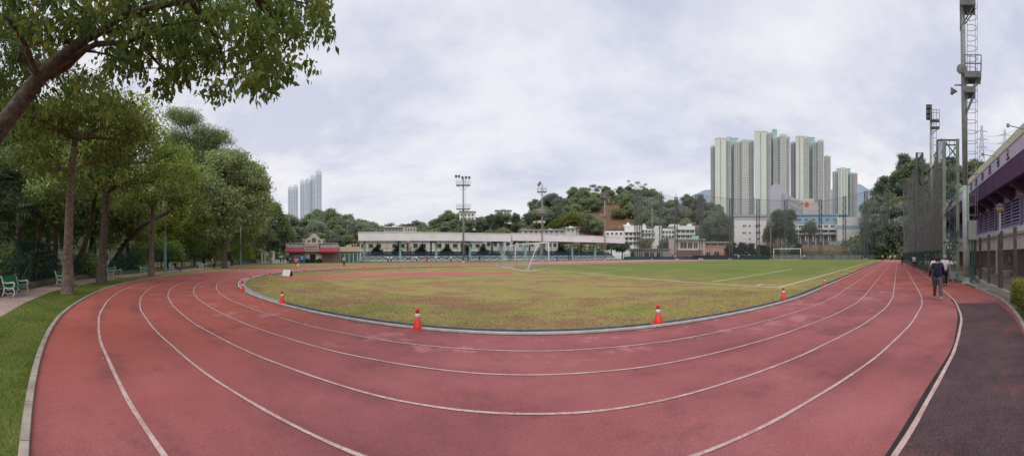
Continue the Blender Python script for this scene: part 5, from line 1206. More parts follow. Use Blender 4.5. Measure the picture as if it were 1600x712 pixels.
b.part('wall', M_white, [(1147.5, 1197, 338.5, None, 0, 16)]); b.part('roof_band', mat('band_blue_grey', (0.36, 0.38, 0.43), .8, .1, 1), [(1146, 1198, 335.3, 338.5, -.6, 16.5), (1147.4, 1197.2, 342, 342.8, -.15, 0)])
b.part('red_stair', mat('red_stair', (0.36, 0.05, 0.06), .8, .15, 1), [(1193.5, 1196.5, 357, 377, -.5, 0), (1191.8, 1194, 366, 377, -.5, 0)])
windows(b, [(1160.5, 1166, 351.3, 353.6), (1170, 1173, 351.3, 353.6), (1180.5, 1188, 351, 354), (1160.5, 1166, 362.3, 364.2), (1170, 1173, 362.3, 364.2), (1181, 1188, 362, 364.6), (1170, 1172.5, 372, 374.2), (1182, 1186, 372, 374.4)])
b = PX(1212, 172, 'brick_annex', 'low red brick annex half hidden by the big tree', 'building')
b.part('wall', mat('red_brick', (0.28, 0.11, 0.085), .9, .2, 2), [(1197.5, 1226, 362, None, 0, 10)]); b.part('pilaster', mat('pale_brick', (0.45, 0.36, 0.32), .9, .15, 2), [(x, x + 1.5, 362, None, -.5, 0) for x in (1202, 1208, 1214, 1220)]); b.part('roof', M_greyw, [(1196.5, 1227, 360.5, 362, -.8, 10)])
windows(b, [(1204.4, 1207, 366, 371), (1210.4, 1213, 366, 371), (1216.4, 1219, 366, 371)])
b = PX(1294, 168, 'school_building', 'white and sky blue school block above the brown bank', 'building', base=395)
M_sky = mat('sky_blue_tile', (0.33, 0.48, 0.62), .8, .15, 1.5)
b.part('wall', M_white, [(1243.3, 1310, 350.5, 359, 0, 14), (1308, 1344, 340, None, -3, 14), (1243.3, 1310, 372, None, 4, 14)])
b.part('blue_band', M_sky, [(1243.3, 1310, 336.3, 350.5, 0, 14), (1308.4, 1343.6, 352.8, 357.6, -3.15, -3)]); b.part('roof_band', mat('mosaic_blue', (0.27, 0.42, 0.52), .8, .35, 3), [(1242.5, 1326, 334, 336.3, -.5, 14)])
b.part('undercroft', M_dark, [(1244, 1309, 359.6, 363, 1.5, 4), (1244, 1309, 366, 371.8, 1.5, 4)]); b.part('balcony', mat('balcony_grey', (0.42, 0.44, 0.47), .85, .1, 1), [(1258, 1310, 362.5, 366, .2, .6)])
for x in (1247, 1258, 1270, 1282, 1294, 1306): b.part('column', M_white, [(x, x + 1.2, 359, 378, .3, 1)])
windows(b, [(1246.4 + 11 * j, 1252 + 11 * j, 341.4, 344.2) for j in range(6)] + [(1248 + 10 * j, 1254 + 10 * j, 351.6, 354.6) for j in range(6)])
b.part('ground_arcade', mat('arcade_red', (0.30, 0.13, 0.11), .85, .25, 2), [(1328, 1338, 371, 376.5, -3.4, -3)])
b.part('terrace_wall', mat('terrace_blue', (0.38, 0.47, 0.56), .85, .1, 1), [(1215, 1312, 378, 383.5, -5, -4.5), (1310, 1346, 376.5, 379, -5, -4.5)])
q = PX(1244, 160, 'school_bus', 'yellow vehicle parked under the covered terrace', 'vehicle', base=378)
q.part('body', mat('bus_yellow', (0.62, 0.48, 0.04), .5, .1, 2), [(1241, 1248, 371.2, 376.8, 0, 2)]); q.part('windscreen', M_glass, [(1242, 1247, 372, 374, -.05, .1)])
for x in (1242.2, 1246.4): q.part('wheel', M_dark, [(x, x + .8, 376.6, 377.6, -.05, .3)])
q = PX(1247, 158, 'terrace_roof', 'long dark flat canopy over the school terrace', 'canopy', base=383)
q.part('roof', M_steel, [(1212, 1300, 366.6, 368, -1, 4)]); 
for x in (1216, 1226, 1236, 1250, 1262, 1274, 1286, 1297): q.part('post', mat('post_pale', (0.5, 0.42, 0.40), .8, .15, 1), [(x, x + 1.3, 368, 383, -.4, 0)])
b = PX(1230, 330, 'hillside_block', 'grey violet stepped block in front of the tallest tower', 'building')
m = MB(); pr_ = [(1203, 395), (1203, 297), (1206, 289.5), (1211, 287), (1219, 288), (1230, 300), (1230, 395)]
m.prism([(b.X(a), b.Z(y)) for a, y in pr_], 14); m.build('wall', mat('violet_grey', (0.44, 0.44, 0.51), .9, .08, .1), b.t)
m = MB(); Xa, Xb = b.X(1224), b.X(1256); m.add([(Xa, -2, 0), (Xb, 14, 0), (Xb, 14, b.Z(312)), (Xa, -2, b.Z(301.5)), (Xa, 20, 0), (Xb, 30, 0), (Xb, 30, b.Z(312)), (Xa, 20, b.Z(301.5))], [(0, 1, 2, 3), (7, 6, 5, 4), (3, 2, 6, 7), (0, 3, 7, 4), (1, 5, 6, 2)]); m.build('side_wing', mat('wing_grey', (0.36, 0.36, 0.39), .9, .1, .1), b.t)
for s_ in range(6):
    m = MB(); f0, f1 = .08, .97
    za = (b.Z(301.5) - 3) * (1 - s_ * .11) ; zb_ = (b.Z(312) - 3) * (1 - s_ * .11)
    m.add([(Xa + (Xb - Xa) * f0, -2 + 16 * f0 - .15, za - 2), (Xa + (Xb - Xa) * f1, -2 + 16 * f1 - .15, zb_ - 2), (Xa + (Xb - Xa) * f1, -2 + 16 * f1 - .15, zb_), (Xa + (Xb - Xa) * f0, -2 + 16 * f0 - .15, za)], [(0, 1, 2, 3)]); m.build('window_band', M_twin, b.t)
b = PX(1268, 300, 'hillside_block', 'pinkish block with a red round emblem beside the grey block', 'building')
b.part('wall', mat('pale_pink', (0.58, 0.49, 0.47), .9, .08, .1), [(1255, 1283, 316, None, 0, 12), (1252.5, 1272, 309.5, 316, 2, 12)]); [b.part('recess', M_tslot, [it]) for it in [(1264, 1282, 328, 331, -.1, .2), (1264, 1282, 317.5, 318.5, -.1, .2)]]
m = MB(); cxx, czz = b.X(1260.5), b.Z(319.5); m.add([(cxx + 2.0 * math.cos(a), -.15, czz + 2.4 * math.sin(a)) for a in [i * math.pi / 8 for i in range(16)]], [tuple(range(16))]); m.build('emblem', mat('emblem_red', (0.50, 0.12, 0.10), .8, .2, .6), b.t)
# houses above the trees
def house(xc, d, x0, x1, yt, yb, label, m_, wins, roof):
    q = PX(xc, d, 'hill_house', label, 'house', base=yb + 14)
    for j, dx_ in enumerate(np.linspace(x0 - 6, x1 + 6, 4)):
        if d > 180: put([0, 3, 6, 1][j], P(dx_, yb + 13, d - 8), .72, j * 1.3, ['rounded green', 'broad green', 'pale hazy', 'dark'][j] + ' tree standing before the ' + label)
    q.part('wall', m_, [(x0, x1, yt, None, 0, 9)]); q.part('roof', roof, [(x0 - .8, x1 + .8, yt - 1, yt, -.8, 9.6), ((x0 + x1) / 2 - 3, (x0 + x1) / 2 + 3, yt - 3, yt - 1, 2, 6)]); windows(q, wins)
house(787, 215, 774, 799, 329, 336, 'white hillside house with a dark roof shelter', M_white, [(778 + 5 * j, 780.5 + 5 * j, 331, 334) for j in range(4)], M_floor)
house(731, 200, 718, 743, 331, 346, 'white house behind the first floodlight mast', M_white, [(720.5 + 5.5 * j, 723.5 + 5.5 * j, yy, yy + 3) for j in range(4) for yy in (334, 340)], M_greyw)
house(612, 150, 600, 632, 355, 364, 'grey flat roofed house behind the left stand roof', M_greyw, [(603 + 5 * j, 606 + 5 * j, 357, 360) for j in range(5)], M_white)
house(640, 145, 630, 651, 352, 364, 'cream flat roofed house with a dark roof canopy', M_cream, [(633 + 4.4 * j, 635.6 + 4.4 * j, 357, 360.5) for j in range(4)], M_steel)
house(842, 200, 834, 852, 329, 334, 'low white house among the trees behind the second floodlight', M_white, [(837 + 4 * j, 839 + 4 * j, 330.5, 332.5) for j in range(3)], M_greyw)
house(860, 165, 815, 905, 359.5, 366, 'long flat roofed pale block above the right stand', mat('pale_block', (0.50, 0.50, 0.47), .85, .15, .6), [(820 + 8 * j, 824 + 8 * j, 361, 364) for j in range(10)], mat('pale_roof', (.45, .46, .45), .85, .15, .6))
house(895, 160, 884, 900, 356, 362, 'small pale green rooftop room above the right stand', mat('mint_render', (0.50, 0.53, 0.50), .85, .15, .5), [(887, 890, 358, 361), (893, 897, 358, 361)], M_white)
# trees on the far side
def tree_at(x, d, base_y, name, label, h, rx, lm, bk, seed, group=None, tall=False, leaf=.45, dens=13, per=22):
    g = np.random.default_rng(seed); z0 = H + (hor(x) - base_y) / F * d
    bl = [(0, 0, h * .68, rx, rx, h * .26)] + [(g.uniform(-.8, .8) * rx, g.uniform(-.5, .5) * rx, h * g.uniform(.45, .88), rx * g.uniform(.4, .65), rx * .5, h * g.uniform(.12, .18)) for _ in range(6)]
    make_tree(name, label, 'tree', A(x, d, z0), [(0, 0, 0), (.1, 0, h * .3), (.1, .05, h * .55)], (.3, .16), bl, dens, per, .9, leaf, lm, bk, seed, group, twigs=3, sides=7)
tree_at(1219, 152, 405, 'broadleaf_tree', 'big dark round tree between the white block and the blue school', 24, 5.8, HL[1], M_bark2, 501, tall=True)
tree_at(1232, 156, 405, 'broadleaf_tree', 'dark tree behind the big round tree', 19, 4.0, HL[1], M_bark2, 502)
tree_at(1205, 158, 405, 'broadleaf_tree', 'lower leafy tree at the white block corner', 17, 3.4, HL[0], M_bark2, 503)
tree_at(1266, 130, 396, 'broadleaf_tree', 'slim trunked tree in front of the blue school', 13, 3.2, HL[1], M_bark3, 504, leaf=.36)
tree_at(1127, 148, 405, 'broadleaf_tree', 'dark spreading tree left of the white block', 20, 5.5, HL[1], M_bark2, 505)
tree_at(1109, 150, 405, 'broadleaf_tree', 'dark leafy tree behind the clubhouse roof', 17, 4.5, HL[7 % 3], M_bark2, 506)
tree_at(1040, 150, 405, 'broadleaf_tree', 'small tree between the white school and the clubhouse', 10, 3.2, HL[0], M_bark2, 507)
tree_at(1009, 142, 405, 'broadleaf_tree', 'small bright tree before the white school windows', 8.5, 2.8, HL[2], M_bark2, 508)
tree_at(955, 135, 405, 'broadleaf_tree', 'low dark tree past the end of the right stand', 8.5, 3.6, HL[1], M_bark2, 509)
tree_at(972, 140, 405, 'broadleaf_tree', 'low green tree in front of the white school corner', 7.5, 3.4, HL[0], M_bark2, 510)
for i, (x, h, r) in enumerate([(1138, 6.5, 1.4), (1146, 7, 1.6), (1157, 6.8, 2.2), (1163, 7.2, 1.8), (1174, 6.8, 1.8), (1186, 6.5, 1.8), (1194, 6, 2.0), (1203, 5.6, 2), (1212, 5, 1.8), (1247, 6.6, 2.0), (1240, 5, 1.8)]):
    make_tree('dark_shrub', f'dark bushy shrub behind the far fence, {["first from the left", "second, narrow and tall", "third and broadest", "fourth, tallest", "fifth", "sixth", "seventh", "eighth", "ninth and lowest of the row", "tenth, behind the far goal right", "eleventh, behind the far goal"][i]}', 'shrub', A(x, 130 + i % 3), [(0, 0, 0), (0, 0, h * .3), (0, 0, h * .5)], (.16, .1),
              [(0, 0, h * .4, r, r, h * .3), (.3, 0, h * .7, r * .6, r * .6, h * .25), (-.5, 0, h * .55, r * .7, r * .7, h * .2)], 14, 24, .6, .42, LF_clip, M_bark2, 520 + i, 'dark shrubs along the far fence')
# brown bank
bk = MB(); xx = [1250 + 100 * i / 30 for i in range(31)]
bk.ribbon([A(x, 124, 0) for x in xx], [P(x, 383.8 + .5 * math.sin(x * .5), 146) for x in xx]); bk.ribbon([P(x, 383.8 + .5 * math.sin(x * .5), 146) for x in xx], [P(x, 383.8 + .5 * math.sin(x * .5), 190) * 1.0 for x in xx])
struct(bk.build('earth_bank', layered('dry_bank', lambda k: k['rmp'](k['noise'](.5, 8, .75), [(.3, (.07, .07, .035)), (.5, (.17, .115, .065)), (.7, (.24, .16, .10))]), .95, .05), smooth=True))
# ------------------------------------------------------------------ right: stand building, fence, net, towers
TZ = math.pi / 2 - ANG
def SF(t, lat, z=0.0): return S * t + L * lat + Vector((0, 0, z))
CAMG = Vector((0, 0, 0))
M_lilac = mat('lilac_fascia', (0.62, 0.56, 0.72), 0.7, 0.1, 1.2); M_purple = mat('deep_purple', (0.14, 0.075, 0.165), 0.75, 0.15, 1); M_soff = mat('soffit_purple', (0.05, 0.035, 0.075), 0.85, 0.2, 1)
M_louv = mat('violet_louvre', (0.40, 0.33, 0.54), 0.6, 0.15, 3); M_pinkw = mat('pinkish_render', (0.72, 0.64, 0.61), 0.9, 0.14, 1.2, .2, 30); M_yel = mat('straw_roof', (0.46, 0.43, 0.31), 0.8, 0.15, 2); M_bri = mat('dark_brown_brick', (0.20, 0.14, 0.12), 0.9, 0.3, 6, .3, 30)
sb = thing('stand_building', 'long stand building with lilac fascia, purple overhang and violet louvres', 'building', (0, 0, 0), TZ)
T0_, T1_ = 9.0, 58.0
def y_(lat): return -lat
def bb(m, t0, t1, la0, la1, z0, z1, mi=0): return m.box(t0, t1, -la1, -la0, z0, z1, mi)
m = MB(); bb(m, T0_, T1_, 8.8, 14, 2.2, 6.75); bb(m, T0_, T1_, 10.4, 14, 0, 2.2); m.build('wall', M_pinkw, sb)
m = MB(); bb(m, T0_, T1_, 10.25, 10.4, .0, 2.2)
m.build('lower_wall', M_bri, sb)
m = MB(); bb(m, T0_, T1_, 8.45, 8.8, 3.42, 3.84); bb(m, T0_, T1_, 8.55, 8.8, 3.3, 3.42); m.build('ledge', M_white, sb)
m = MB(); bb(m, T0_, T1_, 7.0, 7.2, 7.8, 8.68); fa = m.build('fascia', M_lilac, sb)
m = MB(); v_ = []
for t in (T0_, T1_): v_ += [(t, -7.04, 7.8), (t, -7.2, 6.62), (t, -7.4, 6.62), (t, -7.4, 7.8)]
m.add(v_, [(0, 1, 2, 3), (7, 6, 5, 4), (0, 4, 5, 1), (1, 5, 6, 2), (2, 6, 7, 3), (3, 7, 4, 0)]); m.build('overhang', M_purple, sb)
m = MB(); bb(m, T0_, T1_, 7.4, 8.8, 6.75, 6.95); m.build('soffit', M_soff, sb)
m = MB(); v_ = []
for t in (T0_, T1_): v_ += [(t, -6.95, 8.69), (t, -7.62, 9.95), (t, -13, 10.4), (t, -13, 8.69)]
m.add(v_, [(0, 1, 2, 3), (7, 6, 5, 4), (0, 4, 5, 1), (1, 5, 6, 2), (2, 6, 7, 3), (3, 7, 4, 0)]); rf = m.build('roof', M_yel, sb)
for i in range(16):
    t = 12.4 + i * 2.9
    m = MB(); m.add([(t, -8.8, 5.75), (t, -8.8, 6.74), (t, -7.42, 6.74), (t, -7.42, 6.45), (t + .3, -8.8, 5.75), (t + .3, -8.8, 6.74), (t + .3, -7.42, 6.74), (t + .3, -7.42, 6.45)], [(0, 1, 2, 3), (7, 6, 5, 4), (0, 4, 5, 1), (1, 5, 6, 2), (2, 6, 7, 3), (3, 7, 4, 0)]); m.build('bracket', M_purple, sb)
    if i % 2 == 0:
        m = MB(); m.tube([(t, -7.25, 9.1), (t, -6.2, 9.2)], .03, 6); m.box(t - .07, t + .07, 6.14 * -1, 6.3 * -1 + .02, 9.1, 9.28); m.build('roof_spout', M_galv, rf)
for a in (16.4, 22.55, 29.0, 35.7, 42.4, 49.1):
    ln = 5.55 if a < 29 else 6.0
    lw = MB(); bb(lw, a, a + ln, 8.72, 8.8, 3.9, 5.9, 1)
    for k in range(4):
        xx = a + ln * k / 3; w_ = .09
        bb(lw, xx - w_, xx + w_, 8.6, 8.72, 3.9, 5.9)
    bb(lw, a - .09, a + ln + .09, 8.6, 8.72, 5.9, 6.02); bb(lw, a - .09, a + ln + .09, 8.58, 8.72, 3.86, 4.06)
    wd_ = lw.build('louvre_window', [M_louv, M_dark], sb)
    sl = MB()
    for k in range(3):
        for j in range(7):
            z = 4.14 + j * .25; t0 = a + ln * k / 3 + .09; t1 = a + ln * (k + 1) / 3 - .09
            sl.add([(t0, -8.60, z), (t1, -8.60, z), (t1, -8.71, z + .15), (t0, -8.71, z + .15), (t0, -8.62, z - .012), (t1, -8.62, z - .012), (t1, -8.715, z + .138), (t0, -8.715, z + .138)], [(0, 1, 2, 3), (7, 6, 5, 4), (0, 4, 5, 1), (2, 6, 7, 3)])
    sl.build('slats', M_louv, wd_)
# relief characters along the fascia, spaced as in the photo
g = np.random.default_rng(17); M_char = mat('plum_letters', (0.10, 0.06, 0.14), .6, .1, 3)
for i, x in enumerate((1575.6, 1560, 1547.2, 1535.8, 1525.7, 1517.8, 1511.5)):
    t = 7.0 / math.tan(az(x) - ANG); m = MB(); s_ = .62; z0 = 7.94
    def hs(z, a=0, b=1, w_=.06): bb(m, t + s_ * a - s_ / 2, t + s_ * b - s_ / 2, 6.95, 7.0, z0 + s_ * z, z0 + s_ * z + w_)
    def vs_(a, z1=0, z2=1, w_=.06): bb(m, t + s_ * a - s_ / 2, t + s_ * a - s_ / 2 + w_, 6.95, 7.0, z0 + s_ * z1, z0 + s_ * z2)
    if i == 0: hs(0); vs_(.48); hs(.52, .5, .95); hs(.0)
    elif i == 1: hs(.92, .1, .9); hs(.55); vs_(.5, .1, .95); hs(.08, .2, .8); vs_(.18, .1, .5)
    elif i == 2: vs_(.1); hs(.9, .1, .9); vs_(.86); hs(.5, .1, .9); hs(.1, .1, .9)
    elif i == 3: hs(.8); vs_(.3, 0, 1); vs_(.7, 0, 1); hs(.4)
    elif i == 4: vs_(.2); hs(.7, .0, .45); vs_(.75); hs(.85, .5, 1); hs(.45, .5, 1); hs(.05, .5, 1)
    elif i == 5: hs(.95); hs(.6, .1, .9); vs_(.48, 0, .95); hs(.1); hs(.32, .15, .85)
    else: vs_(.15); hs(.75, 0, .4); vs_(.6); hs(.5, .45, 1); vs_(.9, 0, .5)
    m.build('raised_character', M_char, fa)
# planters under the overhang
for i, (x, y, lab_) in enumerate(((1545, 423, 'round white planter farther along under the stand'), (1571, 428, 'round white planter nearer along under the stand'))):
    t = thing('planter', lab_, 'planter', SF(8.6 / math.tan(az(x) - ANG), 8.6), 0, 'planters under the stand')
    MB().lathe([(.45, 0), (.5, .05), (.58, .35), (.66, .42), (.66, .5), (.56, .5), (.52, .42)], 20).build('pot', M_white, t, smooth=True)
    pos = g.normal(size=(260, 3)) * [.26, .26, .16] + [0, 0, .62]; me = leafmesh('foliage', pos, .14, LF_mid, 0, .4, seed=600 + i); o = bpy.data.objects.new('foliage', me); COL.objects.link(o); o.parent = t
t = thing('wall_column', 'square white column under the purple overhang', 'column', SF(8.9 / math.tan(az(1560) - ANG), 8.9), TZ)
MB().box(-.2, .2, -.2, .2, .1, 3.3).build('shaft', M_white, t); MB().box(-.28, .28, -.28, .28, 0, .1).build('base', M_pinkw, t)
t = thing('round_hatch', 'round recess with a pale notice in the dark lower wall', 'hatch', SF(10.2 / math.tan(az(1579) - ANG), 10.2, .8), TZ)
m = MB(); m.add([(.55 * math.cos(a), -.02 + .04, .5 + .55 * math.sin(a)) for a in [i * math.pi / 10 for i in range(20)]], [tuple(range(20))]); m.build('recess', M_dark, t); MB().box(-.1, .3, .05, .08, .3, .75).build('notice', M_white, t)

# chain link fence before the building, on brown posts
M_brownp = mat('rusty_post', (0.115, 0.095, 0.08), 0.8, 0.35, 4)
fpts = [A(1524, 24.5), A(1531.5, 20.9), A(1545, 17.7), A(1565, 15.2), A(1586, 12.9), A(1612, 10.8), A(1650, 9.0)]
t = thing('chain_fence', 'chain link fence on weathered brown posts before the stand', 'fence', fpts[0])
for p in fpts: MB().bar(p - fpts[0], p - fpts[0] + Vector((0, 0, 2.85)), .13).build('post', M_brownp, t)
MB().ribbon([p - fpts[0] for p in fpts], [p - fpts[0] + Vector((0, 0, 2.0)) for p in fpts]).build('mesh_panel', netmat('chain_mesh', (0.16, 0.14, 0.125), .30, .06, (1, 1, 1)), t)
m = MB(); m.tube([p - fpts[0] + Vector((0, 0, 2.0)) for p in fpts], .02, 5); m.tube([p - fpts[0] + Vector((0, 0, 2.4)) for p in fpts], .012, 5); m.build('wire', M_galv, t)
m = MB(); 
for a, b in zip(fpts, fpts[1:]): m.bar(a - fpts[0] + Vector((0, 0, .1)), b - fpts[0] + Vector((0, 0, .1)), .25, .3)
m.build('plinth', M_conc, t)
# kerb stones and bare soil inside the fence
m = MB(); g = np.random.default_rng(8)
sp_ = [RING(R_(p), 33.55 + .22 * (p < 4), 0) for p in np.linspace(-1, 9, 26)]
for a, b in zip(sp_, sp_[1:]):
    if g.random() < .2: continue
    d = (b - a); m.bar(a + d * .04 + Vector((0, 0, .03)), b - d * .06 + Vector((0, 0, .03 + g.uniform(-.01, .02))), .13, .14)
struct(m.build('stone_edging', mat('old_kerb', (0.29, 0.27, 0.25), .95, .4, 4, .5, 40)))
struct(MB().ribbon([RING(R_(p), ROP(R_(p)) + .14, .008) for p in np.linspace(-2, 22, 30)], [RING(R_(p), ROP(R_(p)) + 1.2, .008) for p in np.linspace(-2, 22, 30)]).build('soil_strip', layered('bare_soil', lambda k: k['mix'](k['rmp'](k['noise'](2.5, 8, .75), [(.3, (.09, .07, .055)), (.5, (.22, .175, .15)), (.7, (.31, .27, .24))]), k['rmp'](k['noise'](50, 4, .7), [(.3, (.6, .6, .6)), (.7, (1.3, 1.3, 1.3))]), .8, 'MULTIPLY'))))
# hedge
hd = thing('hedge', 'clipped yellow green hedge at the kerb near the photo edge', 'hedge', RING(R_(10), 33.7), 0)
pos = []; tn = []
for _ in range(15000):
    p = g.uniform(5.4, 17.5); fz = g.random(); q = g.integers(0, 3); r = g.uniform(33.25, 34.15); z = g.uniform(.03, .86)
    if q == 0: z = .86 + g.normal() * .035
    elif q == 1: r = 33.25 + g.normal() * .04
    v = RING(R_(p), r, z); pos.append(tuple(v - hd.location)); tn.append(np.clip(.35 + .55 * z + g.normal() * .2, 0, 1))
me = leafmesh('foliage', np.array(pos), .062, leafmat('hedge_leaves', (0.05, 0.075, 0.012), (0.33, 0.36, 0.06), .3, (0.5, .46, .12)), 0.0, .55, np.array(tn), 19); o = bpy.data.objects.new('foliage', me); COL.objects.link(o); o.parent = hd
m = MB()
for p in np.linspace(5.8, 17, 16): b_ = RING(R_(p), 33.7) - hd.location; m.tube([b_, b_ + Vector((.05, .04, .35)), b_ + Vector((-.06, .08, .7))], [.02, .015, .006], 5)
m.build('stems', M_bark2, hd)
N = 9000; ph = g.uniform(R_(8), R_(24), N); rr = g.uniform(.15, .55, N) + np.array([ROP(p) for p in ph])
pos = np.array([tuple(RING(p, r)) for p, r in zip(ph, rr)])
tag(blades('grass', pos, .02, .08, .006, M_blade, 21), 'strip of green grass at the foot of the clipped hedge', 'grass')
# big dense net and the green fence under it
nA, nB = A(1410, 78), A(1473.5, 25.5)
def netpt(x):
    u = az(x); r = Vector((math.sin(u), math.cos(u), 0)); e = nB - nA; den = e.x * r.y - e.y * r.x
    k = (r.x * nA.y - r.y * nA.x) / den; return nA + e * k
ntop_ = table([(1410, 287), (1416, 284), (1421, 279), (1426, 265), (1429, 261), (1433, 279), (1438, 296), (1443, 291), (1449, 284), (1455, 268), (1461, 246), (1466, 225), (1470, 216), (1473.5, 239)])
bn = thing('ball_net', 'tall dense grey ball net hanging along the right straight', 'net', nA)
xs_ = [1410 + 63.5 * i / 160 for i in range(161)]; nn = (nB - nA).normalized(); nq = Vector((-nn.y, nn.x, 0)); rows = []
for j in range(9):
    row = []
    for i, x in enumerate(xs_):
        b_ = netpt(x); d = b_.length; zt = H + (hor(x) - ntop_(x)) / F * d; zb = 1.9; f = j / 8
        fold = .16 * math.sin(i * .9) * (1 - .5 * f) + .12 * math.sin(i * .37 + 1) + .1 * math.sin(i * .23 + f * 4)
        row.append(b_ + nq * fold + Vector((0, 0, zb + (zt - zb) * f)) - nA)
    rows.append(row)
m = MB()
for a, b in zip(rows, rows[1:]): m.ribbon(a, b)
m.build('net_panel', netmat('dense_net', (0.155, 0.155, 0.155), .64, .09, (4, 4, .06)), bn)
MB().tube([rows[-1][i] for i in range(0, 161, 2)], .045, 5).build('top_rope', M_steel, bn)
m = MB(); m.tube([rows[6][i] - Vector((0, 0, (160 - i) * .006)) for i in range(40, 161, 4)], .03, 5); m.tube([rows[3][i] for i in range(0, 161, 4)], .025, 5); m.build('stay_rope', M_steel, bn)
gf = thing('green_fence', 'green wire fence on posts under the tall ball net', 'fence', nA)
eB = A(1482, 21.8); dr = eB - nA; n = 26
for i in range(n + 1): MB().bar(dr * (i / n), dr * (i / n) + Vector((0, 0, 2.1)), .07).build('post', M_green, gf)
m = MB(); m.bar(Vector((0, 0, 2.1)), dr + Vector((0, 0, 2.1)), .06); m.bar(Vector((0, 0, .15)), dr + Vector((0, 0, .15)), .06); m.build('rail', M_green, gf)
MB().add([(0, 0, .05), (dr.x, dr.y, .05), (dr.x, dr.y, 2.1), (0, 0, 2.1)], [(0, 1, 2, 3)]).build('mesh_panel', netmat('green_mesh_dense', (0.025, 0.06, 0.055), .68, .05, (1, 1, 1)), gf)
# lattice tower beside the net
M_tow = mat('pale_green_steel', (0.25, 0.30, 0.25), 0.6, 0.25, 2); M_tow2 = mat('dark_green_steel', (0.05, 0.12, 0.105), 0.55, 0.25, 2)
lt = thing('lattice_tower', 'green steel lattice tower holding the near end of the net', 'tower', A(1486, 22), face(1486))
hw, hd_, zt = .44, .5, 9.4
for sx_ in (-1, 1):
    for sy_ in (0, 1): MB().box(sx_ * hw - .11, sx_ * hw + .11, sy_ * 1.0 - .1, sy_ * 1.0 + .1, 0, zt if sy_ else zt - .05).build('leg', M_tow, lt)
m = MB(); nz = 7
for i in range(nz):
    z0, z1 = .9 + (zt - 1) * i / nz, .9 + (zt - 1) * (i + 1) / nz; s_ = 1 if i % 2 else -1
    m.bar((-hw, 0, z1), (hw, 0, z1), .07); m.bar((-hw, 1, z1), (hw, 1, z1), .07); m.bar((-hw * s_, 0, z0), (hw * s_, 0, z1), .07); m.bar((hw * s_, 1, z0), (-hw * s_, 1, z1), .06)
    for sx_ in (-1, 1): m.bar((sx_ * hw, 0, z1), (sx_ * hw, 1, z1), .06); m.bar((sx_ * hw, 0 if s_ > 0 else 1, z0), (sx_ * hw, 1 if s_ > 0 else 0, z1), .05)
m.bar((-hw - .5, .3, zt), (hw + .1, .3, zt), .09); m.build('bracing', M_tow2, lt)
m = MB()
for z in np.arange(1, zt - .5, .45): m.bar((-.1, .5, z), (.22, .5, z), .03)
m.bar((-.1, .5, .6), (-.1, .5, zt), .04); m.bar((.22, .5, .6), (.22, .5, zt), .04); m.build('ladder', M_galv, lt)
m = MB(); m.bar((-.4, -.1, 4.3), (.25, -.1, 5.9), .1); m.bar((-.45, -.15, .4), (.45, -.1, 3.3), .12); m.bar((-.5, -.1, 2.6), (.5, -.1, 2.6), .08); m.build('strut', M_tow2, lt)
m = MB(); p1 = Vector((-.55, -.35, 0)); p2 = Vector((1.15, -.75, 0))
for z in (.28, .62): m.bar(p1 + Vector((0, 0, z)), p2 + Vector((0, 0, z)), .07)
for i in range(6): q = p1 + (p2 - p1) * i / 5; m.bar(q, q + Vector((0, 0, .65)), .06)
m.build('base_rail', mat('rail_pale_green', (0.24, 0.36, 0.33), .6, .2, 2), lt)
mast(1437, 47, 240, 'short lattice mast standing behind the ball net', .8)
# tall floodlight pole with cage ladder
bp = PX(1511, 20.6, 'tall_pole', 'tall grey green pole with cage ladder, platforms and loudspeakers', 'pole'); zt = 20.0
lean = lambda z: -.016 * z
M_bigp = mat('pale_green_pole', (0.34, 0.42, 0.38), .6, .25, 1.5, .2, 30); M_upp = mat('grey_pole', (0.28, 0.30, 0.285), .6, .2, 2)
MB().tube([(0, 0, 0), (lean(3), 0, 3), (lean(6), 0, 6)], [.235, .22, .205], 16).build('lower_pole', M_bigp, bp.t, smooth=True)
MB().tube([(lean(6), 0, 6), (lean(12), 0, 12), (lean(zt), 0, zt)], [.175, .165, .14], 14).build('upper_pole', M_upp, bp.t, smooth=True)
MB().lathe([(.36, 0), (.36, .06), (.26, .1), (.24, .4)], 16).build('base', M_bigp, bp.t)
def bpart(name, m, mt, parent=None): return m.build(name, mt, parent or bp.t)
for yd, yr, x0, x1 in ((118, 93, 1507, 1533), (141, None, 1508, 1524), (8, -18, 1500, 1524)):
    z = bp.Z(yd); X0, X1 = bp.X(x0), bp.X(x1); m = MB(); m.box(X0, X1, -.45, .45, z - .09, z); m.box(X0, X1, -.48, -.44, z - .35, z); m.box(X0, X1, .44, .48, z - .3, z)
    if yr is not None:
        zr = bp.Z(yr)
        for yy in (-.45, .45):
            m.bar((X0, yy, zr), (X1, yy, zr), .045); m.bar((X0, yy, (z + zr) / 2), (X1, yy, (z + zr) / 2), .035)
            for j in range(4): m.bar((X0 + (X1 - X0) * j / 3, yy, z), (X0 + (X1 - X0) * j / 3, yy, zr), .045)
        m.bar((X1, -.45, zr), (X1, .45, zr), .045)
    m.box(X0, X0 + .1, -.1, .1, z - 1.55, z - .05); m.bar((X1, -.3, z - .1), (X0 + .05, -.1, z - 1.5), .07); m.bar((X1, .3, z - .1), (X0 + .05, .1, z - 1.5), .07); bpart('platform', m, mat('platform_steel', (0.16, 0.175, 0.18), .6, .2, 3))
m = MB(); X0, X1 = bp.X(1509), bp.X(1526)
for z in np.arange(3.2, 19.5, .3): m.bar((X0 + .1, -.2, z), (X0 + .1, .2, z), .025)
for yy in (-.2, .2): m.bar((X0 + .1, yy, 2.4), (X0 + .1, yy, 19.5), .035)
lad = bpart('ladder', m, M_galv)
m = MB()
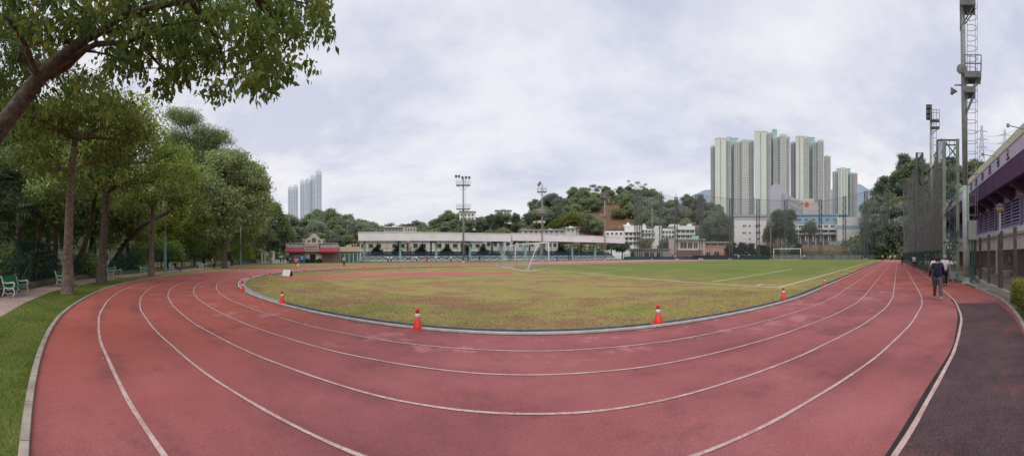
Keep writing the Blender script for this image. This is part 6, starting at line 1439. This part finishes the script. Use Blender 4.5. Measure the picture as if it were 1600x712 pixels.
for z in np.arange(4.2, 19.5, .64): m.tube([(X0 + .1, -.25, z)] + [((X0 + .1) + .62 * math.sin(a), -.32 * math.cos(a), z) for a in [i * math.pi / 10 for i in range(1, 10)]] + [(X0 + .1, .25, z)], .016, 5)
for a in (.9, 1.57, 2.2): m.bar(((X0 + .1) + .62 * math.sin(a), -.32 * math.cos(a), 4.2), ((X0 + .1) + .62 * math.sin(a), -.32 * math.cos(a), 19.4), .022)
m.build('cage', M_galv, lad)
m = MB(); m.box(bp.X(1513), bp.X(1526), -.38, -.1, bp.Z(375), bp.Z(345)); m.box(bp.X(1513.5), bp.X(1525.5), -.4, -.38, bp.Z(374.2), bp.Z(345.8)); bx_ = bpart('switch_box', m, mat('box_grey_green', (0.30, 0.335, 0.31), .5, .12, 2))
m = MB(); m.tube([(bp.X(1519), -.2, bp.Z(375)), (bp.X(1519), -.2, .3), (bp.X(1516), -.2, .1)], .05, 6); m.tube([(bp.X(1522), -.2, bp.Z(375)), (bp.X(1522), -.2, .2)], .04, 6); m.build('conduit', M_tow2, bx_)
def speaker(x, y, tilt, nm, r):
    m = MB(); m.lathe([(r, .0), (r * 1.02, .03), (r * .95, .06), (r * .55, .2), (r * .35, .34), (r * .2, .36)], 18)
    o = m.build(nm, mat('speaker_grey', (0.33, 0.33, 0.34), .6, .15, 4), bp.t, smooth=True); o.location = (bp.X(x), -.3, bp.Z(y)); o.rotation_euler = tilt; 
    MB().lathe([(r * .86, -.012), (r * .8, -.02), (.02, -.022)], 18).build('grille', mat('speaker_mesh', (0.25, 0.25, 0.26), .7, .2, 20), o, smooth=True); return o
speaker(1503.5, 111.7, (R_(-90), 0, 0), 'round_speaker', .33); speaker(1491.5, 143, (R_(200), R_(35), 0), 'horn_speaker', .24)
m = MB(); m.bar((lean(13), 0, bp.Z(133)), (bp.X(1492), -.3, bp.Z(137)), .07); bpart('speaker_bracket', m, M_galv)
bp2 = PX(1455, 38, 'floodlight_pole', 'slim floodlight pole with a side platform rising behind the net', 'floodlight', 'floodlight poles'); z2 = bp2.Z(178)
MB().tube([(0, 0, 0), (0, 0, z2 + .5)], [.22, .14], 10).build('pole', M_upp, bp2.t, smooth=True)
m = MB(); X0, X1 = bp2.X(1454), bp2.X(1468)
for z, rl_ in ((bp2.Z(188), 1), (bp2.Z(199), 0)):
    m.box(X0, X1, -.4, .4, z - .1, z)
    if rl_:
        for yy in (-.4, .4):
            m.bar((X0, yy, z + 1.05), (X1, yy, z + 1.05), .05)
            for j in range(4): m.bar((X0 + (X1 - X0) * j / 3, yy, z), (X0 + (X1 - X0) * j / 3, yy, z + 1.05), .05)
m.bar((X1, 0, bp2.Z(199)), (X0, 0, bp2.Z(212)), .08); m.bar((X0, 0, bp2.Z(212)), (X0, 0, bp2.Z(188)), .09); m.bar((X1, 0, bp2.Z(200)), (X1, 0, bp2.Z(188)), .07); m.build('platform', M_galv, bp2.t)
for i in range(6):
    m = MB(); xx_, yy_ = bp2.X(1450.5 + 2.6 * (i % 2)), bp2.Z(168 + 8 * (i // 2)); m.box(xx_ - .24, xx_ + .24, -.3, .1, yy_ - .22, yy_ + .22); m.box(xx_ - .17, xx_ + .17, .1, .3, yy_ - .15, yy_ + .15); m.build('lamp', mat('lamp_housing', (.1, .1, .1)), bp2.t)
m = MB()
for z in np.arange(3, z2 - 1, .8): m.bar((.25, 0, z), (.6, 0, z), .04)
m.bar((.25, 0, 3), (.25, 0, z2 - .6), .05); m.bar((.6, 0, 3), (.6, 0, z2 - .6), .05); m.build('ladder', M_galv, bp2.t)
# globe lamp
gl = PX(1562.5, 15.6, 'globe_lamp', 'globe topped lamp post with a dark cap before the louvres', 'lamp post'); zg = gl.Z(324.5)
MB().tube([(0, 0, 0), (0, 0, 2.75)], .1, 10).build('lower_post', M_brownp, gl.t); MB().tube([(0, 0, 2.75), (0, 0, zg - .18)], .055, 10).build('upper_post', mat('lamp_pale', (0.42, 0.42, 0.44), .5, .12, 3), gl.t)
g1 = MB().lathe([(.09, -.2), (.16, -.14), (.2, -.02), (.2, .0)], 18, c=(0, 0, zg)).build('globe', mat('amber_glass', (0.38, 0.29, 0.17), .3, .12, 4, spec=.5), gl.t, smooth=True)
MB().lathe([(.205, 0), (.2, .05), (.15, .14), (.06, .2), (.01, .21)], 18, c=(0, 0, zg)).build('cap', mat('cap_dark', (0.07, 0.075, 0.085), .5, .2, 4), gl.t, smooth=True)
# pylons on the hill and their wires
def pylon(x, d, yt, yb, wpx, label):
    p = PX(x, d, 'power_pylon', label, 'pylon', 'pylons on the ridge', base=yb); zt = p.Z(yt); w0 = wpx * p.p / 2; m = MB(); n = 9
    wz = lambda f: w0 * (1 - .86 * f ** .8) + .15
    for i in range(n):
        f0, f1 = i / n, (i + 1) / n; a, b = wz(f0), wz(f1); z0, z1 = zt * f0, zt * f1
        for sx_ in (-1, 1):
            for sy_ in (-1, 1): m.bar((sx_ * a, sy_ * a, z0), (sx_ * b, sy_ * b, z1), .3)
            m.bar((sx_ * a, -a, z0), (-sx_ * b, -b, z1), .18); m.bar((sx_ * a, a, z0), (-sx_ * b, b, z1), .18)
        m.bar((-b, -b, z1), (b, -b, z1), .18)
    m.build('tower_frame', mat('pylon_grey', (0.42, 0.43, 0.46), .7, .1, 1), p.t)
    for f in (.62, .76, .9):
        m = MB(); zz_ = zt * f; aw = w0 * (1.5 - abs(f - .76)); m.bar((-aw, 0, zz_), (0, 0, zz_ + zt * .03), .22); m.bar((aw, 0, zz_), (0, 0, zz_ + zt * .03), .22); m.bar((-aw, 0, zz_), (aw, 0, zz_), .2)
        for q in (-1, 1): m.bar((q * aw, 0, zz_), (q * aw, 0, zz_ - zt * .03), .12)
        m.build('crossarm', mat('pylon_grey', (.4, .4, .4)), p.t)
    return p
pylon(1534, 230, 197, 285, 13, 'nearer steel pylon rising behind the stand roof'); pylon(1570, 300, 203, 290, 14, 'farther steel pylon partly hidden by the stand roof')
for i, (a, b) in enumerate((((1536, 212, 230), (1640, 168, 150)), ((1537, 222, 230), (1640, 190, 150)), ((1538, 232, 230), (1640, 212, 150)))):
    p, q = P(*a), P(*b); mid = [p + (q - p) * f - Vector((0, 0, 5 * 4 * f * (1 - f))) for f in [j / 12 for j in range(13)]]
    tag(MB().tube([v - p for v in mid], .07, 4).build('power_line', M_steel), f'{["upper", "middle", "lower"][i]} power line sagging from the nearer pylon', 'cable').location = p
# ------------------------------------------------------------------ cones, goals, board
M_cone = mat('cone_red', (0.66, 0.045, 0.03), 0.5, 0.12, 6); M_band = mat('cone_band', (0.62, 0.58, 0.55), 0.5, 0.15, 8); M_cbase = mat('cone_base', (0.52, 0.10, 0.08), 0.6, 0.2, 5)
c0 = thing('traffic_cone', 'x', 'traffic cone', (0, 0, -50), 0, 'red cones along the inner kerb')
MB().box(-.15, .15, -.15, .15, 0, .028).build('base', M_cbase, c0)
MB().lathe([(.115, .028), (.104, .06), (.072, .285)], 16).build('body', M_cone, c0, smooth=True)
MB().lathe([(.0715, .286), (.055, .395)], 16).build('reflective_band', M_band, c0, smooth=True)
MB().lathe([(.0545, .396), (.042, .48), (.042, .5), (.032, .505)], 16).build('tip', M_cone, c0, smooth=True)
CF = family(c0)
cones = [(652, 514.5, 'cone on the kerb at the bottom left of the infield, largest of all'), (1028, 506.5, 'big cone on the kerb right of centre by the drain'), (440.5, 475.5, 'cone alone on the kerb between the two large ones and the left bend'), (379.5, 455.5, 'nearer of two cones overlapping at the leftmost kerb bend'),
         (378.5, 444.5, 'farther of two cones overlapping at the leftmost kerb bend'), (391, 434.5, 'small cone just past the leftmost kerb bend'), (422, 429, 'small cone on the far kerb left of the white board'), (475, 423.5, 'small cone on the far kerb right of the running person'), (521.5, 420.5, 'small cone on the far kerb before the person in pink'),
         (569.5, 417.5, 'small cone before the left end of the left stand'), (625, 416, 'small cone before the second column of the left stand'), (673, 414.8, 'small cone before the third column of the left stand'), (713.7, 413.8, 'small cone just left of the floodlight mast foot'),
         (1224, 469.5, 'nearest cone of the line along the right straight'), (1288, 447.2, 'second cone of the line along the right straight'), (1315, 436, 'third cone along the right straight'), (1328.4, 429.5, 'fourth cone along the right straight'), (1340, 424, 'fifth cone along the right straight'),
         (1347.5, 420.6, 'sixth cone along the right straight'), (1353.5, 418, 'seventh cone along the right straight'), (1358.6, 415.8, 'eighth cone along the right straight'), (1363, 413.7, 'ninth cone along the right straight'), (1367, 411.8, 'tenth and farthest cone along the right straight')]
for i, (x, y, lab_) in enumerate(cones):
    p = G(x, y); d = (p - C0); rot_ = random.uniform(0, 1.5)
    if i == 0: c0.location = p; c0.rotation_euler = (0, 0, rot_); c0['label'] = lab_
    else: dup(c0, p, rot_, lab_, None, CF)
M_post2 = mat('white_goal_post', (0.74, 0.74, 0.72), .5, .08, 3); M_gnet = netmat('goal_net', (0.4, 0.4, 0.39), .09, .03, (2, 2, 2))
def goal(f1, f2, b1, b2, t1, t2, z, label, r=.06):
    o_ = (f1 + f2) / 2; t = thing('football_goal', label, 'goal', o_); Z = Vector((0, 0, z)); q = lambda v: v - o_
    for f in (f1, f2): MB().tube([q(f), q(f + Z)], r, 10).build('post', M_post2, t, smooth=True)
    MB().tube([q(f1 + Z), q(f2 + Z)], r, 10).build('crossbar', M_post2, t, smooth=True)
    m = MB()
    for f, tt_, b in ((f1, t1, b1), (f2, t2, b2)): m.tube([q(f + Z), q(tt_), q(b)], r * .6, 7); m.tube([q(f + Vector((0, 0, .05))), q(b + Vector((0, 0, .05)))], r * .6, 7)
    m.tube([q(t1), q(t2)], r * .4, 6); m.tube([q(b1 + Vector((0, 0, .05))), q(b2 + Vector((0, 0, .05)))], r * .6, 7); m.build('back_frame', M_post2, t, smooth=True)
    m = MB(); m.add([q(v) for v in (f1 + Z, f2 + Z, t2, t1, b1, b2, f1, f2)], [(0, 1, 2, 3), (3, 2, 5, 4), (0, 3, 4, 6), (1, 7, 5, 2)]); m.build('net', M_gnet, t)
    for b in (b1, b2):
        m = MB(); bq = q(b); m.box(bq.x - .35, bq.x + .35, bq.y - .14, bq.y + .14, 0, .22); m.build('weight', mat('weight_grey', (.4, .4, .39), .8, .2, 3), t)
goal(G(805, 417.4), G(857.5, 420.7), G(779, 417.2), G(823, 424.2), P(792, 385, 48), P(841, 380.5, 42), 3.4, 'near white football goal seen from its side, net trailing behind')
fA, fB = A(1209, 110), A(1251, 110); away = (fA + fB).normalized()
goal(fA, fB, fA + away * 2.2, fB + away * 2.2, fA + away * .9 + Vector((0, 0, 3.6)), fB + away * .9 + Vector((0, 0, 3.6)), 3.7, 'far white football goal before the grey boundary wall', .08)
t = thing('sandwich_board', 'white A shaped notice board standing on the runway start', 'sign', G(449, 431.2), face(449) + R_(-38))
for s_, mt, nm in ((-1, mat('board_white', (0.66, 0.66, 0.60), .6, .08, 3), 'front_panel'), (1, mat('board_back', (0.10, 0.09, 0.085), .7, .2, 3), 'rear_panel')):
    m = MB(); m.add([(-.42, s_ * .27, 0.02), (.42, s_ * .27, 0.02), (.42, s_ * .03, .58), (-.42, s_ * .03, .58), (-.42, s_ * .24, 0.02), (.42, s_ * .24, 0.02), (.42, 0, .58), (-.42, 0, .58)], [(0, 1, 2, 3), (7, 6, 5, 4), (0, 4, 5, 1), (1, 5, 6, 2), (2, 6, 7, 3), (3, 7, 4, 0)]); m.build(nm, mt, t)
MB().tube([(-.42, 0, .6), (.42, 0, .6)], .02, 6).build('hinge', M_steel, t)

# ------------------------------------------------------------------ people
def skin(verts, edges, root, sub=1):
    names = list(verts); ix = {n: i for i, n in enumerate(names)}
    me = bpy.data.meshes.new('skin'); me.from_pydata([tuple(verts[n][0]) for n in names], [(ix[a], ix[b]) for a, b in edges], [])
    ob = bpy.data.objects.new('skin', me); COL.objects.link(ob); ob.modifiers.new('s', 'SKIN')
    sv = me.skin_vertices[0].data
    for n in names: r = verts[n][1]; sv[ix[n]].radius = r if hasattr(r, '__len__') else (r, r); sv[ix[n]].use_root = (n == root)
    md = ob.modifiers.new('u', 'SUBSURF'); md.levels = sub; md.render_levels = sub
    out = bpy.data.meshes.new_from_object(ob.evaluated_get(bpy.context.evaluated_depsgraph_get()))
    bpy.data.objects.remove(ob); bpy.data.meshes.remove(me); out.polygons.foreach_set('use_smooth', [True] * len(out.polygons)); return out
def joints(legs, arms, lean=0.0, sit=None, turn=0.0):
    """legs: per side (thigh forward deg, knee bend deg); arms: (forward, elbow bend, out); the front is -y"""
    J = {}; pel = Vector((0, 0, 0)); lean = R_(lean)
    def tor(h, x=0, y=0): return Vector((x, -math.sin(lean) * h + y * math.cos(lean), math.cos(lean) * h + y * math.sin(lean)))
    J['pelvis'] = pel; J['waist'] = tor(.16); J['chest'] = tor(.36); J['neck'] = tor(.52); J['head'] = tor(.655, 0, -.015); J['top'] = tor(.735, 0, -.005); J['nose'] = tor(.645, 0, -.115)
    for s, nm, (th, kn), (fw, el, ou) in ((-1, 'r', legs[0], arms[0]), (1, 'l', legs[1], arms[1])):
        th, kn, fw, el, ou = map(R_, (th, kn, fw, el, ou))
        hp = Vector((s * .095, 0, -.03)); J['hip' + nm] = hp
        k = hp + Vector((s * .012, -math.sin(th), -math.cos(th))) * .43; J['knee' + nm] = k
        a = k + Vector((0, -math.sin(th - kn), -math.cos(th - kn))) * .41; J['ankle' + nm] = a
        fd = Vector((s * .05, -math.cos((th - kn) * .55), math.sin((th - kn) * .55) * 1.0)).normalized(); J['heel' + nm] = a + Vector((0, .03, -.045)); J['toe' + nm] = a + fd * .17 + Vector((0, 0, -.055))
        sh = tor(.47, s * .185); J['sh' + nm] = sh
        fw2 = fw + lean * .5; e = sh + Vector((s * math.sin(ou), -math.sin(fw2) * math.cos(ou), -math.cos(fw2) * math.cos(ou))) * .29; J['el' + nm] = e
        w = e + Vector((s * math.sin(ou) * .4, -math.sin(fw2 + el), -math.cos(fw2 + el))).normalized() * .25; J['wr' + nm] = w; J['fd' + nm] = (w - e).normalized()
    low = min(min(J['heel' + n].z, J['toe' + n].z) for n in 'rl') - .03
    dz = (sit - 0.0) if sit is not None else -low
    for k in J:
        if not k.startswith('fd'): J[k] = J[k] + Vector((0, 0, dz))
    return J
POSE = {'stand': joints(((3, 4), (-3, 3)), ((4, 10, 8), (2, 12, 8))), 'walk': joints(((20, 8), (-16, 18)), ((-22, 15, 10), (20, 25, 9)), 3), 'walk2': joints(((-14, 20), (18, 6)), ((18, 20, 12), (-16, 18, 20)), 4),
        'run': joints(((38, 40), (-18, 60)), ((-38, 85, 10), (32, 90, 10)), 9), 'sit': joints(((84, 84), (80, 70)), ((35, 55, 10), (30, 60, 8)), -6, .56), 'bend': joints(((18, 14), (6, 10)), ((50, 20, 6), (58, 15, 6)), 62), 'sit2': joints(((88, 66), (78, 40)), ((40, 60, 8), (45, 60, 8)), -12, .56)}
CACHE = {}
def pmesh(pose, part, opt=''):
    key = (pose, part, opt)
    if key in CACHE: return CACHE[key]
    J = POSE[pose]; v, e = {}, []
    def ch(*ns):
        for a, b in zip(ns, ns[1:]): e.append((a, b))
    if part == 'body':
        R = {'pelvis': .08, 'waist': .085, 'chest': .1, 'neck': .052, 'head': (.082, .098), 'top': .066, 'nose': .014}
        for n, r in R.items(): v[n] = (J[n], r)
        ch('pelvis', 'waist', 'chest', 'neck', 'head', 'top'); e.append(('head', 'nose'))
        for s in 'rl':
            for n, r in (('hip', .06), ('knee', .05), ('ankle', .036), ('toe', .03), ('sh', .055), ('el', .04), ('wr', .028)): v[n + s] = (J[n + s], r)
            ch('pelvis', 'hip' + s, 'knee' + s, 'ankle' + s, 'toe' + s); ch('chest', 'sh' + s, 'el' + s, 'wr' + s)
            fd = J['fd' + s]; w = J['wr' + s]; sx_ = -1 if s == 'r' else 1; ac = Vector((0, 1, 0)); ac = (ac - fd * ac.dot(fd)).normalized(); nrm_ = fd.cross(ac) * 1.0
            v['palm' + s] = (w + fd * .055, (.03, .02)); ch('wr' + s, 'palm' + s)
            for i, (o, ln) in enumerate(((-.027, .062), (-.009, .075), (.010, .07), (.028, .055))):
                b = w + fd * .085 + ac * o; v[f'k{i}{s}'] = (b, .0095); v[f'm{i}{s}'] = (b + fd * ln * .55 + nrm_ * .008 * -sx_, .0085); v[f't{i}{s}'] = (b + fd * ln * .9 + nrm_ * .028 * -sx_, .007); ch('palm' + s, f'k{i}{s}', f'm{i}{s}', f't{i}{s}')
            b = w + fd * .035 - ac * .03; v['th1' + s] = (b, .012); v['th2' + s] = (b + fd * .035 - ac * .022, .0095); v['th3' + s] = (b + fd * .062 - ac * .026, .008); ch('palm' + s, 'th1' + s, 'th2' + s, 'th3' + s)
        out = skin(v, e, 'pelvis')
    elif part == 'top':
        ax_ = (J['pelvis'] - J['waist']).normalized(); v['hem'] = (J['pelvis'] + ax_ * .13, (.175, .15)); v['waist'] = (J['waist'], (.155, .13)); v['chest'] = (J['chest'], (.165, .14)); v['neck'] = (J['neck'] + (J['chest'] - J['neck']) * .15, .075); ch('hem', 'waist', 'chest', 'neck')
        for s in 'rl':
            v['sh' + s] = (J['sh' + s], .078); v['el' + s] = (J['el' + s] if opt == 'long' else J['sh' + s].lerp(J['el' + s], .75), .06); ch('chest', 'sh' + s, 'el' + s)
            if opt == 'long': v['wr' + s] = (J['el' + s].lerp(J['wr' + s], .93), .045); ch('el' + s, 'wr' + s)
        out = skin(v, e, 'chest')
    elif part == 'bottom':
        v['waist'] = (J['pelvis'].lerp(J['waist'], .45), (.135, .112)); v['pelvis'] = (J['pelvis'] + Vector((0, 0, -.03)), (.15, .13)); ch('waist', 'pelvis')
        for s in 'rl':
            v['hip' + s] = (J['hip' + s] + Vector((0, 0, -.05)), .115); ch('pelvis', 'hip' + s)
            if opt == 'long': v['knee' + s] = (J['knee' + s], .078); v['ankle' + s] = (J['knee' + s].lerp(J['ankle' + s], .93), .066); ch('hip' + s, 'knee' + s, 'ankle' + s)
            else: v['knee' + s] = (J['hip' + s].lerp(J['knee' + s], .8), .095); ch('hip' + s, 'knee' + s)
        out = skin(v, e, 'pelvis')
    elif part.startswith('shoe'):
        s = part[-1]; v = {'a': (J['heel' + s] + Vector((0, 0, .02)), .044), 'b': (J['toe' + s].lerp(J['heel' + s], .45) + Vector((0, 0, .012)), (.048, .04)), 'c': (J['toe' + s] + Vector((0, 0, .008)), (.045, .032))}
        out = skin(v, [('a', 'b'), ('b', 'c')], 'b')
    else:
        up_ = (J['top'] - J['neck']).normalized(); bk_ = Vector((0, 1, 0)); c = J['head'] + up_ * .03 + bk_ * .014; m = MB(); n, k = 14, 9
        fwd = Vector((0, -1, 0)); sd_ = Vector((1, 0, 0)); vs = []
        for i in range(k):
            th = R_(i * 118 / (k - 1))
            for j in range(n):
                a = 2 * math.pi * j / n; d = up_ * math.cos(th) + (fwd * math.cos(a) + sd_ * math.sin(a)) * math.sin(th)
                lim = R_(74) if math.cos(a) > .35 else R_(122)
                th2 = min(th, lim); d = up_ * math.cos(th2) + (fwd * math.cos(a) + sd_ * math.sin(a)) * math.sin(th2)
                long_ = 1.0 if opt != 'longhair' else (1.0 + (.8 if th > R_(95) and math.cos(a) < .2 else 0))
                vs.append(c + Vector((d.x * .098, d.y * .112, d.z * .112 * long_)))
        m.add(vs, [(i * n + j, i * n + (j + 1) % n, (i + 1) * n + (j + 1) % n, (i + 1) * n + j) for i in range(k - 1) for j in range(n)]); out = m.mesh('hair', [M_dark], True)
    CACHE[key] = out; return out
M_skin = mat('skin', (0.42, 0.25, 0.17), .6, .08, 8); M_hair = mat('black_hair', (0.016, 0.014, 0.013), .6, .3, 20); M_hairg = mat('grey_hair', (0.28, 0.27, 0.26), .6, .2, 20)
_cl = {}
def cloth(c):
    if c not in _cl: _cl[c] = mat('cloth_%d' % len(_cl), c, .9, .16, 9, .35, 26)
    return _cl[c]
def person(label, loc, rz, pose, h, top, bottom, sleeves='short', legs='long', hair=M_hair, shoe=(.05, .05, .055), group=None, hairopt=''):
    sc = h / 1.70
    def mk(part, opt, m_, nm, parent):
        key = (pose, part, opt, m_.name); me = CACHE.get(key)
        if me is None: me = pmesh(pose, part, opt).copy(); me.materials.clear(); me.materials.append(m_); CACHE[key] = me
        o = bpy.data.objects.new(nm, me); COL.objects.link(o)
        if parent is not None: o.parent = parent
        return o
    b = mk('body', '', M_skin, 'person', None); b.location = loc; b.rotation_euler = (0, 0, rz); b.scale = (sc,) * 3; tag(b, label, 'person', group)
    mk('top', sleeves, cloth(top), 'shirt', b); mk('bottom', legs, cloth(bottom), 'trousers' if legs == 'long' else 'shorts', b); mk('hair', hairopt, hair, 'hair', b)
    for s in 'rl': mk('shoe' + s, '', cloth(shoe), 'shoe', b)
    return b
away_ = lambda x: -az(x) + math.pi       # walking away from the viewer
toward_ = lambda x: -az(x)
NAVY, BLACK, WHITE, GREY = (.020, .020, .05), (.02, .02, .023), (.68, .68, .70), (.085, .088, .10)
sdir = math.atan2(S.x, -S.y)
mw = person('man in a navy jacket and grey trousers walking away on the outer lane', G(1465, 468.3), sdir, 'walk2', 1.70, NAVY, GREY, 'long', 'long', M_hair, (.5, .49, .46))
person('person in a white shirt and dark trousers walking just ahead of the navy jacketed man', G(1476.5, 447.5), sdir, 'walk', 1.72, (.60, .58, .66), BLACK, 'short', 'long', M_hairg)
person('person in white mostly hidden behind the navy jacketed man', G(1461, 445.5), sdir, 'walk2', 1.66, WHITE, GREY)
person('person in a white top and black trousers walking far down the track', G(1428.5, 419.3), sdir, 'walk', 1.66, WHITE, BLACK, 'short', 'long')
person('person in a red top by the green fence far down the straight', A(1424, 72), sdir, 'walk2', 1.7, (.42, .03, .03), BLACK)
person('man in dark clothes with pale hair walking away between far lanes', G(1409.5, 414.6), sdir, 'walk', 1.72, (.03, .032, .045), (.06, .065, .085), 'long', 'long', M_hairg)
person('person in a yellow top at the far end of the track', A(1379, 92), toward_(1379), 'walk', 1.68, (.62, .40, .06), BLACK)
person('person in white and black at the far end of the middle lane', A(1391, 88), toward_(1391), 'run', 1.68, WHITE, BLACK)
person('person in a pale top standing at the far end by the net', A(1398, 95), toward_(1398), 'stand', 1.68, (.55, .5, .52), GREY)
person('dark figure by the far wall right of the eighth mast', A(1300, 116), toward_(1300), 'stand', 1.7, BLACK, GREY)
person('dark figure by the far wall left of the tenth mast', A(1346, 115), toward_(1346), 'stand', 1.7, (.08, .08, .1), BLACK)
person('person in a bright blue top standing on the pitch edge before the right stand', A(870, 93), toward_(870), 'stand', 1.72, (.04, .10, .34), (.03, .04, .09), 'long')
person('left dark figure of a pair beyond the pitch before the right stand', A(888.5, 106), toward_(888), 'stand', 1.65, BLACK, GREY); person('right dark figure of a pair beyond the pitch before the right stand', A(892, 105), toward_(892), 'walk', 1.75, BLACK, BLACK)
person('person in white shorts left of the dark fence below the clubhouse', A(1054.5, 112), toward_(1054), 'stand', 1.68, (.55, .45, .42), BLACK); person('person in black beside the one in white before the clubhouse', A(1051.5, 112), toward_(1051), 'stand', 1.74, BLACK, BLACK)
person('person in blue before the dark fence below the clubhouse', A(1066.5, 114), toward_(1066), 'walk', 1.7, (.05, .13, .4), (.03, .03, .06))
person('tiny figure in white at the far boundary left of the far goal', A(1154, 118), toward_(1154), 'stand', 1.6, WHITE, GREY); person('tiny figure in white behind the far goal right post', A(1257, 117), toward_(1257), 'stand', 1.7, WHITE, BLACK)
fr = lambda x, o=2.2: SP + S * tst(x) + L * o
for x, lab_, ps, top, bot in ((605.5, 'person in a white top left of a pair at the left stand railing', 'stand', WHITE, BLACK), (610.5, 'person in white and black right of a pair at the left stand railing', 'walk', WHITE, BLACK), (644, 'tall person in pale clothes before the left stand middle', 'walk', (.55, .5, .48), (.45, .38, .36)), (649, 'person in white before the left stand middle railing', 'stand', WHITE, (.1, .1, .14)),
                              (661.7, 'person in a red and white top before the third column', 'walk2', (.5, .1, .12), (.4, .35, .34)), (665.2, 'person in a dark red top close beside the red and white one', 'stand', (.2, .02, .03), BLACK), (678.8, 'person in white leaning at the third column', 'stand', WHITE, (.3, .3, .3)), (701.7, 'person in white and dark trousers left of the floodlight mast', 'walk', WHITE, (.05, .05, .08)),
                              (728, 'dark dressed person at the foot of the floodlight mast', 'walk2', BLACK, BLACK), (745.5, 'person all in black right of the floodlight mast', 'stand', BLACK, (.1, .07, .06))):
    person(lab_, fr(x), toward_(x), ps, 1.72, top, bot)
person('left crouching figure in purple by the kiosk wall', A(438.5, 78), toward_(438), 'bend', 1.7, (.10, .07, .30), BLACK); person('right figure in purple standing by the kiosk wall', A(443, 78), toward_(443), 'walk', 1.65, (.13, .09, .34), (.10, .08, .22))
person('figure in white bending over left of the notice board', A(453, 76), toward_(453), 'bend', 1.7, WHITE, (.1, .1, .1)); person('person in white bending over the stall table by the kiosk door', A(494, 80), toward_(494) + 1.2, 'bend', 1.7, WHITE, BLACK)
person('runner in a pink top and dark shorts with a yellow bag', G(463.5, 420.3), toward_(463), 'run', 1.72, (.62, .20, .28), (.03, .03, .035), 'short', 'short')
person('person in a pale pink top and black trousers on the far track', G(537.5, 416), toward_(537), 'stand', 1.68, (.60, .33, .34), BLACK)
person('jogger in black running along the brown verge past the fourth trunk', G(362, 422.8), toward_(362) + .6, 'run', 1.7, (.03, .03, .033), BLACK, 'short', 'short')
yb = person('person in black standing on the path with a yellow backpack', G(334.5, 420.4), toward_(334) + 1.0, 'stand', 1.7, (.04, .035, .03), BLACK)
def bag(p, rz, off, col, label, s=1.0):
    t = thing('backpack', label, 'bag', p, rz); m = MB(); m.tube([(0, off, 1.0), (0, off + .02, 1.12), (0, off + .02, 1.3), (0, off, 1.42)], [.09 * s, .15 * s, .15 * s, .08 * s], 10); m.build('pack', cloth(col), t, smooth=True)
    m = MB()
    for sx_ in (-.09, .09): m.tube([(sx_, off - .02, 1.42), (sx_, off - .22, 1.46), (sx_, off - .3, 1.25), (sx_, off - .1, 1.05)], .018, 5)
    m.build('strap', M_dark, t)
bag(yb.location, yb.rotation_euler.z, .2, (.55, .40, .06), 'yellow backpack worn by the person standing on the path')
t = thing('carry_bag', 'pale yellow bag swinging beside the runner in pink', 'bag', G(465.5, 420.6), face(465)); m = MB(); m.prism([(-.16, .35), (.16, .35), (.2, .62), (.13, .8), (-.13, .8), (-.2, .62)], .12); m.build('pouch', cloth((.6, .58, .2)), t); MB().tube([(-.1, .06, .8), (-.05, .06, 1.0), (.05, .06, 1.0), (.1, .06, .8)], .012, 5).build('handle', M_dark, t)
for bi, dx_, lab_, ps, top, bot, hr in ((1, .42, 'seated person with pink shorts mostly hidden by the first trunk', 'sit', (.30, .30, .31), (.50, .22, .20), M_hairg), (4, .38, 'person in dark clothes sitting on a bench with legs stretched', 'sit2', (.03, .035, .05), (.05, .06, .10), M_hair)):
    p, rz = BENCH[bi]; person(lab_, p + Vector((math.cos(rz) * dx_, math.sin(rz) * dx_, 0)) + Vector((-math.sin(rz), math.cos(rz), 0)) * .02, rz, ps, 1.7, top, bot, 'long' if bi == 4 else 'short', 'long' if bi == 4 else 'short', hr)
